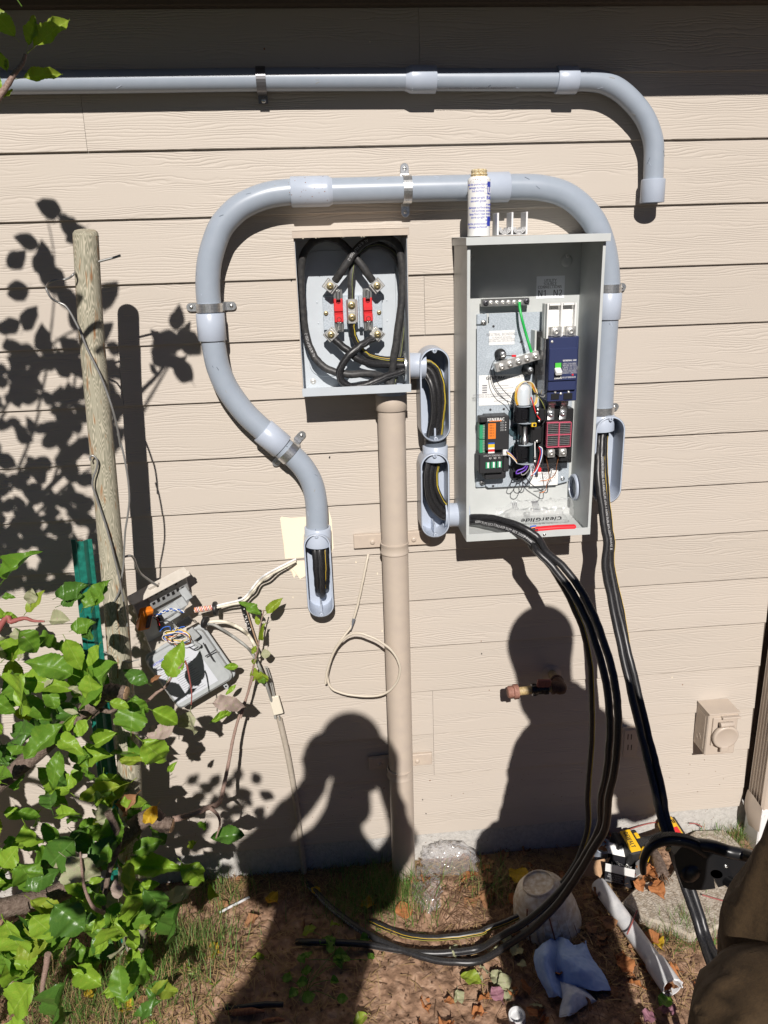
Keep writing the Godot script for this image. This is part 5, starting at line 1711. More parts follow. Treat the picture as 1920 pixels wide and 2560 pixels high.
	a = xyz([0.1646, 1.7098, 0.056, 0.1507, 1.7037, 0.06, 0.1266, 1.6922, 0.07, 0.1004, 1.6749, 0.078, 0.08, 1.6555, 0.08, 0.0681, 1.6333, 0.08, 0.0672, 1.6146, 0.08, 0.0761, 1.5988, 0.08, 0.0989, 1.5882, 0.078, 0.1287, 1.5901, 0.074, 0.1635, 1.6015, 0.068, 0.1987, 1.612, 0.058, 0.2364, 1.6196, 0.048, 0.2735, 1.6188, 0.044, 0.2922, 1.6074, 0.048, 0.3031, 1.5866, 0.06, 0.3083, 1.553, 0.066, 0.309, 1.5093, 0.064, 0.304, 1.4736, 0.06, 0.3001, 1.4461, 0.055, 0.2997, 1.4203, 0.05])
	a.append_array(xyz([0.2968, 1.3888, 0.05, 0.2889, 1.3326, 0.056, 0.2945, 1.2692, 0.056, 0.3258, 1.2199, 0.05, 0.3715, 1.2043, 0.048]))
	a.append_array(xyz([0.3971, 1.2011, 0.065, 0.4285, 1.209, 0.1, 0.4604, 1.2107, 0.135, 0.4925, 1.2062, 0.165, 0.522, 1.1956, 0.19, 0.5475, 1.1766, 0.205]))
	a.append_array(xyz([0.5493, 1.1685, 0.24, 0.5864, 1.1309, 0.27, 0.618, 1.086, 0.31, 0.6409, 1.0387, 0.35, 0.6553, 0.9891, 0.39, 0.6657, 0.9329, 0.43, 0.6716, 0.8769, 0.46, 0.673, 0.8157, 0.48, 0.6725, 0.7434, 0.49, 0.6695, 0.6629, 0.49, 0.6652, 0.5819, 0.48]))
	a.append_array(xyz([0.6711, 0.4884, 0.47, 0.6433, 0.3984, 0.46, 0.6047, 0.3066, 0.45, 0.558, 0.2286, 0.44, 0.4983, 0.1513, 0.425, 0.431, 0.0925, 0.41]))
	a.append_array(xyz([0.3796, 0.024, 0.3795, 0.2947, 0.02, 0.3812, 0.2116, 0.018, 0.3705, 0.1298, 0.016, 0.3447, 0.0561, 0.014, 0.3185, -0.0382, 0.012, 0.2983, -0.1051, 0.006, 0.2839, -0.1423, -0.012, 0.2607]))
	cable("inner front black cable of the hanging loop, ending straight across the trodden soil", a, R, gl, [[Vector3(-0.6, -0.4, 0.8), mat(lin(0.09, 0.09, 0.09), 0.4)]], "600V XLPE (UL) E362439 SUN RES 2022 PHASE A", 0.335)
	a = xyz([0.1043, 1.7479, 0.056, 0.1054, 1.727, 0.05, 0.1129, 1.6997, 0.046, 0.1275, 1.6755, 0.046, 0.1544, 1.6577, 0.046, 0.1926, 1.6492, 0.044, 0.2377, 1.6463, 0.042, 0.2744, 1.6436, 0.04, 0.3042, 1.6372, 0.042, 0.3231, 1.6175, 0.044, 0.3343, 1.583, 0.046, 0.3372, 1.5356, 0.048, 0.3333, 1.4874, 0.048, 0.3281, 1.4472, 0.046, 0.3213, 1.418, 0.045])
	a.append_array(xyz([0.3254, 1.3858, 0.044, 0.3145, 1.3284, 0.046, 0.3217, 1.2805, 0.046, 0.345, 1.2438, 0.044, 0.3726, 1.2294, 0.042]))
	a.append_array(xyz([0.4, 1.2019, 0.05, 0.4348, 1.204, 0.07, 0.4663, 1.206, 0.095, 0.4946, 1.2069, 0.13, 0.52, 1.2, 0.16, 0.5412, 1.1847, 0.18]))
	a.append_array(xyz([0.5462, 1.1665, 0.2, 0.5862, 1.1241, 0.21, 0.6274, 1.0592, 0.22, 0.6587, 0.9942, 0.23, 0.6834, 0.9308, 0.235, 0.7018, 0.8576, 0.24, 0.7116, 0.7789, 0.245, 0.7169, 0.6892, 0.25, 0.7212, 0.5941, 0.25, 0.7186, 0.5007, 0.255, 0.7158, 0.4105, 0.26]))
	a.append_array(xyz([0.7199, 0.3194, 0.265, 0.7023, 0.2454, 0.275, 0.6694, 0.1756, 0.285, 0.6218, 0.1202, 0.295, 0.5626, 0.0796, 0.305, 0.4923, 0.0507, 0.315, 0.4141, 0.0332, 0.325]))
	a.append_array(xyz([0.3895, 0.03, 0.3319, 0.3223, 0.026, 0.3333, 0.2563, 0.02, 0.3254, 0.187, 0.014, 0.3036, 0.128, 0.008, 0.2651, 0.0867, 0.002, 0.2298, 0.0591, -0.02, 0.1878]))
	cable("inner black cable with a yellow stripe in the hanging loop", a, R2, gl, [[Vector3(0.35, 0.55, 1), M.yellow], [Vector3(0.6, -0.1, 0.85), mat(lin(0.5, 0.46, 0.06), 0.5)]], "", 0.0)
	# ---- three conductors from the right fitting down past the frame
	var gr := "conductors dropping from the right fitting"
	a = xyz([0.787, 1.4716, 0.04, 0.7792, 1.444, 0.05, 0.7714, 1.4103, 0.062, 0.7652, 1.3645, 0.08, 0.7635, 1.3089, 0.1, 0.7656, 1.2526, 0.118, 0.7699, 1.1934, 0.138, 0.7741, 1.147, 0.155])
	a.append_array(xyz([0.7729, 1.0868, 0.17, 0.7813, 1.0126, 0.2, 0.7931, 0.925, 0.24, 0.8024, 0.8441, 0.29, 0.8153, 0.7637, 0.33, 0.8205, 0.6965, 0.38, 0.8247, 0.6366, 0.43, 0.8303, 0.5809, 0.47]))
	a.append_array(xyz([0.8188, 0.5532, 0.52, 0.8243, 0.5032, 0.58, 0.8363, 0.4473, 0.63, 0.8445, 0.3939, 0.69, 0.8458, 0.3574, 0.74]))
	a.append_array([Vector3(0.84, 0.33, 0.9), Vector3(0.82, 0.1, 1.08), Vector3(0.84, -0.02, 1.2)])
	cable("right front black cable of the bundle dropping from the right fitting", a, R, gr, [], "PRIORITY WIRE 4/0 AWG XLPE USE-2 600V SUN RES 2022 PHASE B", 0.12)
	a = xyz([0.7838, 1.4708, 0.035, 0.7735, 1.4399, 0.045, 0.7634, 1.4035, 0.06, 0.7534, 1.363, 0.085, 0.749, 1.3125, 0.11, 0.7516, 1.2572, 0.13, 0.7564, 1.1983, 0.15, 0.7617, 1.1515, 0.165])
	a.append_array(xyz([0.7547, 1.092, 0.18, 0.7642, 1.016, 0.205, 0.7747, 0.9289, 0.245, 0.784, 0.8456, 0.29, 0.7926, 0.7687, 0.335, 0.798, 0.7019, 0.385, 0.8047, 0.6385, 0.43, 0.8105, 0.5829, 0.47]))
	a.append_array(xyz([0.8034, 0.5548, 0.52, 0.8107, 0.4991, 0.58, 0.8234, 0.4377, 0.63, 0.829, 0.3903, 0.69, 0.8306, 0.3538, 0.74]))
	a.append_array([Vector3(0.80, 0.33, 0.9), Vector3(0.77, 0.1, 1.08), Vector3(0.78, -0.02, 1.2)])
	cable("left black cable of the bundle dropping from the right fitting", a, R, gr)
	a = xyz([0.7925, 1.4694, 0.03, 0.789, 1.4404, 0.035, 0.7847, 1.4057, 0.045, 0.7806, 1.3586, 0.06, 0.7808, 1.3018, 0.078, 0.7827, 1.2445, 0.095, 0.7857, 1.1845, 0.115, 0.7879, 1.1387, 0.135])
	a.append_array(xyz([0.7833, 1.0801, 0.155, 0.794, 1.005, 0.185, 0.8039, 0.9167, 0.225, 0.8047, 0.8356, 0.275, 0.8144, 0.7564, 0.318, 0.8221, 0.687, 0.366, 0.8273, 0.6277, 0.418, 0.8345, 0.5698, 0.456]))
	a.append_array(xyz([0.8207, 0.5409, 0.505, 0.8282, 0.4841, 0.565, 0.8412, 0.4216, 0.615, 0.8494, 0.3727, 0.675, 0.8511, 0.3352, 0.725]))
	a.append_array([Vector3(0.82, 0.345, 0.89), Vector3(0.79, 0.12, 1.07), Vector3(0.81, -0.02, 1.2)])
	cable("yellow striped black cable of the bundle dropping from the right fitting", a, R2, gr, [[Vector3(-0.2, 0.1, 1), M.yellow], [Vector3(1, 0.1, 0.35), M.yellow]])
	# ---- three short ends in the lower left fitting
	var gf := "cable ends in the lower left fitting"
	cable("left black cable end in the lower left fitting", xyz([-0.0233, 1.1908, 0.042, -0.0239, 1.168, 0.042, -0.0235, 1.1402, 0.06, -0.022, 1.1039, 0.066, -0.0217, 1.0634, 0.062, -0.021, 1.0267, 0.05, -0.0209, 1.0039, 0.03, -0.0213, 0.9914, 0.006]), R, gf)
	cable("front black cable end bending back into the wall in the lower left fitting", xyz([-0.0072, 1.1905, 0.044, -0.0085, 1.1681, 0.045, -0.0103, 1.1401, 0.062, -0.01, 1.1009, 0.07, -0.0095, 1.0581, 0.07, -0.0094, 1.0232, 0.062, -0.0095, 1.0017, 0.045, -0.0104, 0.9907, 0.02, -0.0113, 0.9877, 0.004]), R, gf, [[Vector3(-0.5, 0, 1), mat(lin(0.06, 0.06, 0.06), 0.4)]])
	cable("yellow striped black cable end in the lower left fitting", xyz([0.007, 1.1882, 0.04, 0.006, 1.1623, 0.042, 0.0056, 1.1325, 0.055, 0.0046, 1.0959, 0.06, 0.0022, 1.0553, 0.056, 0.0003, 1.027, 0.045, -0.001, 1.0062, 0.02, -0.0017, 0.9993, 0.004]), R2, gf, [[Vector3(-0.1, 0, 1), M.yellow]])
	# the round mouth in the back of that fitting
	# pale coax hanging from under the clamp
	var m := mat(lin(0.55, 0.49, 0.4), 0.5)
	a = xyz([0.1264, 1.0973, 0.004, 0.1225, 1.0839, 0.01, 0.1155, 1.0549, 0.016, 0.1043, 1.013, 0.02, 0.0931, 0.965, 0.02, 0.0819, 0.9255, 0.022, 0.0713, 0.8972, 0.022, 0.0607, 0.8749, 0.026])
	a.append_array(xyz([0.0264, 0.8355, 0.034, 0.0008, 0.7834, 0.04, -0.01, 0.7342, 0.046, 0.0083, 0.6977, 0.052, 0.0724, 0.6769, 0.06, 0.1507, 0.6854, 0.075, 0.1909, 0.7334, 0.092, 0.198, 0.7885, 0.1, 0.1756, 0.8395, 0.098, 0.1247, 0.8789, 0.09, 0.0747, 0.8887, 0.076, 0.0358, 0.8582, 0.062, 0.007, 0.8086, 0.054, -0.0088, 0.7605, 0.052, -0.0163, 0.7198, 0.052]))
	cable("cream coaxial cable hanging below the clamp in a loose coil beside the riser pipe", a, 0.0036, "", [], "", 0.0, m, 8, "coaxial_cable")
	var tp := thing("tape_sleeve", "dark grey tape wrapped round the cream coaxial cable above its coil", "tape", Vector3(0.0712, 0.8931, 0.022))
	var gg := Geo.new()
	gg.tube(curve(xyz([0.0775, 0.9093, 0.022, 0.0711, 0.8922, 0.022, 0.0639, 0.8748, 0.022]), 4), 0.0046, 12)
	part("tape_wrap", gg, mat(lin(0.14, 0.15, 0.17), 0.5), tp)

func build_wall_things():
	# gas stub with its shut-off
	var t := thing("gas_valve", "rusty gas pipe stub with a black shut off valve and dull red handle", "gas valve", Vector3(0.6793, 0.6638, 0))
	var g := Geo.new()
	g.lathe(Vector3(0.6785, 0.6643, -0.004), Vector3(0, 0.03, 1), [Vector2(0.03, 0), Vector2(0.03, 0.003), Vector2(0.026, 0.006), Vector2(0.015, 0.009), Vector2(0.012, 0.009)], 24, false, false)
	part("escutcheon", g, M.tan, t)
	var e0 := Vector3(0.6775, 0.6688, 0.002)
	var e1 := Vector3(0.6735, 0.6788, 0.098)
	g = Geo.new()
	g.tube([e0, e0.lerp(e1, 0.5), e1], 0.0125, 16)
	part("stub_pipe", g, grainy(lin(0.3, 0.23, 0.13), lin(0.42, 0.33, 0.2), 0.6, 20.0, 81), t)
	var rust_dark := grainy(lin(0.05, 0.028, 0.02), lin(0.12, 0.06, 0.04), 0.8, 30.0, 82, 0.05)
	var v0 := e1
	var v1 := Vector3(0.5351, 0.6746, 0.1)
	var ax := (v1 - v0).normalized()
	g = Geo.new()
	g.tube(curve([e1.lerp(e0, 0.3), e1.lerp(e0, 0.12), e1 + Vector3(0.0, -0.002, 0.006), e1 + ax * 0.012, e1 + ax * 0.024], 5), 0.0185, 16)
	g.lathe(e1.lerp(e0, 0.36), e0 - e1, [Vector2(0.0185, -0.004), Vector2(0.0205, -0.003), Vector2(0.0205, 0.006), Vector2(0.0125, 0.007)], 16, false, false)
	g.lathe(e1 + ax * 0.02, ax, [Vector2(0.0185, -0.002), Vector2(0.0205, -0.001), Vector2(0.0205, 0.007), Vector2(0.0125, 0.008)], 16, false, false)
	part("elbow", g, rust_dark, t)
	g = Geo.new()
	g.tube([e1 + ax * 0.026, v1], 0.0125, 14)
	part("nipple", g, grainy(lin(0.3, 0.22, 0.1), lin(0.48, 0.36, 0.18), 0.5, 30.0, 85), t)
	g = Geo.new()
	g.lathe(e1 + ax * 0.036, ax, [Vector2(0.0125, 0), Vector2(0.0185, 0.002), Vector2(0.0185, 0.014), Vector2(0.016, 0.018), Vector2(0.016, 0.034), Vector2(0.0185, 0.038), Vector2(0.0185, 0.05), Vector2(0.0125, 0.052)], 8, false, false)
	part("valve_body", g, M.black_gloss, t)
	var hc := e1 + ax * 0.055
	g = Geo.new()
	g.tube([hc, hc + Vector3(0, 0.016, 0.006)], 0.006, 10)
	part("stem", g, rust_dark, t)
	g = Geo.new()
	g.box(Transform3D(Basis(Vector3(0, 0, 1), -0.07), hc + Vector3(0.002, 0.024, 0.01)), Vector3(0.042, 0.024, 0.012), 0.003)
	part("handle", g, grainy(lin(0.17, 0.055, 0.045), lin(0.26, 0.09, 0.07), 0.6, 30.0, 83), t)
	g = Geo.new()
	g.lathe(v1 - ax * 0.006, ax, [Vector2(0.0125, -0.007), Vector2(0.022, -0.006), Vector2(0.0225, 0.008), Vector2(0.019, 0.01), Vector2(0.019, 0.022), Vector2(0.016, 0.026), Vector2(0.0001, 0.027)], 6, false, false)
	part("cap", g, grainy(lin(0.22, 0.1, 0.07), lin(0.33, 0.16, 0.12), 0.7, 30.0, 84), t)

	# power inlet with a flip lid
	t = thing("power_inlet_box", "tan outdoor power inlet box with a round flip lid low on the wall", "power inlet", Vector3(1.206, 0.377, 0))
	g = Geo.new()
	g.bx(Vector3(1.2065, 0.452, 0.036), Vector3(0.097, 0.15, 0.078), 0.003)
	var body = part("housing", g, M.tan_smooth, t)
	g = Geo.new()
	g.bx(Vector3(1.2065, 0.5285, 0.041), Vector3(0.1, 0.004, 0.082), 0.0012)
	part("housing_top", g, M.tan_smooth, t)
	g = Geo.new()
	g.bx(Vector3(1.1578, 0.452, 0.034), Vector3(0.0015, 0.118, 0.052), 0.0004)
	part("side_panel", g, M.tan, body)
	g = Geo.new()
	g.lathe(Vector3(1.1572, 0.42, 0.03), Vector3(-1, 0, 0), [Vector2(0.0125, 0), Vector2(0.0125, 0.0008), Vector2(0.0112, 0.0008), Vector2(0.0112, 0.0001)], 18, false, false)
	part("knockout", g, M.tan, body)
	g = Geo.new()
	g.bx(Vector3(1.2085, 0.4655, 0.0775), Vector3(0.074, 0.098, 0.006), 0.002)
	part("cover_plate", g, M.tan_smooth, t)
	g = Geo.new()
	g.lathe(Vector3(1.2115, 0.4515, 0.081), Vector3(0.0, -0.08, 1), [Vector2(0.039, 0), Vector2(0.041, 0.002), Vector2(0.041, 0.011), Vector2(0.0385, 0.014), Vector2(0.034, 0.0148), Vector2(0.033, 0.0142), Vector2(0.0001, 0.015)], 36, false, false)
	g.bx(Vector3(1.2115, 0.4085, 0.089), Vector3(0.026, 0.02, 0.01), 0.004)
	var lid = part("flip_lid", g, M.tan_smooth, t)
	g = Geo.new()
	g.lathe(Vector3(1.1865, 0.4985, 0.094), Vector3.RIGHT, [Vector2(0.004, 0), Vector2(0.0085, 0.0005), Vector2(0.0085, 0.042), Vector2(0.0075, 0.043)], 16)
	for e in [0.013, 0.028]:
		g.lathe(Vector3(1.1865 + e, 0.4985, 0.094), Vector3.RIGHT, [Vector2(0.0085, 0), Vector2(0.0092, 0.0004), Vector2(0.0092, 0.0018), Vector2(0.0085, 0.0022)], 16, false, false)
	part("hinge_barrel", g, M.tan_smooth, lid)
	g = Geo.new()
	g.bx(Vector3(1.226, 0.516, 0.082), Vector3(0.058, 0.006, 0.016), 0.002)
	part("hinge_mount", g, M.tan_smooth, lid)

	# rectangular downspout in the corner
	t = thing("downspout", "tan ribbed metal downspout at the right end of the wall, torn at its foot", "downspout", Vector3(1.42, 0.0, 0.05))
	g = Geo.new()
	var o := []
	for k in 11:
		o.append(Vector2(1.3625 + (0.0025 if k % 2 == 1 else 0.0), 0.012 + 0.0075 * k))
	for k in 13:
		o.append(Vector2(1.37 + 0.0095 * k, 0.094 - (0.0025 if k % 2 == 1 else 0.0)))
	o.append(Vector2(1.4875, 0.012))
	g.prism(o, Transform3D(Basis(Vector3(1, 0, 0), Vector3(0, 0, 1), Vector3(0, -1, 0)), Vector3(0, 2.44, 0)), 2.295, 0.0)
	part("spout", g, M.tan_smooth, t)
	# foot: a white sleeve with its upper edge bent open
	g = Geo.new()
	g.bx(Vector3(1.425, 0.07, 0.052), Vector3(0.125, 0.19, 0.085), 0.004)
	part("foot_sleeve", g, M.white_ptc, t)
	g = Geo.new()
	var rows := []
	for k in 8:
		var f := k / 7.0
		rows.append([Vector3(1.354 - 0.022 * f * (1.0 - f), 0.19 - 0.012 * k, 0.02), Vector3(1.35 - 0.03 * f * (1.1 - f), 0.196 - 0.017 * k + 0.004 * (k % 2), 0.06), Vector3(1.36, 0.175 - 0.013 * k, 0.1)])
	g.grid(rows)
	part("bent_flange", g, M.tan_smooth, t)
	g = Geo.new()
	for k in 9:
		g.box(Transform3D(Basis(Vector3(0, 0, 1), rng.randf_range(-0.4, 0.4)), Vector3(1.368 + 0.013 * k, 0.142 - 0.002 * (k % 3), 0.0955)), Vector3(0.012, 0.008 + 0.005 * rng.randf(), 0.0012), 0.0003)
	part("torn_edge", g, M.white_ptc, t)

	# small slotted cover painted over
	t = thing("vent_cover", "small slotted square vent cover painted tan low on the wall behind the cables", "vent cover", Vector3(0.9497, 0.3339, 0))
	var c0 := Vector3(0.9225, 0.4461, 0.004)
	var c1 := Vector3(0.9628, 0.3501, 0.004)
	block("frame", c0 + Vector3(-0.006, 0.006, 0), c1 + Vector3(0.006, -0.006, 0), -0.006, M.tan, t, 0.001)
	block("frame_rim", c0 + Vector3(0, 0, 0.003), c1 + Vector3(0, 0, 0.003), 0.002, M.tan_smooth, t, 0.001)
	for p in [[1318, 1230, 1328, 1272], [1318, 1290, 1328, 1350], [1345, 1240, 1349, 1262], [1345, 1295, 1349, 1310]]:
		pass
	for q in [Vector3(0.9341, 0.4214, 0.0071), Vector3(0.9368, 0.382, 0.0071), Vector3(0.9453, 0.4203, 0.0071), Vector3(0.9481, 0.3809, 0.0071)]:
		g = Geo.new()
		g.bx(q, Vector3(0.0032, 0.02, 0.0008), 0.0002)
		part("slot", g, M.black, t)

	# thin painted conduit from the telephone box down to the soil
	var m := grainy(lin(0.36, 0.32, 0.26), lin(0.42, 0.37, 0.31), 0.5, 10.0, 86)
	t = thing("cable_tube", "thin tan tube running down the wall from the cream cable tag into the soil", "tube", Vector3(-0.124, 0.0432, 0.01))
	g = Geo.new()
	g.tube(curve(xyz([-0.1615, 0.5894, 0.011, -0.1486, 0.4939, 0.011, -0.1392, 0.4013, 0.011, -0.1316, 0.2979, 0.011, -0.1273, 0.1831, 0.011, -0.1237, 0.0742, 0.011, -0.1217, 0.0093, 0.011]), 5), 0.0085, 14)
	part("sheath", g, m, t)
	t = thing("cable_tag", "flat cream plastic tag clipped on two wires below the leafy sprig", "cable tag", Vector3(-0.1669, 0.6212, 0.03))
	g = Geo.new()
	var ta := Vector3(-0.1661, 0.6463, 0.028)
	g.box(Transform3D(Basis(Vector3(0, 0, 1), 0.17), ta), Vector3(0.03, 0.062, 0.008), 0.002)
	part("tag_body", g, M.cream_wire, t)
	wire("wire", xyz([-0.1887, 0.7782, 0.03, -0.1827, 0.7475, 0.03, -0.1766, 0.715, 0.03, -0.1722, 0.6791, 0.03]), 0.0016, M.grey_wire, t)
	wire("wire", xyz([-0.1832, 0.7777, 0.03, -0.1759, 0.7438, 0.03, -0.1713, 0.7113, 0.03, -0.1681, 0.6771, 0.03]), 0.0016, M.grey_wire, t)
	wire("wire", xyz([-0.1617, 0.6101, 0.026, -0.1595, 0.5999, 0.026, -0.1595, 0.5916, 0.026]), 0.0016, M.grey_wire, t)
	# flat wall strip below the grommet cables
	t = thing("wall_stake", "black and white speckled strip leaning on the wall beside the leafy sprig", "strip", Vector3(-0.2151, 0.8393, 0.02))
	g = Geo.new()
	var s0 := Vector3(-0.242, 1.0013, 0.03)
	var s1 := Vector3(-0.213, 0.8375, 0.02)
	g.tube([s0, s0.lerp(s1, 0.5), s1], 0.0062, 10)
	part("bar", g, M.black, t)
	for k in 34:
		var f := 0.08 + 0.88 * rng.randf()
		g = Geo.new()
		g.bx(s0.lerp(s1, f) + Vector3(rng.randf_range(-0.0045, 0.0045), 0, 0.0052), Vector3(0.0022, 0.0014, 0.0012) * rng.randf_range(0.6, 1.6), 0.0002)
		part("paint_speck", g, M.white, t)
	t = thing("wall_wire", "thin brown wire running down the wall beside the speckled strip", "wire", Vector3(-0.205, 0.8447, 0.02))
	wire("strand", xyz([-0.2337, 0.9942, 0.022, -0.2282, 0.9638, 0.022, -0.2208, 0.9208, 0.022, -0.2119, 0.8773, 0.022, -0.2048, 0.8457, 0.022]), 0.0022, grainy(lin(0.3, 0.2, 0.12), lin(0.4, 0.28, 0.18), 0.5, 30.0, 87), t)

func build_left_things():
	# round wooden post
	var t := thing("wooden_post", "weathered round greenish timber post leaning a little at the left", "post", Vector3(-0.6, 0, 0.24))
	var g := Geo.new()
	var pts := xyz([-0.4678, 1.9672, 0.26, -0.4834, 1.7822, 0.26, -0.4941, 1.5754, 0.26, -0.5057, 1.353, 0.26, -0.517, 1.1379, 0.26, -0.5338, 0.8806, 0.26, -0.5502, 0.5867, 0.26])
	pts.append(Vector3(-0.597, 0.24, 0.25))
	pts.append(Vector3(-0.607, -0.05, 0.25))
	var c := curve(pts, 6)
	var rr := []
	for i in c.size():
		rr.append(lerpf(0.0265, 0.0315, float(i) / c.size()))
	g.tube(c, rr, 26, false)
	# sawn top, one side dressed lower
	var tp: Vector3 = c[0]
	g.lathe(tp, Vector3(0.06, 1, 0.25), [Vector2(0.0268, -0.004), Vector2(0.026, 0.004), Vector2(0.0225, 0.0085), Vector2(0.0001, 0.0095)], 22, false, false)
	part("timber", g, M.post, t)
	# loose wires stapled to it
	t = thing("post_wire", "stiff grey wire bent round the upper part of the wooden post", "wire", Vector3(-0.4328, 1.3006, 0.29), "grey wires on the wooden post")
	wire("strand", xyz([-0.4989, 1.8939, 0.26, -0.4933, 1.8892, 0.3, -0.5033, 1.882, 0.3, -0.5165, 1.8786, 0.3, -0.5296, 1.8781, 0.31, -0.5422, 1.8744, 0.31, -0.5529, 1.8659, 0.3, -0.5533, 1.8571, 0.3, -0.5463, 1.841, 0.3, -0.5332, 1.8323, 0.3, -0.5213, 1.8258, 0.3, -0.5123, 1.811, 0.3, -0.5041, 1.7897, 0.3, -0.4961, 1.7665, 0.3, -0.4911, 1.7449, 0.3, -0.4863, 1.7282, 0.3, -0.4769, 1.7011, 0.3, -0.4681, 1.6737, 0.3, -0.4595, 1.6392, 0.3, -0.4517, 1.5972, 0.3, -0.4494, 1.5493, 0.29, -0.4509, 1.5075, 0.28]), 0.0024, M.wire, t, 7, 8)
	t = thing("post_wire", "grey wire hanging from the post's right side down behind the telephone box", "wire", Vector3(-0.4474, 1.1249, 0.27), "grey wires on the wooden post")
	wire("strand", xyz([-0.4531, 1.5382, 0.28, -0.4477, 1.5054, 0.28, -0.4445, 1.4631, 0.28, -0.444, 1.4203, 0.28, -0.4471, 1.379, 0.28, -0.4555, 1.3412, 0.28, -0.4661, 1.3032, 0.28, -0.4747, 1.2566, 0.28, -0.4816, 1.2173, 0.28, -0.489, 1.1857, 0.285, -0.4991, 1.15, 0.29, -0.518, 1.1186, 0.29]), 0.0023, M.wire, t, 7, 8)
	t = thing("post_wire", "grey wire hooked at the middle of the post and running down its front", "wire", Vector3(-0.4712, 0.9136, 0.28), "grey wires on the wooden post")
	wire("strand", xyz([-0.5158, 1.483, 0.3, -0.5165, 1.4903, 0.3, -0.5101, 1.4943, 0.3, -0.5034, 1.4878, 0.3, -0.5015, 1.4768, 0.3, -0.5075, 1.4589, 0.3, -0.5165, 1.4411, 0.3, -0.5202, 1.4228, 0.3, -0.5164, 1.4004, 0.3, -0.5106, 1.3663, 0.3, -0.5029, 1.3202, 0.3, -0.498, 1.2774, 0.3, -0.4943, 1.238, 0.3, -0.4904, 1.1861, 0.3, -0.4882, 1.1333, 0.3, -0.4875, 1.0963, 0.3, -0.488, 1.0632, 0.3]), 0.0023, M.wire, t, 7, 8)
	t = thing("post_wire", "short grey wire stub sticking out right near the top of the post", "wire", Vector3(-0.4455, 1.9131, 0.27), "grey wires on the wooden post")
	wire("strand", xyz([-0.4518, 1.9116, 0.265, -0.4333, 1.9158, 0.265, -0.4149, 1.9197, 0.265, -0.3991, 1.924, 0.265]), 0.0026, M.wire, t, 4, 8)
	t = thing("post_wire", "grey wire arching from the post to the telephone box", "wire", Vector3(-0.4523, 1.0854, 0.1), "grey wires on the wooden post")
	wire("strand", xyz([-0.4957, 1.2173, 0.24, -0.4864, 1.2198, 0.23, -0.4758, 1.2164, 0.22, -0.4745, 1.1994, 0.2, -0.4761, 1.1727, 0.18, -0.4738, 1.1451, 0.16, -0.4612, 1.1186, 0.14, -0.447, 1.0936, 0.12]), 0.003, M.wire, t, 7, 8)
	t = thing("post_wire", "thin dark wire crossing the foot of the post to its knot", "wire", Vector3(-0.5022, 0.9558, 0.28), "grey wires on the wooden post")
	wire("strand", xyz([-0.5594, 0.9912, 0.285, -0.5415, 0.979, 0.285, -0.5204, 0.9678, 0.285, -0.5009, 0.9576, 0.285, -0.4873, 0.9608, 0.285, -0.4757, 0.9625, 0.285]), 0.0013, M.wire, t, 5, 6)

	# green channel stake
	t = thing("fence_stake", "green painted steel channel stake with rust at its top, left of the wooden post", "stake", Vector3(-0.638, 0, 0.25))
	g = Geo.new()
	var a := Vector3(-0.5991, 1.2569, 0.2)
	var b := Vector3(-0.642, -0.05, 0.25)
	var o := [Vector2(-0.026, 0.012), Vector2(-0.024, 0.014), Vector2(-0.012, 0.012), Vector2(-0.006, -0.002), Vector2(0.008, -0.002), Vector2(0.014, 0.012), Vector2(0.024, 0.014), Vector2(0.026, 0.012), Vector2(0.025, 0.0105), Vector2(0.016, 0.009), Vector2(0.0095, -0.005), Vector2(-0.0075, -0.005), Vector2(-0.014, 0.009), Vector2(-0.025, 0.0105)]
	g.prism(o, look(b, a - b, Vector3(0, 0.2, 1)) * Transform3D(Basis(Vector3(0, 0, 1), PI), Vector3.ZERO), a.distance_to(b))
	part("channel", g, M.tpost, t)
	g = Geo.new()
	var xf := look(a, a - b, Vector3(0, 0.2, 1)) * Transform3D(Basis(Vector3(0, 0, 1), PI), Vector3.ZERO)
	for k in 40:
		var hh := -absf(rng.randfn(0.0, 0.035))
		var px := rng.randf_range(-0.006, 0.006)
		g.box(Transform3D(Basis(xf.basis.z, rng.randf() * 3.0) * xf.basis, xf * Vector3(px, -0.0018, hh)), Vector3(0.004, 0.0012, 0.006) * rng.randf_range(0.5, 1.7), 0.0003)
	tag(part("rust_patch", g, M.rust, t), "", "", "", "stuff")

	build_telephone_box()

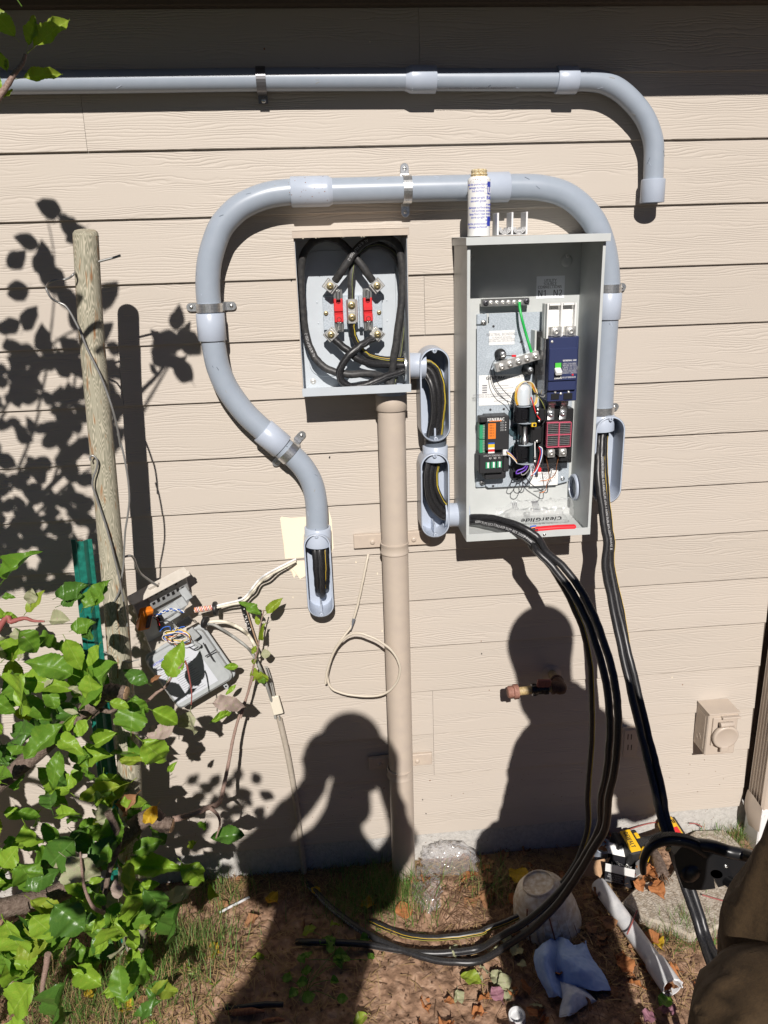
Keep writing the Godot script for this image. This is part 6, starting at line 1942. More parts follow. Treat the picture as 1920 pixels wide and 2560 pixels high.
func build_telephone_box():
	var grey := grainy(lin(0.33, 0.345, 0.35), lin(0.38, 0.395, 0.4), 0.45, 8.0, 91)
	var outer := grainy(lin(0.5, 0.46, 0.4), lin(0.56, 0.52, 0.46), 0.5, 8.0, 92)
	var t := thing("telephone_box", "broken grey telephone box hanging open off the wall with its wires pulled out", "telephone box", Vector3(-0.4337, 0.6849, 0.05))
	# the base, tipped out from the wall
	var A := Vector3(-0.5039, 1.0518, 0.15)
	var B := Vector3(-0.3666, 1.0948, 0.075)
	var C := Vector3(-0.5225, 0.8607, 0.075)
	var ex := (B - A).normalized()
	var ez := ex.cross(C - A).normalized()
	if ez.z < 0.0:
		ez = -ez
	var ey := ez.cross(ex)
	var w := A.distance_to(B)
	var h := absf((C - A).dot(ey))
	var f := Transform3D(Basis(ex, ey, ez), A)
	var g := Geo.new()
	g.box(f * Transform3D(Basis(), Vector3(w / 2, -h / 2, -0.034)), Vector3(w, h, 0.004), 0.001)
	part("base_plate", g, grey, t)
	g = Geo.new()
	g.box(f * Transform3D(Basis(), Vector3(w / 2, 0.002, -0.018)), Vector3(w + 0.008, 0.004, 0.038), 0.0015)
	g.box(f * Transform3D(Basis(), Vector3(-0.002, -h / 2, -0.018)), Vector3(0.004, h, 0.038), 0.0015)
	g.box(f * Transform3D(Basis(), Vector3(w / 2, -h - 0.002, -0.018)), Vector3(w + 0.008, 0.004, 0.038), 0.0015)
	g.box(f * Transform3D(Basis(), Vector3(w * 0.42, 0.009, -0.02)), Vector3(0.03, 0.012, 0.006), 0.0025)
	g.box(f * Transform3D(Basis(Vector3(0, 0, 1), 0.3), Vector3(w * 1.0, 0.003, -0.01)), Vector3(0.014, 0.008, 0.01), 0.002)
	part("base_rim", g, outer, t)
	# crumbling sealant along the left rim
	g = Geo.new()
	var rows := []
	for k in 16:
		var ff := k / 15.0
		var p := f * Vector3(-0.012 + 0.004 * sin(k * 2.1), -h * ff, -0.012)
		rows.append([p + Vector3(-0.006 - 0.004 * rng.randf(), 0, -0.004), p + Vector3(0, 0, 0.005), p + Vector3(0.008, 0, -0.002)])
	g.grid(rows)
	part("sealant", g, outer, t)
	# punched inner plate
	g = Geo.new()
	g.box(f * Transform3D(Basis(), Vector3(w * 0.62, -h * 0.2, -0.024)), Vector3(w * 0.7, h * 0.34, 0.006), 0.0015)
	var pl = part("inner_plate", g, grey, t)
	for k in 14:
		g = Geo.new()
		var px := 0.33 + 0.09 * (k % 7)
		var py := 0.1 + 0.15 * (k / 7) + 0.015 * (k % 2)
		g.box(f * Transform3D(Basis(), Vector3(w * px, -h * py, -0.0206)), Vector3(0.008, [0.012, 0.009, 0.014][k % 3], 0.001), 0.0004)
		part("slot", g, M.black, pl)
	# orange module
	var oc := Vector3(-0.4834, 0.9928, 0.125)
	g = Geo.new()
	g.prism(rrect(0.036, 0.071, 0.007), Transform3D(f.basis * Basis(Vector3(0, 0, 1), -0.42), oc - ez * 0.02), 0.02, 0.004)
	part("orange_module", g, grainy(lin(0.7, 0.17, 0.01), lin(0.8, 0.24, 0.02), 0.4, 20.0, 93), t)
	g = Geo.new()
	g.box(Transform3D(f.basis * Basis(Vector3(0, 0, 1), -0.42), Vector3(-0.4771, 0.9915, 0.128)), Vector3(0.012, 0.042, 0.004), 0.001)
	part("module_gel", g, mat(lin(0.05, 0.03, 0.06), 0.25), t)
	# grey connector blocks stepping down to the right
	for k in 5:
		g = Geo.new()
		var q: Vector3 = [Vector3(-0.429, 1.0126, 0.12), Vector3(-0.4076, 1.0244, 0.118), Vector3(-0.3889, 1.0349, 0.116), Vector3(-0.3755, 1.0559, 0.105), Vector3(-0.4178, 0.9899, 0.11)][k]
		g.box(Transform3D(Basis(Vector3(0, 0, 1), 0.52) * Basis(Vector3.RIGHT, -0.2), q), [Vector3(0.028, 0.026, 0.012), Vector3(0.03, 0.026, 0.012), Vector3(0.028, 0.028, 0.012), Vector3(0.022, 0.035, 0.01), Vector3(0.05, 0.01, 0.012)][k], 0.0015)
		part("connector_block", g, grey, t)
	block("dark_module", Vector3(-0.4596, 0.9982, 0.115), Vector3(-0.4442, 0.9538, 0.115), 0.09, M.black_gloss, t, 0.003)
	g = Geo.new()
	g.box(Transform3D(Basis(Vector3(0, 0, 1), 0.5), Vector3(-0.3878, 0.9712, 0.1)), Vector3(0.04, 0.018, 0.014), 0.002)
	part("dark_module", g, M.black, t)
	# the lid: a shallow rounded shell with a printed sheet
	var D := Vector3(-0.5223, 0.8465, 0.085)
	var E := Vector3(-0.3697, 0.9266, 0.075)
	var Fp := Vector3(-0.4496, 0.6905, 0.085)
	ex = (E - D).normalized()
	ez = Vector3(0.05, 0.12, 1).normalized()
	ez = (ez - ex * ez.dot(ex)).normalized()
	ey = ez.cross(ex)
	w = D.distance_to(E) + 0.01
	h = absf((Fp - D).dot(ey)) + 0.006
	f = Transform3D(Basis(ex, ey, ez), D)
	g = Geo.new()
	g.prism(rrect(w, h, 0.018, Vector2(w / 2, -h / 2), 5), f * Transform3D(Basis(), Vector3(0.006, 0, -0.032)), 0.03, 0.007)
	g.prism(rrect(w + 0.012, h + 0.012, 0.02, Vector2(w / 2, -h / 2), 5), f * Transform3D(Basis(), Vector3(0.006, 0, -0.036)), 0.007, 0.002)
	var lid = part("lid", g, grainy(lin(0.36, 0.38, 0.385), lin(0.4, 0.42, 0.425), 0.3, 6.0, 94), t)
	g = Geo.new()
	g.prism(rrect(0.012, 0.026, 0.0055, Vector2(w * 0.78, -h - 0.012), 4), f * Transform3D(Basis(), Vector3(0.006, 0, -0.034)), 0.006, 0.001)
	part("latch_ear", g, grey, lid)
	g = Geo.new()
	g.lathe(f * Vector3(w * 0.78 + 0.006, -h - 0.016, -0.0279), ez, [Vector2(0.0032, 0), Vector2(0.0028, 0.0003), Vector2(0.0001, 0.0003)], 12, false, false)
	part("latch_hole", g, M.black, lid)
	g = Geo.new()
	g.box(f * Transform3D(Basis(), Vector3(w * 0.45, -h * 0.5, -0.0016)), Vector3(w * 0.72, h * 0.78, 0.0006), 0.0)
	var sheet = part("printed_sheet", g, mat(lin(0.52, 0.54, 0.58), 0.5), lid)
	for k in 20:
		var yy := -h * (0.16 + 0.036 * k)
		g = Geo.new()
		var x0 := w * (0.13 if k < 9 else 0.3)
		var ww := w * (0.52 if k < 9 else 0.38) * rng.randf_range(0.75, 1.0)
		g.box(f * Transform3D(Basis(), Vector3(x0 + ww / 2, yy, -0.0011)), Vector3(ww, 0.0011, 0.0005), 0.0)
		part("printed_line", g, M.grey_ink, sheet)
	lettering("CUSTOMER ACCESS", 0.0062, M.blue_ink, sheet, f * Transform3D(Basis(), Vector3(w * 0.3, -h * 0.13, -0.001)), true)
	# broken hinge arm between base and lid
	g = Geo.new()
	g.box(Transform3D(Basis(Vector3(0, 0, 1), 0.6), Vector3(-0.3725, 0.9306, 0.1)), Vector3(0.03, 0.034, 0.01), 0.002)
	g.box(Transform3D(Basis(Vector3(0, 0, 1), -0.7), Vector3(-0.3663, 0.9039, 0.098)), Vector3(0.034, 0.008, 0.01), 0.002)
	part("hinge_arm", g, grey, t)
	for k in 3:
		wire("broken_tie", [xyz([-0.3451, 0.9033, 0.1, -0.3326, 0.8695, 0.1, -0.3218, 0.8446, 0.1]), xyz([-0.344, 0.8614, 0.1, -0.3272, 0.8706, 0.1, -0.3131, 0.88, 0.1]), xyz([-0.3854, 0.8946, 0.1, -0.3732, 0.8862, 0.1, -0.3593, 0.8925, 0.1])][k], 0.0017, M.screw_dark, t)
	# wires
	for k in 9:
		var pts := []
		var d := Vector3(rng.randf_range(-0.006, 0.006), rng.randf_range(-0.006, 0.006), 0.002 * k)
		for p in xyz([-0.4329, 0.9242, 0.11, -0.4444, 0.9368, 0.11, -0.438, 0.9479, 0.11, -0.4197, 0.9495, 0.11, -0.4063, 0.9543, 0.11, -0.3863, 0.9469, 0.11, -0.3775, 0.9316, 0.11, -0.3994, 0.9216, 0.11, -0.4226, 0.9234, 0.11]):
			pts.append(p + d + Vector3(rng.randf_range(-0.003, 0.003), rng.randf_range(-0.003, 0.003), 0))
		wire("wire", pts, 0.0011, [M.cream_wire, M.orange, M.blue_wire, M.cream_wire, M.white, M.yellow, M.blue_wire, M.cream_wire, M.copper][k], t)
	for k in 6:
		var pts := []
		var ph := k * TAU / 6
		for j in 22:
			var q := Vector3(-0.3611, 0.997, 0.085).lerp(Vector3(-0.3096, 0.9903, 0.06), j / 21.0)
			pts.append(q + Vector3(0.0, cos(j * 1.25 + ph), sin(j * 1.25 + ph)) * 0.007)
		wire("twisted_wire", pts, 0.0012, [M.orange, M.white, M.copper, M.white, M.red, M.cream_wire][k], t, 3, 6)
	for k in 2:
		var pts := []
		for j in 20:
			var q: Vector3 = (curve(xyz([-0.4636, 1.0057, 0.13, -0.4396, 1.0167, 0.13, -0.4185, 1.0236, 0.13, -0.396, 1.0206, 0.13, -0.3766, 1.0121, 0.13, -0.3539, 1.009, 0.13]), 5)[j])
			pts.append(q + Vector3(0, cos(j * 1.4 + k * PI), sin(j * 1.4 + k * PI)) * 0.0028)
		wire("twisted_wire", pts, 0.0013, [M.white, M.blue_wire][k], t, 3, 6)
	for k in 4:
		wire("wire", [xyz([-0.4638, 0.9981, 0.12, -0.45, 0.9856, 0.12, -0.4319, 0.9871, 0.12, -0.4151, 0.9772, 0.12]), xyz([-0.4533, 0.957, 0.12, -0.4418, 0.9677, 0.12, -0.4262, 0.9694, 0.12, -0.4249, 0.9578, 0.12]), xyz([-0.4177, 0.9605, 0.115, -0.411, 0.9513, 0.115, -0.3995, 0.962, 0.115, -0.3864, 0.9639, 0.115]), xyz([-0.4678, 1.0069, 0.12, -0.4562, 0.9975, 0.12, -0.4513, 0.9742, 0.12])][k], 0.0013, [M.ink, M.blue_wire, M.blue_wire, M.red][k], t)
	# grommets
	for k in 2:
		g = Geo.new()
		var q: Vector3 = [Vector3(-0.3087, 0.9835, 0.055), Vector3(-0.3387, 0.9515, 0.07)][k]
		var dr: Vector3 = [Vector3(1, 0.12, 0.1), Vector3(1, -0.15, 0.5)][k]
		g.lathe(q, dr, [Vector2(0.006, -0.004), Vector2([0.02, 0.017][k], -0.004), Vector2([0.021, 0.018][k], 0.0), Vector2([0.02, 0.017][k], 0.004), Vector2(0.006, 0.008)], 18, false, false)
		part("grommet", g, M.black, t)

	# cables leaving it
	t = thing("white_cable", "upper white cable from the telephone box grommet to behind the lower left fitting", "cable", Vector3(-0.1012, 1.0904, 0.02), "white telephone cables")
	wire("sheath", xyz([-0.3148, 0.9907, 0.06, -0.2992, 0.9932, 0.055, -0.2728, 0.9963, 0.05, -0.2479, 1.0027, 0.055, -0.2312, 1.0043, 0.045, -0.2172, 1.0159, 0.04, -0.2023, 1.039, 0.055, -0.1865, 1.0512, 0.035, -0.1622, 1.0768, 0.055, -0.1335, 1.082, 0.03, -0.1008, 1.0952, 0.025, -0.0787, 1.1015, 0.015]), 0.003, M.white_ptc, t, 7, 10)
	t = thing("white_cable", "lower white cable from the telephone box grommet to behind the lower left fitting", "cable", Vector3(-0.1016, 1.0846, 0.02), "white telephone cables")
	wire("sheath", xyz([-0.3145, 0.9886, 0.065, -0.2991, 0.9896, 0.06, -0.2728, 0.9918, 0.055, -0.2452, 0.998, 0.06, -0.2271, 1.0004, 0.05, -0.2127, 1.0113, 0.045, -0.1969, 1.0364, 0.06, -0.1812, 1.0471, 0.04, -0.157, 1.0722, 0.06, -0.1297, 1.0774, 0.035, -0.0995, 1.0891, 0.028, -0.0792, 1.0942, 0.015]), 0.003, M.cream_wire, t, 7, 10)
	t = thing("tan_cable", "tan cable arching from the lower grommet to the leafy sprig", "cable", Vector3(-0.2113, 0.8442, 0.03), "")
	wire("sheath", xyz([-0.3493, 0.9508, 0.07, -0.3271, 0.9467, 0.06, -0.3057, 0.9469, 0.06, -0.2821, 0.9424, 0.06, -0.261, 0.923, 0.045, -0.2389, 0.9152, 0.06, -0.2287, 0.8841, 0.03, -0.2161, 0.8802, 0.06, -0.2083, 0.8597, 0.06, -0.1998, 0.8283, 0.06]), 0.005, M.cream_wire, t, 7, 12)
	t = thing("grey_cable", "grey cable arching below the tan one from the lower grommet", "cable", Vector3(-0.2188, 0.8199, 0.03), "")
	wire("sheath", xyz([-0.3418, 0.9473, 0.07, -0.3199, 0.9384, 0.06, -0.2973, 0.9226, 0.06, -0.2725, 0.8895, 0.04, -0.2474, 0.878, 0.06, -0.2301, 0.8584, 0.06, -0.2214, 0.8217, 0.03, -0.2067, 0.8103, 0.06, -0.1937, 0.7656, 0.06, -0.1853, 0.7302, 0.06, -0.1764, 0.6451, 0.022, -0.1718, 0.594, 0.015]), 0.0042, M.grey_wire, t, 7, 12)

# ---------------------------------------------------------------- leaves
var leaf_shapes := []
var leaf_mats := {}

func leaf_tex(base: Color, vein: Color, blotch: Color, sd: int) -> ImageTexture:
	var im := Image.create(128, 256, false, Image.FORMAT_RGB8)
	var f := noise(FastNoiseLite.TYPE_SIMPLEX_SMOOTH, sd, 1.0, 3)
	for y in 256:
		for x in 128:
			var u := absf(x / 127.0 - 0.5) * 2.0
			var v := y / 255.0
			var c := base.lerp(blotch, clampf(f.get_noise_2d(x * 0.03, y * 0.03) * 1.5 - 0.25, 0.0, 0.75))
			var sv := fposmod((v - u * 0.26) * 9.0, 1.0)
			var k := maxf(1.0 - absf(sv - 0.5) * 11.0, 0.0) * 0.2 * (1.0 - u * 0.6)
			k = maxf(k, maxf(1.0 - u * 24.0, 0.0) * 0.8)
			c = c.lerp(vein, clampf(k, 0.0, 1.0))
			c = c.darkened(0.12 * f.get_noise_2d(x * 0.22, y * 0.22) + 0.05)
			im.set_pixel(x, y, c)
	return ImageTexture.create_from_image(im)

# a leaf of length 1 along y, its upper face towards z
func leaf_shape(fold: float, curl: float, wave: float, sd: int, petiole := 0.16, lobes := 0.0) -> ArrayMesh:
	var g := Geo.new()
	var r := RandomNumberGenerator.new()
	r.seed = sd
	var rows := []
	var us := []
	var m := 22
	for j in m + 1:
		var v := float(j) / m
		var wd := 0.5 * pow(sin(PI * pow(v, 0.88)), 0.85) * (1.0 - 0.1 * v) if j > 0 and j < m else 0.004
		if lobes > 0.0:
			wd *= 1.0 - lobes * (0.5 + 0.5 * cos(v * TAU * 3.0))
		var row := []
		var ur := []
		for i in 9:
			var s := (i - 4) / 4.0
			var tooth := (1.0 if j % 2 == 0 else 0.925) if absf(s) == 1.0 else 1.0
			var x := s * wd * tooth * (1.0 + r.randf_range(-0.03, 0.03))
			var z := -curl * (v * v) + absf(x) * fold - 0.1 * fold * 0.0
			z += wave * sin(v * 13.0 + sd + s * 1.6) * absf(s) * 0.06 + wave * 0.012 * sin(v * 29.0 + i)
			var y := petiole + (1.0 - petiole) * v
			row.append(Vector3(x, y, z))
			ur.append(Vector2(0.5 + 0.5 * s * minf(1.0, wd * 2.2 + 0.2), v))
		rows.append(row)
		us.append(ur)
	g.grid(rows, false, false, us)
	g.tube([Vector3.ZERO, Vector3(0, petiole * 0.5, 0.012), Vector3(0, petiole + 0.03, -0.002)], 0.014, 5, false)
	return g.done()

func leaf_material(a: Color, vein: Color, blotch: Color, sd: int, through: Color, rough := 0.4) -> StandardMaterial3D:
	var m := mat(Color.WHITE, rough, 0.0, 0.38)
	m.albedo_texture = leaf_tex(a, vein, blotch, sd)
	m.backlight_enabled = true
	m.backlight = through
	m.cull_mode = BaseMaterial3D.CULL_DISABLED
	return m

func make_leaves():
	for k in 10:
		leaf_shapes.append(leaf_shape([0.22, 0.35, 0.1, 0.6, 0.18, 0.3, 0.8, 0.05, 0.45, 0.25][k], [0.1, 0.22, 0.05, 0.3, -0.08, 0.4, 0.15, 0.6, -0.15, 0.3][k], [0.7, 1.0, 0.6, 1.4, 0.9, 1.2, 0.8, 1.5, 1.1, 1.8][k], 100 + k, [0.16, 0.2, 0.14, 0.18, 0.22, 0.15, 0.2, 0.17, 0.19, 0.16][k]))
	var t := Color(0.5, 0.75, 0.12)
	leaf_mats.green = leaf_material(lin(0.13, 0.26, 0.028), lin(0.26, 0.39, 0.1), lin(0.19, 0.31, 0.035), 1, t)
	leaf_mats.bright = leaf_material(lin(0.23, 0.38, 0.035), lin(0.38, 0.5, 0.13), lin(0.33, 0.43, 0.05), 2, t)
	leaf_mats.dark = leaf_material(lin(0.07, 0.16, 0.025), lin(0.16, 0.27, 0.08), lin(0.1, 0.19, 0.03), 3, Color(0.35, 0.6, 0.1), 0.32)
	leaf_mats.lime = leaf_material(lin(0.27, 0.36, 0.04), lin(0.4, 0.46, 0.14), lin(0.36, 0.36, 0.05), 4, Color(0.7, 0.8, 0.12))
	leaf_mats.pale = leaf_material(lin(0.33, 0.34, 0.2), lin(0.42, 0.4, 0.28), lin(0.36, 0.28, 0.22), 5, Color(0.4, 0.42, 0.25), 0.65)
	leaf_mats.pink = leaf_material(lin(0.36, 0.28, 0.24), lin(0.42, 0.32, 0.28), lin(0.3, 0.32, 0.17), 6, Color(0.4, 0.34, 0.25), 0.65)
	leaf_mats.yellow = leaf_material(lin(0.62, 0.42, 0.03), lin(0.66, 0.5, 0.12), lin(0.5, 0.26, 0.03), 7, Color(0.8, 0.6, 0.1), 0.6)
	leaf_mats.brown = leaf_material(lin(0.3, 0.15, 0.07), lin(0.38, 0.22, 0.12), lin(0.18, 0.08, 0.04), 8, Color(0.35, 0.2, 0.1), 0.75)
	leaf_mats.rust = leaf_material(lin(0.42, 0.17, 0.06), lin(0.46, 0.24, 0.12), lin(0.28, 0.1, 0.04), 9, Color(0.5, 0.25, 0.1), 0.75)
	leaf_mats.plum = leaf_material(lin(0.3, 0.14, 0.18), lin(0.36, 0.2, 0.22), lin(0.2, 0.1, 0.1), 10, Color(0.3, 0.15, 0.15), 0.7)

func leaf(t: Node3D, a: Vector3, b: Vector3, w: float, n: Vector3, m: Material, shape := -1, called := "leaf") -> MeshInstance3D:
	var o := MeshInstance3D.new()
	o.name = called
	o.mesh = leaf_shapes[shape if shape >= 0 else rng.randi() % leaf_shapes.size()]
	o.material_override = m
	t.add_child(o, true)
	var l := a.distance_to(b)
	var y := (b - a).normalized()
	var x := y.cross(n).normalized()
	var z := x.cross(y)
	o.transform = Transform3D(Basis(x * l * w, y * l, z * l), a - origin_of(t))
	return o

func twig(t: Node3D, pts: Array, r0: float, r1: float, m: Material, called := "twig", per := 6):
	var c := curve(pts, per)
	var rr := []
	for i in c.size():
		rr.append(lerpf(r0, r1, float(i) / (c.size() - 1)) * (1.0 + 0.08 * sin(i * 2.3)))
	var g := Geo.new()
	g.tube(c, rr, 9)
	return part(called, g, m, t)

func put_leaves(t: Node3D, pts: Array, looks: Array, facing := 0.0):
	var i := 0
	for lk in looks:
		var a: Vector3 = pts[i]
		var b: Vector3 = pts[i + 1]
		i += 2
		var n := Vector3(rng.randf_range(-0.35, 0.35), 0.75 + rng.randf_range(-0.3, 0.25), 0.75)
		n = n.lerp(Vector3(0.1, 0.15, 1), facing)
		leaf(t, a, b + (b - a) * 0.1, lk[1] * 0.98, n, leaf_mats[lk[0]], [0, 2, 4, 0][i / 2 % 4] if facing > 0.0 else -1)

func build_tree():
	make_leaves()
	var t := thing("apple_tree", "young apple tree with sawn limbs and bright green leaves filling the lower left", "tree", Vector3(-1.02, 0, 0.55))
	# trunk and limbs, most of it left of the view
	twig(t, [Vector3(-1.02, -0.05, 0.55), Vector3(-1.03, 0.35, 0.56), Vector3(-1.04, 0.8, 0.62), Vector3(-1.0, 1.3, 0.74), Vector3(-0.98, 1.8, 0.86), Vector3(-0.9, 2.25, 0.95)], 0.036, 0.012, M.bark, "trunk")
	twig(t, [Vector3(-1.03, 0.35, 0.56), Vector3(-0.86, 0.42, 0.5), Vector3(-0.7, 0.4, 0.42), Vector3(-0.5012, 0.543, 0.36), Vector3(-0.4601, 0.5265, 0.36), Vector3(-0.4356, 0.5167, 0.36)], 0.026, 0.02, M.bark, "limb")
	twig(t, [Vector3(-1.04, 0.7, 0.6), Vector3(-0.86, 0.72, 0.5), Vector3(-0.5592, 0.9185, 0.4), Vector3(-0.5201, 0.9423, 0.4), Vector3(-0.4878, 0.9374, 0.4)], 0.022, 0.017, M.bark, "limb")
	for k in 2:
		var g := Geo.new()
		g.lathe([Vector3(-0.4326, 0.5172, 0.361), Vector3(-0.4854, 0.9378, 0.401)][k], Vector3(1, -0.05, 0.25), [Vector2(0.019 - 0.003 * k, -0.004), Vector2(0.017 - 0.002 * k, 0.002), Vector2(0.0001, 0.004)], 14, false, false)
		part("sawn_end", g, grainy(lin(0.36, 0.22, 0.12), lin(0.5, 0.33, 0.2), 0.85, 40.0, 95), t)
	# branch reaching right, then the upright sprig before the wall
	twig(t, xyz([-0.4326, 0.5193, 0.34, -0.4, 0.5257, 0.34, -0.3631, 0.5364, 0.34, -0.3503, 0.5288, 0.32, -0.3283, 0.5072, 0.28, -0.3196, 0.5003, 0.25, -0.3125, 0.5174, 0.2, -0.3011, 0.5557, 0.17, -0.2856, 0.615, 0.14, -0.2646, 0.676, 0.12, -0.2401, 0.7267, 0.1, -0.2188, 0.7837, 0.09]), 0.0085, 0.003, M.twig)
	twig(t, xyz([-0.2619, 0.6692, 0.12, -0.2461, 0.7088, 0.105, -0.2303, 0.7578, 0.09, -0.2175, 0.8062, 0.09, -0.2026, 0.8569, 0.09, -0.1927, 0.8983, 0.09, -0.1878, 0.9337, 0.09, -0.179, 0.9655, 0.09, -0.1727, 0.9855, 0.09]), 0.0036, 0.0016, M.twig)
	twig(t, xyz([-0.338, 0.53, 0.32, -0.3201, 0.506, 0.32, -0.3168, 0.4758, 0.32, -0.3312, 0.4321, 0.32]), 0.005, 0.002, M.twig)
	twig(t, xyz([-0.4699, 0.8768, 0.36, -0.4629, 0.8544, 0.3, -0.4389, 0.8746, 0.3, -0.4155, 0.8906, 0.3, -0.3984, 0.9153, 0.3, -0.3794, 0.937, 0.3, -0.3605, 0.9572, 0.3]), 0.0048, 0.0022, M.twig)
	twig(t, xyz([-0.3604, 0.9585, 0.3, -0.3563, 0.9406, 0.3, -0.3541, 0.9048, 0.3, -0.3534, 0.8659, 0.3, -0.358, 0.8327, 0.3]), 0.0026, 0.0014, M.twig_red)
	twig(t, [Vector3(-1.04, 0.9, 0.62), Vector3(-0.85, 0.95, 0.55), Vector3(-0.6981, 1.1776, 0.5), Vector3(-0.6735, 1.1865, 0.5), Vector3(-0.6452, 1.1928, 0.5), Vector3(-0.6274, 1.1855, 0.5), Vector3(-0.6047, 1.1826, 0.5)], 0.009, 0.002, M.twig_red)
	twig(t, [Vector3(-0.5392, 0.6824, 0.5), Vector3(-0.525, 0.6011, 0.5), Vector3(-0.5484, 0.5401, 0.52), Vector3(-0.5582, 0.505, 0.54), Vector3(-0.5617, 0.4789, 0.56), Vector3(-0.564, 0.4524, 0.57)], 0.009, 0.004, M.bark)
	twig(t, xyz([-0.5634, 0.4569, 0.57, -0.5745, 0.5061, 0.6, -0.585, 0.5649, 0.6, -0.5826, 0.6167, 0.6, -0.5798, 0.659, 0.6]), 0.005, 0.002, M.twig)
	twig(t, xyz([-0.6943, 0.3798, 0.6, -0.7036, 0.3436, 0.6, -0.7179, 0.2981, 0.6, -0.7281, 0.2561, 0.6]), 0.008, 0.005, M.twig)
	twig(t, xyz([-0.5751, 0.8819, 0.4, -0.5514, 0.8967, 0.4, -0.5271, 0.8904, 0.4, -0.4953, 0.9129, 0.4]), 0.008, 0.003, M.bark)
	# upper sprig at the top left corner of the view
	var s := xyz([-0.4763, 2.1168, 0.75, -0.4504, 2.1391, 0.75, -0.4268, 2.1634, 0.75, -0.4117, 2.181, 0.75, -0.4003, 2.1919, 0.75, -0.3933, 2.205, 0.75])
	s.push_front(Vector3(-0.72, 1.95, 0.82))
	s.push_front(Vector3(-0.98, 1.75, 0.86))
	twig(t, s, 0.007, 0.0026, M.twig)
	put_leaves(t, xyz([-0.3991, 2.2203, 0.75, -0.4326, 2.2655, 0.75, -0.3917, 2.2072, 0.75, -0.3758, 2.2506, 0.74, -0.3909, 2.205, 0.75, -0.3373, 2.2574, 0.72, -0.4132, 2.1722, 0.75, -0.3554, 2.1843, 0.73, -0.4217, 2.1789, 0.75, -0.4311, 2.2076, 0.75, -0.4396, 2.1457, 0.75, -0.4238, 2.1585, 0.74, -0.4336, 2.1523, 0.75, -0.4473, 2.1836, 0.75, -0.4237, 2.1812, 0.75, -0.4207, 2.1987, 0.75]), [["lime", 0.48], ["lime", 0.42], ["lime", 0.38], ["lime", 0.34], ["lime", 0.45], ["lime", 0.33], ["bright", 0.45], ["lime", 0.4]], 0.75)
	# the leaves one can tell apart, upper group
	put_leaves(t, xyz([-0.6816, 1.2718, 0.5, -0.6193, 1.3419, 0.5, -0.6452, 1.1987, 0.5, -0.6003, 1.2498, 0.5, -0.6036, 1.1825, 0.5, -0.5579, 1.1839, 0.5, -0.6676, 1.1717, 0.5, -0.628, 1.1164, 0.5, -0.5778, 1.2128, 0.5, -0.5208, 1.2348, 0.5, -0.5262, 1.1971, 0.5, -0.4897, 1.2608, 0.5, -0.5052, 1.1956, 0.5, -0.4674, 1.2616, 0.5, -0.5582, 1.1537, 0.5, -0.5125, 1.1745, 0.5, -0.5089, 1.1621, 0.5, -0.525, 1.1316, 0.5, -0.5716, 1.1499, 0.5, -0.5463, 1.0664, 0.5, -0.4936, 1.1255, 0.5, -0.5292, 1.0725, 0.5, -0.551, 1.0416, 0.5, -0.6322, 1.1042, 0.52, -0.6963, 1.0536, 0.5, -0.5864, 1.0435, 0.52, -0.5327, 1.0628, 0.5, -0.5301, 0.9732, 0.5, -0.6924, 0.9615, 0.5, -0.6472, 1.0819, 0.55, -0.5848, 0.9468, 0.5, -0.663, 0.883, 0.55, -0.5801, 1.2319, 0.5, -0.5191, 1.2605, 0.5, -0.629, 1.2142, 0.5, -0.6197, 1.2582, 0.5, -0.693, 1.207, 0.5, -0.6653, 1.1978, 0.5, -0.6865, 1.2442, 0.5, -0.6611, 1.2471, 0.5, -0.6572, 1.1076, 0.5, -0.6803, 1.0971, 0.5, -0.6896, 1.1541, 0.5, -0.6488, 1.1582, 0.5, -0.5867, 1.0217, 0.5, -0.5544, 1.0037, 0.5, -0.612, 0.957, 0.5, -0.6258, 1.0225, 0.5, -0.5622, 0.95, 0.5, -0.5956, 0.9634, 0.5, -0.541, 0.9429, 0.5, -0.5786, 0.8988, 0.5, -0.605, 0.9012, 0.5, -0.5812, 0.9412, 0.5, -0.5548, 0.8617, 0.5, -0.5011, 0.8916, 0.5, -0.505, 0.9788, 0.5, -0.4586, 0.9592, 0.5]), [["green", 0.42], ["lime", 0.42], ["pale", 0.78], ["green", 0.72], ["dark", 0.55], ["green", 0.55], ["green", 0.45], ["green", 0.75], ["dark", 0.85], ["bright", 0.5], ["bright", 0.5], ["green", 0.55], ["bright", 0.5], ["bright", 0.6], ["bright", 0.8], ["green", 0.5], ["dark", 0.6], ["pale", 0.6], ["bright", 0.6], ["green", 0.6], ["pale", 0.5], ["pale", 0.6], ["pale", 0.4], ["green", 0.5], ["pale", 0.35], ["bright", 0.6], ["bright", 0.5], ["bright", 0.55], ["bright", 0.5]])
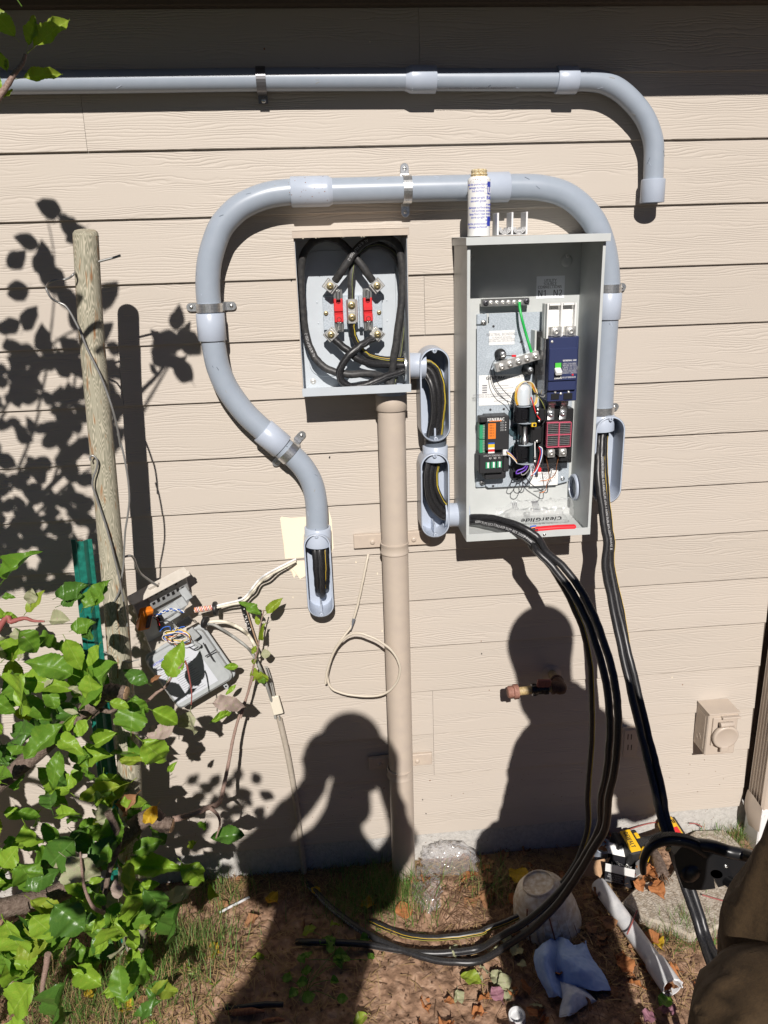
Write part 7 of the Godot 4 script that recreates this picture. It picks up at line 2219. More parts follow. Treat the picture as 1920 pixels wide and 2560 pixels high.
	# middle group
	put_leaves(t, xyz([-0.4835, 0.8312, 0.42, -0.4731, 0.9128, 0.42, -0.4725, 0.8323, 0.42, -0.4046, 0.7409, 0.42, -0.4114, 0.9042, 0.3, -0.3736, 0.988, 0.3, -0.4189, 0.9621, 0.42, -0.4702, 1.0052, 0.42, -0.427, 0.9689, 0.42, -0.3929, 0.9866, 0.42, -0.3738, 0.8079, 0.34, -0.4638, 0.7712, 0.34, -0.3541, 0.8404, 0.32, -0.3769, 0.752, 0.32, -0.3208, 0.8319, 0.3, -0.2336, 0.8334, 0.3, -0.4415, 0.908, 0.42, -0.3749, 0.8598, 0.42, -0.4768, 0.9402, 0.42, -0.4364, 0.8907, 0.42, -0.5036, 0.7016, 0.42, -0.6097, 0.6674, 0.42, -0.6026, 0.6257, 0.42, -0.5536, 0.5744, 0.42, -0.4387, 0.6385, 0.42, -0.4746, 0.5892, 0.42, -0.4789, 0.6767, 0.42, -0.5549, 0.607, 0.42, -0.3536, 0.4783, 0.3, -0.3822, 0.4385, 0.3, -0.2351, 0.4149, 0.3, -0.3403, 0.4238, 0.3, -0.355, 0.5152, 0.42, -0.3961, 0.4911, 0.42, -0.4145, 0.4642, 0.42, -0.3575, 0.3743, 0.42, -0.3482, 0.3881, 0.42, -0.3261, 0.3304, 0.42, -0.7864, 0.6495, 0.42, -0.7337, 0.6258, 0.42, -0.8359, 0.5538, 0.42, -0.7956, 0.5634, 0.42, -0.5915, 0.6695, 0.55, -0.6835, 0.5772, 0.55, -0.582, 0.4469, 0.42, -0.4228, 0.4409, 0.42, -0.6059, 0.4953, 0.42, -0.5729, 0.458, 0.42, -0.6832, 0.5087, 0.42, -0.6731, 0.4501, 0.42, -0.602, 0.6302, 0.42, -0.5765, 0.5441, 0.42, -0.4107, 0.7193, 0.42, -0.3913, 0.744, 0.42, -0.6444, 0.7902, 0.42, -0.5939, 0.7897, 0.42, -0.5939, 0.7897, 0.42, -0.628, 0.7051, 0.42, -0.7255, 0.8194, 0.42, -0.756, 0.7223, 0.42, -0.6943, 0.747, 0.42, -0.6526, 0.712, 0.42, -0.7354, 0.8032, 0.42, -0.7791, 0.7554, 0.42, -0.7913, 0.8085, 0.42, -0.7423, 0.8253, 0.42, -0.5891, 0.8238, 0.42, -0.5287, 0.8439, 0.42, -0.5875, 0.9332, 0.42, -0.515, 1.0578, 0.5, -0.6231, 0.9072, 0.42, -0.6561, 0.9882, 0.42, -0.6877, 1.007, 0.42, -0.7504, 0.9226, 0.42]), [["green", 0.95], ["bright", 0.6], ["bright", 0.6], ["dark", 0.55], ["brown", 0.3], ["pink", 0.5], ["pale", 0.62], ["pink", 0.5], ["bright", 0.55], ["green", 0.5], ["lime", 0.4], ["bright", 0.5], ["yellow", 0.6], ["brown", 0.4], ["green", 0.6], ["dark", 0.45], ["lime", 0.4], ["bright", 0.55], ["lime", 0.4], ["green", 0.5], ["green", 0.6], ["dark", 0.6], ["bright", 0.34], ["green", 0.7], ["lime", 0.5], ["lime", 0.4], ["bright", 0.5], ["green", 0.8], ["green", 0.6], ["green", 0.5], ["dark", 0.6], ["dark", 0.6], ["green", 0.5], ["bright", 0.55], ["green", 0.7], ["green", 0.5], ["green", 0.8]])
	# lower group
	put_leaves(t, xyz([-0.6732, 0.5358, 0.6, -0.6074, 0.4584, 0.6, -0.5044, 0.5377, 0.6, -0.4603, 0.415, 0.55, -0.5388, 0.4748, 0.6, -0.538, 0.3344, 0.55, -0.3982, 0.3767, 0.45, -0.473, 0.23, 0.45, -0.7765, 0.5085, 0.6, -0.754, 0.3783, 0.6, -0.7899, 0.3923, 0.6, -0.7729, 0.2864, 0.6, -0.7288, 0.3186, 0.6, -0.8109, 0.2092, 0.6, -0.719, 0.5059, 0.6, -0.6722, 0.4323, 0.6, -0.7342, 0.4764, 0.6, -0.7196, 0.397, 0.6, -0.5787, 0.5729, 0.6, -0.55, 0.5826, 0.6, -0.5683, 0.5497, 0.6, -0.5454, 0.516, 0.6, -0.5147, 0.5123, 0.6, -0.514, 0.5697, 0.6, -0.4829, 0.4314, 0.6, -0.4615, 0.4333, 0.6, -0.7589, 0.6283, 0.6, -0.7163, 0.6826, 0.6, -0.7249, 0.5726, 0.6, -0.6623, 0.6043, 0.6, -0.7224, 0.6665, 0.6, -0.6891, 0.564, 0.6, -0.6174, 0.3036, 0.6, -0.6468, 0.3218, 0.6, -0.6586, 0.3139, 0.6, -0.7207, 0.1665, 0.6, -0.7969, 0.4116, 0.6, -0.7947, 0.3037, 0.6, -0.6211, 0.4714, 0.6, -0.572, 0.4744, 0.6, -0.5251, 0.6144, 0.6, -0.5216, 0.6653, 0.6, -0.6496, 0.4659, 0.6, -0.6935, 0.4075, 0.6]), [["dark", 0.85], ["bright", 0.75], ["bright", 0.7], ["dark", 0.42], ["bright", 0.7], ["bright", 0.6], ["bright", 0.6], ["bright", 0.7], ["lime", 0.5], ["bright", 0.55], ["green", 0.6], ["pink", 0.5], ["lime", 0.6], ["bright", 0.7], ["dark", 0.7], ["green", 0.6], ["bright", 0.5], ["dark", 0.5], ["green", 0.6], ["dark", 0.5], ["green", 0.6], ["green", 0.5]])
	# sprig before the wall
	put_leaves(t, xyz([-0.1796, 0.9641, 0.09, -0.2138, 1.0147, 0.09, -0.1769, 0.9653, 0.09, -0.1284, 1.0129, 0.09, -0.1897, 0.9368, 0.09, -0.1953, 0.9667, 0.09, -0.1833, 0.9333, 0.09, -0.1731, 0.9444, 0.09, -0.1834, 0.8795, 0.09, -0.1789, 0.9389, 0.09, -0.1992, 0.8838, 0.09, -0.212, 0.8576, 0.09, -0.1964, 0.8503, 0.09, -0.1668, 0.851, 0.09, -0.2025, 0.8417, 0.09, -0.2173, 0.8246, 0.09, -0.2098, 0.8179, 0.09, -0.2191, 0.7693, 0.09, -0.1971, 0.8076, 0.09, -0.1873, 0.7573, 0.09, -0.2475, 0.8179, 0.09, -0.2924, 0.8212, 0.095, -0.2628, 0.7652, 0.09, -0.2968, 0.7382, 0.1, -0.2093, 0.7902, 0.09, -0.1871, 0.7604, 0.09, -0.2814, 0.6773, 0.09, -0.3299, 0.685, 0.14]), [["green", 0.5], ["lime", 0.4], ["lime", 0.5], ["lime", 0.4], ["lime", 0.25], ["lime", 0.5], ["pale", 0.9], ["lime", 0.6], ["lime", 0.5], ["lime", 0.7], ["bright", 0.45], ["bright", 0.3], ["green", 0.6], ["bright", 0.35]])
	# filling leaves deeper in the bush
	for k in 195:
		var z := rng.randf_range(0.22, 0.62)
		var q := Vector3(rng.randf_range(-1.12, -0.5) + 0.16 * (z - 0.3), 0, z)
		var hi := 1.12 + 0.35 * (z - 0.3) - 1.0 * maxf(0.0, q.x + 0.66)
		q.y = rng.randf_range(0.12, maxf(hi, 0.3))
		if q.x > -0.62 and q.y > 0.72:
			continue
		var d := Vector3(rng.randfn(0.3, 0.7), rng.randfn(-0.25, 0.6), rng.randfn(0.2, 0.5)).normalized() * rng.randf_range(0.07, 0.12)
		leaf(t, q, q + d, rng.randf_range(0.4, 0.6), Vector3(rng.randf_range(-0.5, 0.5), 0.8, rng.randf_range(0.2, 1.0)), leaf_mats[["green", "bright", "green", "dark", "dark", "lime", "bright", "pale"][rng.randi() % 8]])
	# the dense inner foliage behind them
	var inner: Array[Transform3D] = []
	for k in 130:
		var z := rng.randf_range(0.2, 0.6)
		var q := Vector3(rng.randf_range(-1.15, -0.52) + 0.16 * (z - 0.3), 0, z)
		q.y = rng.randf_range(0.08, maxf(1.02 + 0.3 * (z - 0.3) - 1.3 * maxf(0.0, q.x + 0.72), 0.3))
		if q.x > -0.62 and q.y > 0.6:
			continue
		var y := Vector3(rng.randfn(0.2, 0.7), rng.randfn(-0.25, 0.6), rng.randfn(0.2, 0.5)).normalized()
		var l := rng.randf_range(0.06, 0.1)
		var x := y.cross(Vector3(rng.randf_range(-0.6, 0.6), 0.8, rng.randf_range(0.1, 1.0))).normalized()
		inner.append(Transform3D(Basis(x * l * rng.randf_range(0.5, 0.75), y * l, x.cross(y) * l), q - t.position))
	var half := inner.size() / 2
	tag(swarm("foliage", leaf_shapes[1], leaf_mats.green, inner.slice(0, half), t), "", "", "", "stuff")
	tag(swarm("foliage", leaf_shapes[3], leaf_mats.bright, inner.slice(half), t), "", "", "", "stuff")
	# the upper crown, out of view to the left and above: its shade falls on the wall
	var aim := []
	aim.append_array(xyz([-0.6723, 1.9658, 0, -0.6064, 2.0378, 0, -0.5733, 2.0055, 0, -0.5546, 1.9838, 0, -0.7121, 1.9241, 0, -0.6474, 1.9167, 0, -0.7131, 1.8533, 0, -0.6259, 1.8779, 0, -0.6048, 1.833, 0, -0.5851, 1.7761, 0, -0.703, 1.7804, 0, -0.7494, 1.7709, 0, -0.6728, 1.7223, 0, -0.6114, 1.7141, 0, -0.6364, 1.6627, 0, -0.7124, 1.6542, 0, -0.5848, 1.6606, 0, -0.7677, 1.5975, 0, -0.539, 1.7401, 0, -0.5096, 1.8298, 0, -0.3399, 1.7672, 0, -0.363, 1.716, 0, -0.3165, 1.7142, 0, -0.3363, 1.6383, 0, -0.3837, 1.6876, 0]))
	var heads := []
	for w in aim:
		heads.append([w, 0.9])
	for k in 360:
		var f := rng.randf()
		heads.append([Vector3(rng.randf_range(-0.92, -0.5), lerpf(1.06, 1.72, pow(f, 1.5)), 0.0), rng.randf_range(0.95, 1.15)])
	for k in 75:
		heads.append([Vector3(rng.randf_range(-0.6, -0.2), rng.randf_range(0.02, 0.42), 0.0), rng.randf_range(1.65, 1.75)])
	var spots: Array[Transform3D] = []
	for hd in heads:
		var w: Vector3 = hd[0]
		var z: float = hd[1]
		var q: Vector3 = Vector3(w.x, w.y, 0) - SUN * z
		if z < 1.5 and q.y < 1.91 + (2.1 - z) * 0.29 and q.x > -(2.1 - z) * 0.66:
			z = 1.12
			q = Vector3(w.x, w.y, 0) - SUN * z
			if q.y < 1.91 + (2.1 - z) * 0.29 and q.x > -(2.1 - z) * 0.66:
				continue
		var y := Vector3(rng.randfn(0.0, 0.7), rng.randfn(0.2, 0.7), 0).normalized()
		var l := rng.randf_range(0.045, 0.078) if hd[1] != 0.9 else rng.randf_range(0.07, 0.1)
		var x := y.cross(Vector3(rng.randf_range(-0.5, 0.5), rng.randf_range(0.2, 0.9), 1.0)).normalized()
		spots.append(Transform3D(Basis(x * l * rng.randf_range(0.5, 0.68), y * l, x.cross(y) * l), q - y * l * 0.5))
	var mm := MultiMesh.new()
	mm.transform_format = MultiMesh.TRANSFORM_3D
	mm.mesh = leaf_shapes[0]
	mm.instance_count = spots.size()
	for k in spots.size():
		mm.set_instance_transform(k, spots[k])
	var mi := MultiMeshInstance3D.new()
	mi.name = "crown"
	mi.multimesh = mm
	mi.material_override = leaf_mats.green
	t.add_child(mi, true)
	mi.position = -t.position
	mi.set_meta("kind", "stuff")
	twig(t, [Vector3(-1.03, 0.9, 0.63), Vector3(-0.95, 1.2, 1.1), Vector3(-0.7, 1.4, 1.6), Vector3(-0.35, 1.45, 1.72)], 0.012, 0.003, M.twig, "limb")
	# its upright shoots
	for sh in [xyz([-0.8235, 1.3402, 0, -0.7377, 1.4992, 0, -0.6805, 1.6529, 0, -0.643, 1.7895, 0, -0.618, 1.9213, 0, -0.6205, 2.0172, 0]), xyz([-0.7146, 1.3469, 0, -0.6388, 1.5311, 0, -0.5969, 1.6962, 0, -0.5691, 1.8318, 0, -0.5648, 1.952, 0]), xyz([-0.4625, 1.5227, 0, -0.3978, 1.617, 0, -0.3511, 1.6863, 0, -0.3232, 1.7493, 0]), xyz([-0.8124, 1.5394, 0, -0.7237, 1.6547, 0, -0.6315, 1.7322, 0, -0.5585, 1.7638, 0, -0.5013, 1.807, 0]), xyz([-0.8195, 1.2221, 0, -0.6649, 1.357, 0, -0.5603, 1.4152, 0])]:
		var pts := []
		for w in sh:
			pts.append(Vector3(w.x, w.y, 0) - SUN * 1.0)
		twig(t, pts, 0.0045, 0.0015, M.twig)

func swarm(called: String, mesh: Mesh, m: Material, spots: Array, parent: Node3D = self) -> MultiMeshInstance3D:
	var mm := MultiMesh.new()
	mm.transform_format = MultiMesh.TRANSFORM_3D
	mm.mesh = mesh
	mm.instance_count = spots.size()
	for k in spots.size():
		mm.set_instance_transform(k, spots[k])
	var mi := MultiMeshInstance3D.new()
	mi.name = called
	mi.multimesh = mm
	mi.material_override = m
	parent.add_child(mi, true)
	return mi

func blade(h: float, lean: float, w: float) -> ArrayMesh:
	var g := Geo.new()
	var rows := []
	for j in 6:
		var f := j / 5.0
		var hw := w * (1.0 - f * 0.9)
		rows.append([Vector3(-hw, h * f, lean * f * f), Vector3(hw, h * f, lean * f * f)])
	g.grid(rows)
	return g.done()

func on_ground(x: float, z: float, up := 0.0) -> Vector3:
	return Vector3(x, ground_h(x, z) + up, z)

func upright(p: Vector3, s := 1.0, tilt := 0.3) -> Transform3D:
	var b := Basis(Vector3.UP, rng.randf() * TAU) * Basis(Vector3.RIGHT, rng.randfn(0.0, tilt))
	return Transform3D(b.scaled(Vector3.ONE * s), p)

func lying(p: Vector3, s := 1.0) -> Transform3D:
	var b := Basis(Vector3.UP, rng.randf() * TAU) * Basis(Vector3.RIGHT, PI / 2 + rng.randfn(0.0, 0.18))
	return Transform3D(b.scaled(Vector3.ONE * s), p)

func build_ground_things():
	# clods and crumbs
	var g := Geo.new()
	var rk := RandomNumberGenerator.new()
	rk.seed = 3
	var rows := []
	for j in 5:
		var row := []
		for i in 7:
			var a := TAU * i / 7.0
			var f := PI * j / 4.0
			row.append(Vector3(cos(a) * sin(f), -cos(f) * 0.7, sin(a) * sin(f)) * (1.0 + rk.randf_range(-0.25, 0.25)) if j in [1, 2, 3] else Vector3(0, -cos(f) * 0.7, 0))
		rows.append(row)
	g.grid(rows, true)
	var sp := []
	for k in 2600:
		var x := rng.randf_range(-1.1, 1.4)
		var z := rng.randf_range(0.0, 0.85)
		var s := 0.0015 + 0.0035 * pow(rng.randf(), 3.0) + (0.006 if rng.randf() < 0.015 else 0.0)
		sp.append(Transform3D(Basis(Vector3(rng.randf(), rng.randf(), 0.3).normalized(), rng.randf() * 6.0).scaled(Vector3.ONE * s), on_ground(x, z, s * 0.3)))
	tag(swarm("soil_clods", g.done(), M.clod, sp), "crumbs and clods of dry soil", "", "", "stuff")
	# grass: by the riser, at the downspout, on the left bank, thin elsewhere
	sp = []
	var sp2 := []
	for c in [[Vector3(0.0921, 0, 0.0974), 0.09, 330], [Vector3(0.1549, 0, 0.1455), 0.05, 130], [Vector3(1.2974, 0, -0.0065), 0.07, 150], [Vector3(1.3529, 0, -0.0094), 0.04, 90], [Vector3(-0.6125, 0, 0.3662), 0.14, 620], [Vector3(-0.8079, 0, 0.3672), 0.12, 260], [Vector3(-0.396, 0, 0.0436), 0.08, 160], [Vector3(-0.4456, 0, 0.2576), 0.06, 140], [Vector3(0.9801, 0, 0.3792), 0.05, 110], [Vector3(0.0358, 0, 0.1699), 0.06, 90], [Vector3(0.4597, 0, 0.1534), 0.06, 90], [Vector3(0.2076, 0, 0.2165), 0.05, 50]]:
		for k in c[2] * 4:
			var q: Vector3 = c[0]
			var x := q.x + rng.randfn(0.0, c[1])
			var z := q.z + rng.randfn(0.0, c[1] * 0.7)
			if z < 0.006 or (absf(x - 0.25) < 0.04 and z < 0.09):
				continue
			(sp if rng.randf() < 0.68 else sp2).append(upright(on_ground(x, z, -0.004), rng.randf_range(0.4, 1.3), 0.75))
	tag(swarm("grass", blade(0.065, 0.035, 0.0013), M.grass, sp), "green grass tufts at the foot of the wall and on the left bank", "", "", "stuff")
	tag(swarm("dry_grass", blade(0.055, 0.035, 0.001), M.straw, sp2), "dry straw coloured grass among the green", "", "", "stuff")
	# litter of stems and roots lying about
	sp = []
	for c in [[Vector3(-0.2586, 0, -0.0023), 0.16, 0.05, 240], [Vector3(0.5155, 0, 0.1892), 0.17, 0.1, 420], [Vector3(0.6443, 0, 0.3862), 0.16, 0.14, 420], [Vector3(-0.0303, 0, 0.0263), 0.12, 0.05, 200], [Vector3(-0.6822, 0, 0.2822), 0.2, 0.12, 340], [Vector3(0.1081, 0, -0.0371), 0.05, 0.03, 160], [Vector3(0.8205, 0, 0.4151), 0.08, 0.12, 160], [Vector3(-0.0691, 0, 0.3859), 0.12, 0.12, 120], [Vector3(0.55, 0, 0.05), 0.2, 0.035, 330], [Vector3(-0.15, 0, 0.04), 0.2, 0.03, 260], [Vector3(0.62, 0, 0.3), 0.16, 0.12, 300], [Vector3(-0.5, 0, 0.4), 0.2, 0.12, 320]]:
		for k in c[3] * 4:
			var q: Vector3 = c[0]
			var x := q.x + rng.randfn(0.0, c[1])
			var z := q.z + rng.randfn(0.0, c[2])
			if z < 0.004:
				continue
			sp.append(lying(on_ground(x, z, 0.003 + rng.randf() * 0.012), rng.randf_range(0.5, 1.6)))
	var half := sp.size() / 2
	tag(swarm("dry_stems", blade(0.065, 0.03, 0.0011), M.straw_dark, sp.slice(0, half)), "brown dead stems and roots strewn over the soil", "", "", "stuff")
	tag(swarm("straw_litter", blade(0.055, 0.03, 0.001), M.straw, sp.slice(half)), "pale straw strewn over the soil", "", "", "stuff")

	build_dead_leaves()
	build_small_plants()

	# clear plastic bag
	var t := thing("plastic_bag", "crumpled clear plastic bag lying against the wall right of the riser pipe", "plastic bag", Vector3(0.3321, 0, 0.0429))
	var nz := noise(FastNoiseLite.TYPE_SIMPLEX_SMOOTH, 55, 1.0, 3)
	for k in 2:
		g = Geo.new()
		rows = []
		var c: Vector3 = [Vector3(0.3523, 0.045, 0.0517), Vector3(0.2592, 0.02, 0.1392)][k]
		var rad: Vector3 = [Vector3(0.09, 0.06, 0.06), Vector3(0.05, 0.024, 0.095)][k]
		for j in 23:
			var row := []
			for i in 36:
				var a := TAU * i / 36.0
				var f := PI * (0.02 + 0.96 * j / 22.0)
				var d := Vector3(cos(a) * sin(f), cos(f), sin(a) * sin(f))
				var q := 1.0 + 0.3 * nz.get_noise_3d(d.x * 2.2 + k * 7, d.y * 2.2, d.z * 2.2) - 0.32 * absf(nz.get_noise_3d(d.x * 5.0, d.y * 5.0 + k * 3, d.z * 5.0)) - 0.12 * absf(nz.get_noise_3d(d.x * 13.0, d.y * 13.0, d.z * 13.0))
				var p := c + d * rad * q + Vector3(-0.02 * d.y * (1 - k), 0, 0)
				p.y = maxf(p.y, ground_h(p.x, p.z) + 0.002)
				p.z = maxf(p.z, 0.008)
				row.append(p)
			rows.append(row)
		g.grid(rows, true)
		part("film", g, M.film, t)
	# upturned white bowl
	var pc := Vector3(0.5745, 0, 0.2752)
	t = thing("ceramic_pot", "stained white ceramic bowl lying upside down on the soil under the cable loop", "bowl", pc)
	var clay := grainy(lin(0.5, 0.4, 0.27), lin(0.76, 0.72, 0.64), 0.6, 9.0, 96, 0.02)
	var ax := Vector3(-0.24, 1.0, 0.02).normalized()
	var o := pc + Vector3(0.035, -0.015, 0.01)
	g = Geo.new()
	g.lathe(o, ax, [Vector2(0.0966, 0.0), Vector2(0.0994, 0.0149), Vector2(0.0948, 0.0621), Vector2(0.0865, 0.1056), Vector2(0.0718, 0.1391), Vector2(0.057, 0.1565), Vector2(0.0478, 0.1608), Vector2(0.0465, 0.1689), Vector2(0.0437, 0.1696), Vector2(0.0423, 0.1627), Vector2(0.0001, 0.1596)], 44, false, false)
	part("bowl_wall", g, clay, t)
	for k in 8:
		var a := 0.55 + k * 0.26
		var d := Vector3(cos(a), 0, sin(a))
		g = Geo.new()
		g.tube(curve([o + d * 0.1 + ax * 0.01, o + d * 0.0962 + ax * 0.057, o + d * 0.0888 + ax * 0.097, o + d * 0.0775 + ax * 0.127], 5), 0.0022, 6)
		part("moulded_rib", g, [clay, M.rust][1 if k % 3 == 1 else 0], t)
	# blue cloth
	t = thing("blue_cloth", "crumpled light blue work cloth on the soil in front of the upturned bowl", "cloth", Vector3(0.604, 0, 0.4661))
	var cl := grainy(lin(0.34, 0.5, 0.84), lin(0.42, 0.58, 0.88), 0.8, 12.0, 97)
	cl.backlight_enabled = true
	cl.backlight = Color(0.2, 0.3, 0.55)
	var R := [xyz([0.5361, 0.012, 0.3948, 0.5596, 0.05, 0.4056, 0.5993, 0.03, 0.3738, 0.6209, 0.055, 0.4056, 0.6512, 0.02, 0.3988, 0.688, 0.02, 0.3864]), xyz([0.5204, 0.03, 0.4335, 0.5421, 0.075, 0.4626, 0.5883, 0.03, 0.4196, 0.5917, 0.06, 0.4513, 0.6311, 0.06, 0.4627, 0.6794, 0.03, 0.4186]), xyz([0.5142, 0.035, 0.4655, 0.5339, 0.07, 0.501, 0.5746, 0.02, 0.4608, 0.5895, 0.075, 0.488, 0.6373, 0.06, 0.4784, 0.6856, 0.02, 0.4526]), xyz([0.516, 0.03, 0.4999, 0.5376, 0.06, 0.5274, 0.5753, 0.015, 0.4873, 0.5887, 0.06, 0.5146, 0.6331, 0.07, 0.5225, 0.6958, 0.02, 0.4884]), xyz([0.5258, 0.02, 0.5252, 0.5399, 0.05, 0.5574, 0.572, 0.02, 0.5245, 0.5916, 0.04, 0.5303, 0.6363, 0.05, 0.5443, 0.7001, 0.02, 0.5194]), xyz([0.5309, 0.012, 0.5465, 0.5496, 0.03, 0.5595, 0.5689, 0.02, 0.5563, 0.6091, 0.03, 0.5376, 0.6425, 0.035, 0.5566, 0.7016, 0.012, 0.5447])]
	cloth(t, R, cl, "cloth_sheet")
	R = [xyz([0.5726, 0.02, 0.5089, 0.5908, 0.035, 0.5289, 0.6109, 0.03, 0.5363, 0.6286, 0.02, 0.5266]), xyz([0.5624, 0.03, 0.5626, 0.5814, 0.05, 0.5729, 0.6145, 0.04, 0.5652, 0.6464, 0.02, 0.5715]), xyz([0.5489, 0.02, 0.5853, 0.5717, 0.04, 0.5959, 0.6045, 0.03, 0.5884, 0.6482, 0.015, 0.575]), xyz([0.5413, 0.01, 0.6023, 0.5571, 0.03, 0.6177, 0.58, 0.02, 0.6064, 0.5978, 0.01, 0.5827])]
	cloth(t, R, grainy(lin(0.5, 0.55, 0.62), lin(0.64, 0.68, 0.74), 0.85, 12.0, 98), "cloth_tail")
	# white pipe offcut
	var pa := Vector3(0.7913, 0.03, 0.199)
	var pb := Vector3(0.8463, 0.03, 0.4933)
	var pe := Vector3(0.8588, 0.03, 0.5696)
	t = thing("pipe_offcut", "length of white plastic pipe with a broken socket end lying on the soil", "pipe", pb)
	g = Geo.new()
	g.tube([pa, pb], 0.0242, 24)
	part("pipe", g, M.pipe_white, t)
	g = Geo.new()
	var l := pb.distance_to(pe)
	g.lathe(pb, pe - pb, [Vector2(0.0242, -0.012), Vector2(0.029, -0.002), Vector2(0.0295, 0.004), Vector2(0.0295, l), Vector2(0.0258, l), Vector2(0.0245, 0.01), Vector2(0.0001, 0.008)], 26, false, false)
	part("socket", g, M.pipe_white, t)
	g = Geo.new()
	for k in 8:
		var a := k * 0.62
		g.box(Transform3D(Basis(Vector3(0, 1, 0), a), pe + Vector3(cos(a) * 0.027, sin(a) * 0.027, 0.0)), Vector3(0.006, 0.006, 0.012) * rng.randf_range(0.6, 1.5), 0.001)
	tag(part("broken_edge", g, M.pipe_white, t), "", "", "", "stuff")
	# flat stone
	t = null
	g = Geo.new()
	var poly := []
	for p in xyz([0.8367, 0.03, 0.2706, 0.9213, 0.03, 0.2038, 0.9763, 0.03, 0.1993, 1.022, 0.03, 0.1896, 1.0714, 0.03, 0.1406, 1.1336, 0.03, 0.0397, 1.1954, 0.03, 0.0034, 1.2942, 0.03, 0.0116, 1.3092, 0.03, 0.0794, 1.3015, 0.03, 0.1616, 1.2518, 0.03, 0.2932, 1.1617, 0.03, 0.3527, 1.0858, 0.03, 0.3906, 1.0303, 0.03, 0.4133, 0.981, 0.03, 0.4137, 0.9397, 0.03, 0.3728, 0.8902, 0.03, 0.3466, 0.8611, 0.03, 0.3088]):
		poly.append(Vector2(p.x, -p.z))
	g.prism(poly, Transform3D(Basis(Vector3(1, 0, 0), Vector3(0, 0, -1), Vector3(0, 1, 0)), Vector3(0, -0.02, 0)), 0.05, 0.006)
	var stone := grainy(lin(0.3, 0.25, 0.19), lin(0.46, 0.41, 0.34), 0.9, 6.0, 99, 0.25, 0.0, 0.03)
	solo("flat_stone", g, stone, "large flat pale stone slab on the ground at the lower right", "stone", Vector3(1.0916, 0, 0.2121))
	build_drill()
	build_carton()
	build_cutter()
	# small cup with leaf scraps
	var cc := Vector3(0.8511, 0, 0.0547)
	t = thing("white_cup", "white plastic cup full of leaf scraps behind the open carton", "cup", cc)
	g = Geo.new()
	g.lathe(cc, Vector3(0.05, 1, 0.1), [Vector2(0.026, 0), Vector2(0.032, 0.05), Vector2(0.0335, 0.052), Vector2(0.0325, 0.054), Vector2(0.03, 0.05), Vector2(0.028, 0.036), Vector2(0.0001, 0.036)], 24)
	part("cup_wall", g, M.pvc_light, t)
	for k in 9:
		var q := cc + Vector3(rng.randf_range(-0.018, 0.018), 0.042, rng.randf_range(-0.018, 0.018))
		leaf(t, q, q + Vector3(rng.randfn(0, 0.02), 0.012, rng.randfn(0, 0.02)), 0.6, Vector3.UP, leaf_mats[["brown", "rust"][k % 2]], -1, "leaf_scrap")
	cc = Vector3(0.4335, 0, 0.5911)
	t = thing("pipe_socket", "short white pipe socket half sunk in leaves at the bottom edge", "pipe fitting", cc)
	g = Geo.new()
	g.lathe(cc, Vector3(-0.1, 1, 0.2), [Vector2(0.022, -0.01), Vector2(0.022, 0.025), Vector2(0.0215, 0.027), Vector2(0.0185, 0.027), Vector2(0.018, 0.008), Vector2(0.0001, 0.015)], 24)
	part("socket_wall", g, M.pipe_white, t)
	# bark and sticks
	for k in 4:
		var a: Vector3 = [Vector3(-0.3328, 0.012, 0.4912), Vector3(-0.2297, 0.012, 0.5269), Vector3(1.0064, 0.05, 0.0977), Vector3(-0.3362, 0.012, 0.4788)][k]
		var b: Vector3 = [Vector3(-0.2244, 0.015, 0.5007), Vector3(-0.1699, 0.012, 0.5302), Vector3(0.9943, 0.045, 0.2024), Vector3(-0.1754, 0.012, 0.4832)][k]
		t = thing(["bark_piece", "bark_piece", "frayed_stick", "black_stick"][k], ["reddish strip of bark on the shaded soil, longer of two near the bottom edge", "short orange strip of bark on the shaded soil at the bottom edge", "frayed grey brown stick end lying on the flat stone below the drill", "dark wet stick lying on the shaded soil at the bottom"][k], ["bark", "bark", "stick", "stick"][k], a)
		g = Geo.new()
		var rr := [[0.006, 0.011, 0.009, 0.004], [0.005, 0.008, 0.007, 0.003], [0.013, 0.017, 0.02, 0.021], [0.006, 0.008, 0.008, 0.007]]
		g.tube(curve([a, a.lerp(b, 0.35) + Vector3(0, 0.004, 0.002), a.lerp(b, 0.7) + Vector3(0, 0.003, -0.002), b], 1), rr[k], 10, true, 0.6 if k < 2 else 1.0)
		part("wood", g, [M.rust, M.rust, M.bark, M.black][k], t)
		if k == 2:
			for j in 26:
				var d := Vector3(rng.randfn(0, 0.009), rng.randfn(0, 0.007), rng.randfn(0, 0.006))
				wire("fibre", [b + d, b + d * 1.4 + (b - a).normalized() * rng.randf_range(0.01, 0.03)], 0.0012, M.straw_dark, t, 2, 5)
	t = thing("white_stick", "thin white painted stick lying on the soil left of the trodden patch", "stick", Vector3(-0.3367, 0.012, 0.1201))
	wire("stick", xyz([-0.3777, 0.014, 0.1492, -0.3506, 0.014, 0.1314, -0.3219, 0.014, 0.1155, -0.2921, 0.012, 0.096]), 0.004, M.pipe_white, t, 3, 8)
	# red tape strips near the drill
	for k in 4:
		var pts: Array = [xyz([0.9468, 0.06, 0.0144, 0.9879, 0.065, 0.0052, 1.0354, 0.068, -0.003, 1.0801, 0.07, -0.0038]), xyz([1.1725, 0.06, 0.005, 1.1954, 0.06, 0.0107, 1.2128, 0.05, 0.0162]), xyz([1.081, 0.04, 0.286, 1.1054, 0.036, 0.2957, 1.1389, 0.036, 0.3141]), xyz([0.8507, 0.07, 0.3478, 0.8267, 0.06, 0.3752, 0.7982, 0.05, 0.4075])][k]
		t = thing("red_twig", ["thin red twig leaning on the wall behind the drill", "short red twig right of the drill head", "red twig lying on the flat stone beside the cables", "red twig leaning over the white pipe offcut"][k], "twig", pts[0])
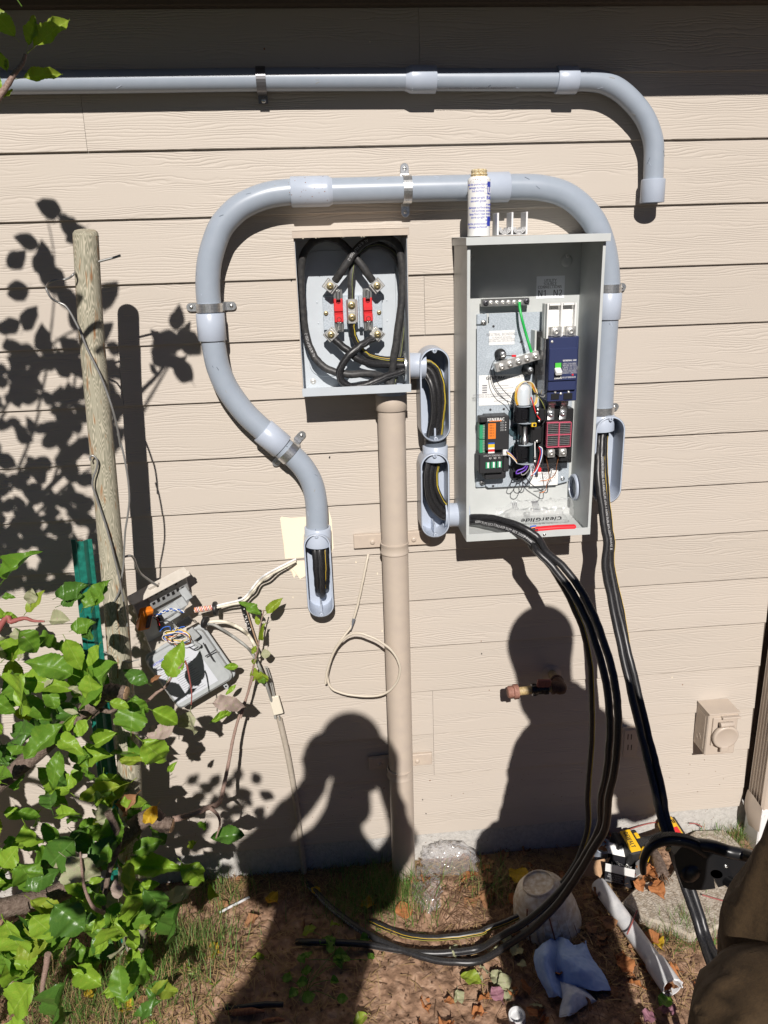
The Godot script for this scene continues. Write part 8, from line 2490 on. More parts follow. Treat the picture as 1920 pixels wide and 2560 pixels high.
		wire("stem", pts, 0.0022, M.twig_red, t, 3, 6)

func cloth(t: Node3D, R: Array, m: Material, called: String):
	var fine := []
	for r in R:
		fine.append(curve(r, 6))
	var cols := []
	for i in fine[0].size():
		var c := []
		for r in fine:
			c.append(r[i])
		cols.append(curve(c, 6))
	var rows := []
	for c in cols:
		var row := []
		for p in c:
			var q: Vector3 = p
			q.y = maxf(q.y + 0.004 * hf.get_noise_2d(q.x * 60.0, q.z * 60.0), ground_h(q.x, q.z) + 0.003)
			row.append(q)
		rows.append(row)
	var g := Geo.new()
	g.grid(rows)
	var under := []
	for row in rows:
		var r2 := []
		for p in row:
			r2.append(p - Vector3(0, 0.0012, 0))
		under.append(r2)
	g.grid(under, false, true)
	part(called, g, m, t)

func build_dead_leaves():
	var seen := [[Vector3(0.5803, 0.02, 0.0868), "yellow", 0.085, "large yellow leaf on the shaded litter left of the cables", 2.6], [Vector3(0.183, 0.012, 0.2563), "rust", 0.07, "orange leaf tucked under the striped cable", 0.1], [Vector3(-0.1972, 0.014, 0.1425), "yellow", 0.06, "yellow leaf on the shaded soil beside the rust brown one", 0.8], [Vector3(-0.2481, 0.014, 0.1745), "brown", 0.06, "rust brown curled leaf on the shaded soil", 2.0], [Vector3(-0.3522, 0.02, 0.3099), "yellow", 0.075, "bent orange yellow leaf on the bank at the edge of the shadow", 1.2], [Vector3(0.3715, 0.016, 0.4972), "lime", 0.075, "fresh yellow green leaf lying in the sun left of the blue cloth", 1.0], [Vector3(0.9119, 0.02, 0.3938), "rust", 0.075, "curled orange leaf below the flat stone", 1.9], [Vector3(0.8904, 0.02, 0.4528), "yellow", 0.06, "yellow leaf right of the white pipe offcut", 0.2], [Vector3(0.101, 0.014, 0.1825), "yellow", 0.05, "small yellow leaf beside the plastic bag", 1.4], [Vector3(0.849, 0.03, 0.5927), "green", 0.06, "green leaf in the mouth of the white pipe offcut", 2.2], [Vector3(-0.6877, 0.02, 0.247), "brown", 0.065, "brown curled leaf beside the green stake", 1.5], [Vector3(-0.6867, 0.02, 0.4175), "yellow", 0.05, "bright yellow crumpled leaf on the lower left bank", 0.5], [Vector3(-0.5652, 0.02, 0.4639), "yellow", 0.055, "yellow leaf at the bottom edge of the left bank", 1.2], [Vector3(-0.8879, 0.02, 0.2601), "yellow", 0.055, "yellow leaf under the bush at the lower left", 0.4], [Vector3(0.4077, 0.012, 0.556), "plum", 0.055, "plum coloured leaf beside the sunk pipe socket", 0.4], [Vector3(0.7886, 0.012, 0.6103), "plum", 0.055, "plum coloured leaf near the bottom right of the soil", 2.4], [Vector3(0.8472, 0.014, 0.6369), "plum", 0.05, "pink leaf scrap at the bottom beside the brown sleeve", 1.0], [Vector3(-0.0633, 0.012, 0.1176), "yellow", 0.045, "small yellow leaf among the litter left of the grass", 0.9], [Vector3(-1.0153, 0.05, -0.1125), "brown", 0.09, "rolled brown leaf against the concrete at the far left", 0.1]]
	for s in seen:
		dead_leaf(s[0], s[1], s[2], s[3], s[4], "")
	for z in [["brown dead leaf in the shaded litter left of the upturned bowl", "brown", Vector3(0.4772, 0, 0.1473), 0.12, 0.08, 30], ["brown dead leaf in the shaded litter between the bowl and the white pipe", "brown", Vector3(0.7282, 0, 0.3608), 0.07, 0.13, 30], ["rust coloured dead leaf on the litter below the blue cloth", "rust", Vector3(0.506, 0, 0.5576), 0.2, 0.05, 16], ["rust coloured dead leaf along the lower side of the white pipe offcut", "rust", Vector3(0.8319, 0, 0.5523), 0.05, 0.06, 14], ["pale brown dead leaf in the sun left of the blue cloth", "pale", Vector3(0.4094, 0, 0.4428), 0.06, 0.08, 18], ["rust coloured dead leaf heaped round the frayed stick", "rust", Vector3(0.9637, 0.035, 0.1722), 0.025, 0.025, 12], ["brown dead leaf on the left bank under the bush", "brown", Vector3(-0.6401, 0, 0.2768), 0.2, 0.1, 22], ["yellow green leaf fallen on the shaded trodden soil", "lime", Vector3(-0.092, 0, 0.3831), 0.12, 0.1, 7], ["rust coloured dead leaf beside the drill at the wall", "rust", Vector3(0.9035, 0.01, 0.0044), 0.05, 0.03, 10], ["brown dead leaf in the loose earth around the plastic bag", "rust", Vector3(0.3257, 0, 0.1127), 0.1, 0.05, 10]]:
		for k in z[5]:
			var c: Vector3 = z[2]
			var p := Vector3(c.x + rng.randfn(0, z[3]), 0, maxf(0.02, c.z + rng.randfn(0, z[4])))
			p.y = maxf(ground_h(p.x, p.z), c.y if c.y > 0.02 else -1.0) + 0.008
			dead_leaf(p, z[1], rng.randf_range(0.03, 0.065), z[0], rng.randf() * TAU, z[0] + "s")

func dead_leaf(p: Vector3, look_: String, l: float, label: String, turn: float, group: String):
	var o := MeshInstance3D.new()
	o.name = numbered("dead_leaf")
	if group:
		var size := "small " if l < 0.042 else ("large " if l > 0.054 else "")
		label = size + label
		group = size + group
	o.mesh = leaf_shapes[rng.randi() % 6]
	o.material_override = leaf_mats[look_]
	add_child(o)
	var b := Basis(Vector3.UP, turn) * Basis(Vector3.RIGHT, -PI / 2 + rng.randfn(0.0, 0.35 if group else 0.12)) * Basis(Vector3(0, 1, 0), rng.randfn(0.0, 0.5 if group else 0.2))
	o.transform = Transform3D(b.scaled_local(Vector3(l * rng.randf_range(0.55, 0.85), l, l * rng.randf_range(0.8, 1.9))), p + Vector3(0, 0.004, 0))
	tag(o, label, "leaf", group)

func build_small_plants():
	# broad leaved seedlings on the left bank and in the shadow
	for k in 5:
		var c: Vector3 = [Vector3(-0.4359, 0, 0.3921), Vector3(-0.5831, 0, 0.3451), Vector3(-0.0218, 0, 0.3535), Vector3(-0.1195, 0, 0.427), Vector3(-0.5197, 0, 0.4618)][k]
		var t := thing("low_plant", ["low plant with broad pale green leaves on the left bank", "low plant with long pale leaves on the left bank beside the green stake", "small dark leaved plant growing in the shaded soil under the cables", "creeping dark leaved plant in the shaded soil at the bottom", "small bright plant at the bottom edge of the left bank"][k], "plant", c)
		for j in [7, 6, 9, 8, 6][k]:
			var a := rng.randf() * TAU
			var d: Vector3 = Vector3(cos(a), 0.12, sin(a)) * [0.075, 0.085, 0.04, 0.042, 0.05][k] * rng.randf_range(0.7, 1.2)
			var q: Vector3 = c + Vector3(rng.randfn(0, 0.02), 0.012 + 0.01 * rng.randf(), rng.randfn(0, 0.02)) + (Vector3(rng.randfn(0, 0.05), 0, rng.randfn(0, 0.06)) if k in [2, 3] else Vector3.ZERO)
			leaf(t, q, q + d, [0.95, 0.5, 0.8, 0.8, 0.8][k], Vector3(0, 1, 0.35), leaf_mats[["bright", "bright", "green", "green", "bright"][k]])
			wire("stem", [q, q.lerp(c, 0.6) + Vector3(0, 0.004, 0), Vector3(c.x, ground_h(c.x, c.z), c.z)], 0.001, M.grass, t, 2, 5)

func build_drill():
	var by := mat(lin(0.75, 0.45, 0.015), 0.4)
	var bk := grainy(lin(0.014, 0.014, 0.015), lin(0.03, 0.03, 0.03), 0.55, 40.0, 101)
	var t := thing("cordless_drill", "yellow and black cordless drill lying on the flat stone by the wall", "drill", Vector3(1.0097, 0.03, 0.0498))
	# battery on the left, grip running right to the yellow body
	var c := Vector3(0.9294, 0.075, 0.0916)
	var gx := (Vector3(1.112, 0.075, 0.0639) - c).normalized()
	var up := Vector3(0, 1, 0.25)
	up = (up - gx * up.dot(gx)).normalized()
	var f := Transform3D(Basis(gx, up, gx.cross(up)), c)
	var g := Geo.new()
	g.box(f * Transform3D(Basis(), Vector3(-0.004, -0.01, 0.004)), Vector3(0.044, 0.07, 0.086), 0.008)
	g.box(f * Transform3D(Basis(), Vector3(-0.034, -0.01, -0.02)), Vector3(0.022, 0.055, 0.05), 0.008)
	part("battery", g, bk, t)
	g = Geo.new()
	g.box(f * Transform3D(Basis(), Vector3(-0.004, 0.0255, 0.004)), Vector3(0.036, 0.003, 0.078), 0.001)
	var pl = part("label_plate", g, by, t)
	lettering("DEWALT", 0.0145, M.ink, pl, f * Transform3D(Basis(Vector3(0, 0, 1), Vector3(1, 0, 0), Vector3(0, 1, 0)), Vector3(-0.006, 0.0273, 0.0)), true, null, 0.056)
	g = Geo.new()
	g.box(f * Transform3D(Basis(), Vector3(0.027, -0.012, 0.004)), Vector3(0.02, 0.066, 0.082), 0.005)
	part("grip_foot", g, bk, t)
	g = Geo.new()
	g.box(f * Transform3D(Basis(), Vector3(0.0295, 0.004, 0.046)), Vector3(0.028, 0.058, 0.028), 0.006)
	g.box(f * Transform3D(Basis(), Vector3(0.029, 0.018, -0.012)), Vector3(0.014, 0.01, 0.022), 0.003)
	part("foot_trim", g, by, t)
	g = Geo.new()
	var q := []
	for p in [Vector3(0.032, -0.01, 0.0), Vector3(0.055, -0.012, 0.0), Vector3(0.09, -0.012, -0.002), Vector3(0.128, -0.01, -0.004), Vector3(0.15, -0.008, -0.004)]:
		q.append(f * p)
	g.tube(curve(q, 4), [0.028, 0.0275, 0.026, 0.0225, 0.02, 0.0185, 0.018, 0.018, 0.0185, 0.019, 0.0195, 0.02, 0.0215, 0.0225, 0.024, 0.0245, 0.025], 16)
	part("grip", g, bk, t)
	g = Geo.new()
	g.lathe(f * Vector3(0.165, -0.008, -0.062), f.basis.z, [Vector2(0.019, 0), Vector2(0.028, 0.006), Vector2(0.03, 0.02), Vector2(0.03, 0.07), Vector2(0.027, 0.09), Vector2(0.022, 0.098)], 22)
	part("motor_body", g, by, t)
	for k in 5:
		g = Geo.new()
		g.box(f * Transform3D(Basis(), Vector3(0.153 + 0.006 * k, 0.0215, -0.034)), Vector3(0.0028, 0.003, 0.014), 0.0008)
		part("vent_slot", g, M.black, t)
	g = Geo.new()
	g.box(f * Transform3D(Basis(), Vector3(0.166, 0.0225, 0.0)), Vector3(0.018, 0.002, 0.024), 0.0008)
	part("sticker", g, M.red, t)
	g = Geo.new()
	g.box(f * Transform3D(Basis(), Vector3(0.19, -0.004, -0.015)), Vector3(0.012, 0.03, 0.085), 0.005)
	part("body_side", g, bk, t)
	g = Geo.new()
	g.lathe(f * Vector3(0.165, -0.008, 0.034), f.basis.z, [Vector2(0.022, 0), Vector2(0.022, 0.018), Vector2(0.018, 0.032), Vector2(0.008, 0.036)], 18)
	part("chuck", g, M.black, t)
	g = Geo.new()
	g.box(f * Transform3D(Basis(), Vector3(0.112, 0.0, 0.02)), Vector3(0.026, 0.016, 0.016), 0.005)
	part("trigger", g, M.black, t)

func build_carton():
	var c := Vector3(0.8806, 0, 0.1473)
	var t := thing("screw_carton", "small open printed carton of screws with white inner flaps beside the white pipe", "carton", c)
	var f := Transform3D(Basis(Vector3.UP, -0.45), c + Vector3(0.0, 0.004, 0.0))
	var w := 0.088
	var d := 0.08
	var h := 0.045
	var dark := mat(lin(0.018, 0.018, 0.022), 0.4)
	var walls := [[Vector3(0, h / 2, d / 2), Vector3(w, h, 0.0014)], [Vector3(0, h / 2, -d / 2), Vector3(w, h, 0.0014)], [Vector3(w / 2, h / 2, 0), Vector3(0.0014, h, d)], [Vector3(-w / 2, h / 2, 0), Vector3(0.0014, h, d)], [Vector3(0, 0.001, 0), Vector3(w, 0.0014, d)]]
	var g: Geo
	for k in walls:
		g = Geo.new()
		g.box(f * Transform3D(Basis(), k[0]), k[1], 0.0003)
		part("carton_wall", g, dark, t)
	# flaps standing open, white inside
	for k in 3:
		g = Geo.new()
		var xf: Transform3D = [f * Transform3D(Basis(Vector3.RIGHT, -0.5), Vector3(0, h + 0.015, -d / 2 - 0.008)), f * Transform3D(Basis(Vector3.RIGHT, 0.12), Vector3(0, h + 0.015, d / 2 + 0.002)), f * Transform3D(Basis(Vector3(0, 0, 1), 0.9), Vector3(w / 2 + 0.011, h + 0.007, 0))][k]
		g.box(xf, [Vector3(w, 0.034, 0.0012), Vector3(w, 0.034, 0.0012), Vector3(0.026, 0.0012, d * 0.9)][k], 0.0003)
		part("flap", g, M.white, t)
	var side := f * Transform3D(Basis(Vector3.UP, PI / 2), Vector3(w / 2 + 0.0009, h / 2, 0))
	g = Geo.new()
	g.box(side * Transform3D(Basis(), Vector3(0.008, 0.002, 0)), Vector3(0.045, 0.036, 0.0006), 0.0)
	var lb = part("printed_panel", g, M.white, t)
	g = Geo.new()
	g.box(side * Transform3D(Basis(), Vector3(-0.006, 0.008, 0.0005)), Vector3(0.012, 0.014, 0.0006), 0.0)
	part("red_patch", g, M.red, lb)
	lettering("SCREWS", 0.008, M.ink, lb, side * Transform3D(Basis(), Vector3(0.012, -0.008, 0.0006)), true)
	var fr := f * Transform3D(Basis(), Vector3(0, h / 2, d / 2 + 0.0009))
	for k in 4:
		lettering(["SELF TAPPING", "WOOD SCREWS", "100 PIECES", "INDOOR OUTDOOR"][k], 0.005, M.print, t, fr * Transform3D(Basis(), Vector3(-0.012, 0.012 - 0.008 * k, 0)))
	for k in 22:
		g = Geo.new()
		var p := f * Vector3(rng.randf_range(-0.03, 0.03), 0.024 + 0.008 * rng.randf(), rng.randf_range(-0.026, 0.026))
		var a := Vector3(rng.randfn(0, 1), rng.randfn(0, 0.2), rng.randfn(0, 1)).normalized()
		g.lathe(p, a, [Vector2(0.0001, -0.011), Vector2(0.0012, -0.008), Vector2(0.0014, 0.008), Vector2(0.003, 0.0105), Vector2(0.0001, 0.011)], 6, false, false)
		part("screw", g, M.steel, t)
	# plain cardboard flap beside it
	t = thing("cardboard_box", "plain brown cardboard box on its side behind the hanging cables", "cardboard box", Vector3(0.7993, 0, 0.1054))
	var card := grainy(lin(0.36, 0.22, 0.12), lin(0.42, 0.26, 0.15), 0.85, 12.0, 103)
	var ca := Vector3(0.7386, 0.004, 0.1455)
	var cb := Vector3(0.8119, 0.004, 0.1508)
	var ct := Vector3(0.8577, 0.055, 0.119)
	var cl := Vector3(0.7171, 0.045, 0.1326)
	g = Geo.new()
	g.face([ca, cb, ct, ct + (cl - ct) * 0.55 + Vector3(0, 0.004, 0), cl], Vector3(0, 1, 1))
	g.face([ca + Vector3(0, -0.001, -0.002), cb + Vector3(0, -0.001, -0.002), ct + Vector3(0, -0.001, -0.002), cl + Vector3(0, -0.001, -0.002)], Vector3(0, -1, -1))
	part("box_face", g, card, t)
	g = Geo.new()
	g.face([cl, ct, ct + Vector3(0.0, -0.05, -0.03), cl + Vector3(0.0, -0.045, -0.03)], Vector3(0, 0.3, -1))
	g.face([cb, ct, ct + Vector3(0.0, -0.05, -0.03)], Vector3(1, 0, 0))
	g.face([ca, cl, cl + Vector3(0.0, -0.045, -0.03)], Vector3(-1, 0, 0))
	part("box_side", g, card, t)

func build_cutter():
	var t := thing("cable_cutter", "black ratcheting cable cutter with a toothed curved jaw gripping the right cable bundle", "cable cutter", Vector3(0.835, 0.4982, 0.7))
	var bk := mat(lin(0.012, 0.012, 0.013), 0.3)
	var g := Geo.new()
	var arc := curve(xyz([0.6574, 0.6055, 0.76, 0.6548, 0.6299, 0.76, 0.6584, 0.6548, 0.76, 0.6695, 0.6772, 0.76, 0.6874, 0.6883, 0.76, 0.7083, 0.6904, 0.76, 0.7322, 0.685, 0.76, 0.7543, 0.6762, 0.76, 0.777, 0.6612, 0.76, 0.7953, 0.6451, 0.76]), 8)
	var rr := []
	for i in arc.size():
		rr.append(lerpf(0.0065, 0.013, minf(1.0, i / 36.0)))
	g.tube(arc, rr, 10)
	part("curved_jaw", g, bk, t)
	for k in 46:
		var i := 26 + k
		if i >= arc.size() - 2:
			break
		var tg: Vector3 = (arc[i + 1] - arc[i - 1]).normalized()
		var n := tg.cross(Vector3(0, 0, 1)).normalized()
		if n.y < 0.0:
			n = -n
		g = Geo.new()
		g.box(Transform3D(Basis(tg, n, tg.cross(n)), (arc[i] as Vector3) + n * (rr[i] as float)), Vector3(0.0026, 0.004, 0.014), 0.0006)
		part("tooth", g, bk, t)
	# body plate with its oval eye
	var eye := Vector3(0.8325, 0.5736, 0.74)
	var poly := []
	for p in xyz([0.8339, 0.533, 0.74, 0.8019, 0.5323, 0.74, 0.777, 0.5361, 0.74, 0.7579, 0.5448, 0.74, 0.7483, 0.5693, 0.74, 0.7369, 0.6025, 0.74, 0.729, 0.6377, 0.74, 0.7417, 0.6561, 0.74, 0.7698, 0.6629, 0.74, 0.822, 0.6459, 0.74, 0.86, 0.6303, 0.74, 0.8908, 0.6168, 0.74, 0.8991, 0.5986, 0.74, 0.8948, 0.5612, 0.74, 0.8727, 0.5165, 0.74, 0.86, 0.5417, 0.74, 0.841, 0.5351, 0.74]):
		poly.append(Vector2(p.x, p.y))
	for k in 17:
		var a := -PI / 2 - 0.02 - (TAU - 0.04) * k / 16.0
		var e := Vector2(cos(a) * 0.0165, sin(a) * 0.0105).rotated(-0.6)
		poly.append(Vector2(eye.x, eye.y) + e)
	g = Geo.new()
	g.prism(poly, Transform3D(Basis(), Vector3(0, 0, 0.728)), 0.022, 0.0)
	part("body_plate", g, bk, t)
	g = Geo.new()
	g.lathe(Vector3(0.7725, 0.5845, 0.75), Vector3(0.1, 0.2, 1), [Vector2(0.026, -0.012), Vector2(0.024, 0.0), Vector2(0.017, 0.006), Vector2(0.0001, 0.008)], 22, false, false)
	part("pivot_boss", g, bk, t)
	bolt("rivet", Vector3(0.8517, 0.5927, 0.75), 0.004, M.steel, t)
	bolt("rivet", Vector3(0.7055, 0.6693, 0.765), 0.005, M.brass, t)
	g = Geo.new()
	g.tube(curve(xyz([0.7767, 0.6653, 0.755, 0.8013, 0.6743, 0.775, 0.8292, 0.6705, 0.79, 0.8593, 0.6677, 0.8, 0.8688, 0.6912, 0.84, 0.8592, 0.7485, 0.92, 0.96, 0.93, 1.16]), 4), 0.0135, 12)
	part("handle", g, bk, t)
	g = Geo.new()
	g.tube(curve(xyz([0.8594, 0.5477, 0.74, 0.8656, 0.5641, 0.78, 0.8749, 0.5935, 0.83, 0.8731, 0.65, 0.9]), 4), 0.0125, 12)
	part("handle", g, bk, t)

# ---------------------------------------------------------------- people
# one continuous skin round a skeleton: tapered capsules joined by a smooth minimum, meshed as surface nets
func body_net(g: Geo, bones: Array, cell: float, k: float, ruffle := 0.0, sd := 1):
	var lo := Vector3.ONE * 1e9
	var hi := -lo
	for b in bones:
		var r: float = maxf(b[2], b[3]) + cell * 3.0 + k
		lo = lo.min((b[0] as Vector3).min(b[1]) - Vector3.ONE * r)
		hi = hi.max((b[0] as Vector3).max(b[1]) + Vector3.ONE * r)
	var nx := int((hi.x - lo.x) / cell) + 2
	var ny := int((hi.y - lo.y) / cell) + 2
	var nz := int((hi.z - lo.z) / cell) + 2
	var f := PackedFloat32Array()
	f.resize(nx * ny * nz)
	f.fill(1.0)
	var nf := noise(FastNoiseLite.TYPE_SIMPLEX_SMOOTH, sd, 1.0, 2)
	for b in bones:
		var a: Vector3 = b[0]
		var e: Vector3 = b[1]
		var ra: float = b[2]
		var rb: float = b[3]
		var reach := maxf(ra, rb) + cell * 2.5 + k
		var i0 := Vector3i(((a.min(e) - Vector3.ONE * reach - lo) / cell).floor()).clamp(Vector3i.ZERO, Vector3i(nx - 1, ny - 1, nz - 1))
		var i1 := Vector3i(((a.max(e) + Vector3.ONE * reach - lo) / cell).ceil()).clamp(Vector3i.ZERO, Vector3i(nx - 1, ny - 1, nz - 1))
		var ab := e - a
		var ll := maxf(ab.length_squared(), 1e-9)
		for z in range(i0.z, i1.z + 1):
			for y in range(i0.y, i1.y + 1):
				var at := (z * ny + y) * nx
				for x in range(i0.x, i1.x + 1):
					var p := lo + Vector3(x, y, z) * cell
					var t := clampf((p - a).dot(ab) / ll, 0.0, 1.0)
					var d := p.distance_to(a + ab * t) - lerpf(ra, rb, t)
					var o := f[at + x]
					var h := maxf(k - absf(d - o), 0.0) / k
					f[at + x] = minf(d, o) - h * h * k * 0.25
	if ruffle > 0.0:
		for z in nz:
			for y in ny:
				for x in nx:
					var i := (z * ny + y) * nx + x
					if absf(f[i]) < 0.05:
						var p := lo + Vector3(x, y, z) * cell
						f[i] += ruffle * (0.8 - 2.4 * absf(nf.get_noise_3d(p.x * 13.0 - p.y * 3.0, p.y * 2.6 + p.x * 2.0, p.z * 9.0))) + ruffle * 0.3 * nf.get_noise_3d(p.x * 30.0, p.y * 12.0, p.z * 30.0)
	var id := PackedInt32Array()
	id.resize(nx * ny * nz)
	id.fill(-1)
	var sx := 1
	var sy := nx
	var sz := nx * ny
	var corner := [0, sx, sy, sx + sy, sz, sx + sz, sy + sz, sx + sy + sz]
	for z in nz - 1:
		for y in ny - 1:
			for x in nx - 1:
				var i := (z * ny + y) * nx + x
				var inside := 0
				for c in corner:
					if f[i + c] < 0.0:
						inside += 1
				if inside == 0 or inside == 8:
					continue
				var sum := Vector3.ZERO
				var n := 0
				for c in 8:
					for ax in [1, 2, 4]:
						if c & ax:
							continue
						var u := f[i + corner[c]]
						var w := f[i + corner[c | ax]]
						if (u < 0.0) != (w < 0.0):
							var q := Vector3(c & 1, (c >> 1) & 1, (c >> 2) & 1)
							var q2 := Vector3((c | ax) & 1, ((c | ax) >> 1) & 1, ((c | ax) >> 2) & 1)
							sum += q.lerp(q2, u / (u - w))
							n += 1
				var gr := Vector3(f[i + sx] - f[i] + f[i + sx + sy + sz] - f[i + sy + sz], f[i + sy] - f[i] + f[i + sx + sy + sz] - f[i + sx + sz], f[i + sz] - f[i] + f[i + sx + sy + sz] - f[i + sx + sy])
				id[i] = g.vert(lo + (Vector3(x, y, z) + sum / n) * cell, gr.normalized())
	for z in range(1, nz - 1):
		for y in range(1, ny - 1):
			for x in range(1, nx - 1):
				var i := (z * ny + y) * nx + x
				for e in [[sx, sy, sz], [sy, sz, sx], [sz, sx, sy]]:
					if (f[i] < 0.0) == (f[i + e[0]] < 0.0):
						continue
					var q := [id[i], id[i - e[1]], id[i - e[1] - e[2]], id[i - e[2]]]
					if q.min() < 0:
						continue
					g.tri(q[0], q[1], q[2])
					g.tri(q[0], q[2], q[3])

func hand(bones: Array, wrist: Vector3, dir: Vector3, side: Vector3, palm: Vector3, curl: float):
	# palm, four unequal fingers bent towards the palm side, and a thumb from the side of the palm
	var kn := wrist + dir * 0.085
	bones.append([wrist, kn, 0.026, 0.03])
	for k in 4:
		var b := kn + side * (0.027 - 0.018 * k)
		bones.append([wrist.lerp(kn, 0.4) + side * (0.016 - 0.011 * k), b, 0.014, 0.0115])
		var l: float = [0.038, 0.043, 0.04, 0.032][k]
		var d := (dir + palm * curl).normalized()
		var m := b + d * l
		bones.append([b, m, 0.0105, 0.0095])
		d = (dir + palm * curl * 2.6).normalized()
		var e := m + d * l * 0.65
		bones.append([m, e, 0.0095, 0.0088])
		d = (dir * 0.3 + palm * curl * 2.5).normalized()
		bones.append([e, e + d * l * 0.5, 0.0088, 0.0078])
	var tb := wrist + dir * 0.03 + side * 0.026
	var tm := tb + (side * 0.7 + dir * 0.6 + palm * 0.35).normalized() * 0.04
	bones.append([tb, tm, 0.014, 0.0115])
	bones.append([tm, tm + (dir * 0.8 + palm * 0.6).normalized() * 0.032, 0.0115, 0.0085])

func head_net(g: Geo, c: Vector3, face: Vector3):
	var fx := face.normalized()
	var rt := fx.cross(Vector3.UP).normalized()
	var up := rt.cross(fx)
	var b := [[c + up * 0.03 - fx * 0.015, c + up * 0.03 + fx * 0.01, 0.092, 0.085], [c - up * 0.05 + fx * 0.03, c - up * 0.085 + fx * 0.05, 0.058, 0.036], [c + up * 0.0 + fx * 0.088, c - up * 0.03 + fx * 0.105, 0.011, 0.015], [c - up * 0.055 + fx * 0.083 - rt * 0.016, c - up * 0.055 + fx * 0.083 + rt * 0.016, 0.009, 0.009], [c - up * 0.04 - fx * 0.03, c - up * 0.16 - fx * 0.045, 0.055, 0.058]]
	for s in [-1.0, 1.0]:
		b.append([c + rt * s * 0.084 + up * 0.015 - fx * 0.008, c + rt * s * 0.08 - up * 0.025, 0.016, 0.012])
		b.append([c + rt * s * 0.02 + up * 0.03 + fx * 0.078, c + rt * s * 0.045 + up * 0.028 + fx * 0.066, 0.011, 0.01])
	body_net(g, b, 0.009, 0.022)

func eyes(t: Node3D, c: Vector3, face: Vector3):
	var rt := face.cross(Vector3.UP).normalized()
	for s in [-1.0, 1.0]:
		var g := Geo.new()
		g.lathe(c + rt * s * 0.032 + face * 0.074 + Vector3(0, 0.008, 0), face, [Vector2(0.0125, -0.004), Vector2(0.011, 0.003), Vector2(0.0055, 0.0068), Vector2(0.0001, 0.0075)], 12, false, false)
		part("eye", g, M.white, t)

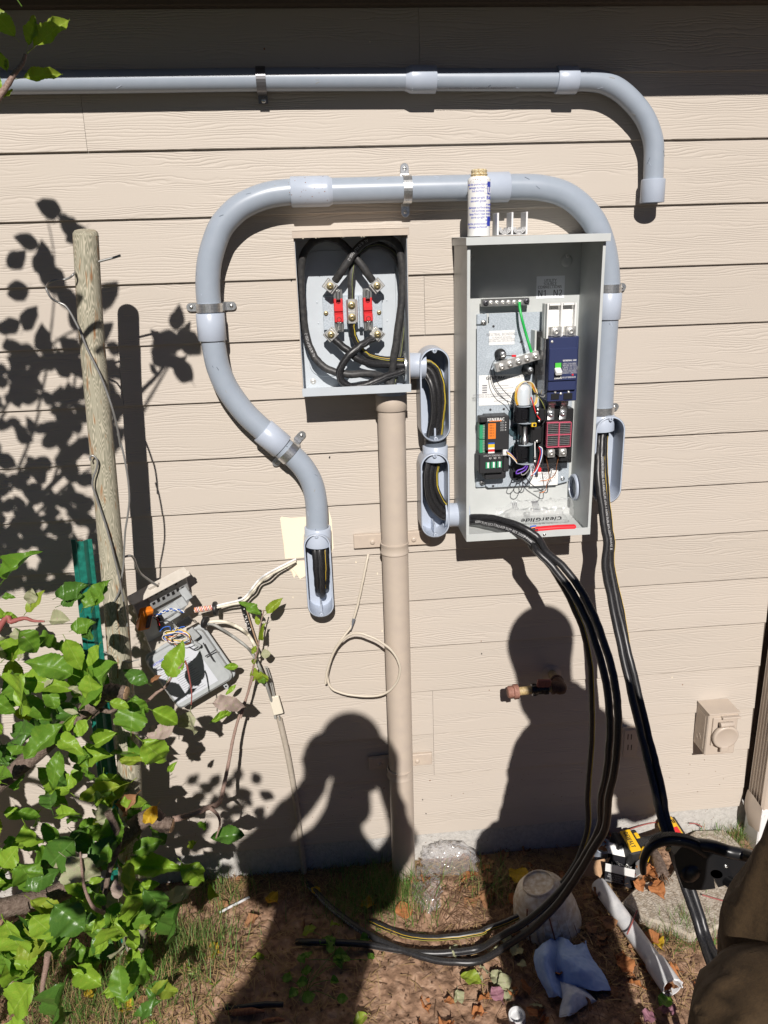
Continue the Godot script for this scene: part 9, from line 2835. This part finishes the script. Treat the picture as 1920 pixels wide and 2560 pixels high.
func build_people():
	var skin := mat(lin(0.42, 0.24, 0.16), 0.55)
	var canvas := grainy(lin(0.046, 0.026, 0.009), lin(0.064, 0.037, 0.013), 0.85, 30.0, 111, 0.03)
	var denim := grainy(lin(0.03, 0.04, 0.07), lin(0.05, 0.065, 0.1), 0.85, 30.0, 112, 0.03)
	var hair := mat(lin(0.03, 0.02, 0.014), 0.6)
	# the worker at the right, mostly out of view: his sleeve is the brown shape in the corner
	var t := thing("person", "person in a brown canvas work jacket, only the sleeve and side in view", "person", Vector3(0.61, 0.13, 1.5))
	var hd := Vector3(0.582, 1.775, 1.46)
	var neck := Vector3(0.65, 1.57, 1.49)
	var ls := Vector3(0.575, 1.35, 1.42)
	var rs := Vector3(0.85, 1.43, 1.52)
	var le := Vector3(0.538, 1.1, 1.385)
	var lw := Vector3(0.52, 0.84, 1.34)
	var re := Vector3(0.93, 1.2, 1.48)
	var rw := Vector3(0.98, 1.0, 1.23)
	var hip := Vector3(0.565, 0.98, 1.5)
	var g := Geo.new()
	head_net(g, hd, Vector3(-0.1, -0.35, -1))
	var bones := [[hd - Vector3(-0.02, 0.1, -0.03), neck, 0.055, 0.06], [neck, Vector3(0.665, 1.3, 1.5), 0.07, 0.12], [Vector3(0.665, 1.3, 1.5), hip, 0.12, 0.12], [neck, ls, 0.055, 0.05], [neck, rs, 0.055, 0.05], [ls, le, 0.045, 0.038], [le, lw, 0.038, 0.027], [rs, re, 0.045, 0.038], [re, rw, 0.038, 0.027], [hip + Vector3(-0.09, -0.02, 0), Vector3(0.48, 0.56, 1.5), 0.085, 0.055], [Vector3(0.48, 0.56, 1.5), Vector3(0.46, 0.2, 1.55), 0.055, 0.04], [hip + Vector3(0.09, -0.02, 0), Vector3(0.635, 0.56, 1.5), 0.085, 0.055], [Vector3(0.635, 0.56, 1.5), Vector3(0.64, 0.2, 1.56), 0.055, 0.04]]
	hand(bones, lw, Vector3(0.03, -1, -0.12).normalized(), Vector3(0, 0, -1), Vector3(1, 0, 0), 0.3)
	hand(bones, rw, Vector3(-0.2, -0.5, -0.85).normalized(), Vector3(-0.9, 0.2, 0).normalized(), Vector3(0, -1, 0), 0.6)
	body_net(g, bones, 0.014, 0.03)
	part("body", g, skin, t)
	eyes(t, hd, Vector3(-0.1, -0.35, -1).normalized())
	g = Geo.new()
	body_net(g, [[hd + Vector3(0, 0.03, 0.01), hd + Vector3(0, 0.04, 0.03), 0.104, 0.1], [hd + Vector3(0.005, 0.0, 0.05), hd + Vector3(0.02, -0.12, 0.06), 0.09, 0.085]], 0.012, 0.02)
	part("hair", g, hair, t)
	g = Geo.new()
	body_net(g, [[neck + Vector3(0.01, 0.01, 0), Vector3(0.665, 1.3, 1.5), 0.092, 0.16], [Vector3(0.665, 1.3, 1.5), Vector3(0.565, 0.86, 1.49), 0.145, 0.15], [neck + Vector3(0, -0.03, 0), ls, 0.08, 0.076], [neck + Vector3(0, -0.02, 0), rs, 0.085, 0.085], [ls, le, 0.075, 0.066], [le, lw + Vector3(0, 0.03, 0), 0.066, 0.05], [rs, re, 0.075, 0.064], [re, rw + Vector3(0, 0.03, 0.03), 0.064, 0.05]], 0.009, 0.035, 0.009, 5)
	part("jacket", g, canvas, t)
	g = Geo.new()
	body_net(g, [[hip + Vector3(-0.06, 0.06, 0), hip + Vector3(0.06, 0.06, 0), 0.13, 0.13], [hip + Vector3(-0.09, -0.04, 0), Vector3(0.48, 0.56, 1.5), 0.1, 0.075], [Vector3(0.48, 0.56, 1.5), Vector3(0.46, 0.22, 1.55), 0.075, 0.07], [hip + Vector3(0.09, -0.04, 0), Vector3(0.635, 0.56, 1.5), 0.1, 0.075], [Vector3(0.635, 0.56, 1.5), Vector3(0.64, 0.22, 1.56), 0.075, 0.07]], 0.018, 0.04, 0.008, 6)
	part("trousers", g, canvas, t)
	for s in 2:
		g = Geo.new()
		var a: Vector3 = [Vector3(0.46, 0.185, 1.56), Vector3(0.64, 0.185, 1.57)][s]
		body_net(g, [[a, a + Vector3(0, 0.05, 0), 0.05, 0.052], [a, a + Vector3(0, -0.01, -0.17), 0.046, 0.04]], 0.012, 0.02)
		part("boot", g, M.bark, t)
	# the photographer, behind the lens: only the shadow shows
	t = thing("photographer", "person holding up a phone, seen only as the shadow at the foot of the wall", "person", Vector3(-0.14, 0.38, 2.5))
	hd = Vector3(-0.045, 2.09, 2.37)
	neck = Vector3(-0.1, 1.86, 2.44)
	ls = Vector3(-0.33, 1.72, 2.46)
	rs = Vector3(0.015, 1.66, 2.45)
	hip = Vector3(-0.25, 1.3, 2.5)
	le = Vector3(-0.36, 1.7, 2.3)
	lw = Vector3(-0.155, 1.86, 2.18)
	re = Vector3(0.112, 1.71, 2.3)
	rw = Vector3(0.072, 1.83, 2.17)
	bones = [[hd - Vector3(0.02, 0.1, -0.03), neck, 0.055, 0.06], [neck, Vector3(-0.16, 1.58, 2.48), 0.07, 0.13], [Vector3(-0.16, 1.58, 2.48), hip, 0.13, 0.14], [neck, ls, 0.055, 0.055], [neck, rs, 0.055, 0.055], [ls, le, 0.055, 0.046], [le, lw, 0.046, 0.03], [rs, re, 0.05, 0.038], [re, rw, 0.036, 0.026]]
	for s in 2:
		hand(bones, [lw, rw][s], Vector3([0.12, -0.12][s], 0.95, -0.2).normalized(), Vector3([1.0, -1.0][s], 0, 0), Vector3([0.8, -0.8][s], 0, -0.6), 0.45)
	g = Geo.new()
	head_net(g, hd, Vector3(0.05, -0.25, -1))
	body_net(g, bones, 0.014, 0.03)
	part("body", g, skin, t)
	eyes(t, hd, Vector3(0.05, -0.25, -1).normalized())
	g = Geo.new()
	body_net(g, [[hd + Vector3(0, 0.05, 0.02), hd + Vector3(0, 0.03, 0.04), 0.1, 0.095]], 0.014, 0.02)
	part("hair", g, hair, t)
	g = Geo.new()
	body_net(g, [[neck + Vector3(0, -0.03, 0), Vector3(-0.16, 1.58, 2.48), 0.07, 0.15], [Vector3(-0.16, 1.58, 2.48), hip, 0.15, 0.165], [neck, ls, 0.06, 0.065], [neck, rs, 0.06, 0.065], [ls, le, 0.08, 0.065], [le, lw, 0.062, 0.042], [rs, re, 0.06, 0.045], [re, rw, 0.04, 0.033]], 0.018, 0.03, 0.006, 8)
	part("shirt", g, denim, t)
	g = Geo.new()
	body_net(g, [[hip + Vector3(-0.06, 0.03, 0), hip + Vector3(0.06, 0.03, 0), 0.14, 0.14], [hip + Vector3(-0.09, -0.04, 0), Vector3(-0.39, 0.87, 2.5), 0.1, 0.075], [Vector3(-0.39, 0.87, 2.5), Vector3(-0.41, 0.43, 2.56), 0.075, 0.065], [hip + Vector3(0.09, -0.04, 0), Vector3(-0.15, 0.87, 2.48), 0.1, 0.075], [Vector3(-0.15, 0.87, 2.48), Vector3(-0.13, 0.43, 2.52), 0.075, 0.065]], 0.02, 0.04, 0.006, 9)
	part("trousers", g, denim, t)
	t = thing("phone", "black phone held up by the photographer", "phone", Vector3(0.0, 1.84, 2.135))
	g = Geo.new()
	g.bx(Vector3(0.0, 1.868, 2.137), Vector3(0.077, 0.162, 0.0085), 0.003)
	part("phone_body", g, M.black_gloss, t)
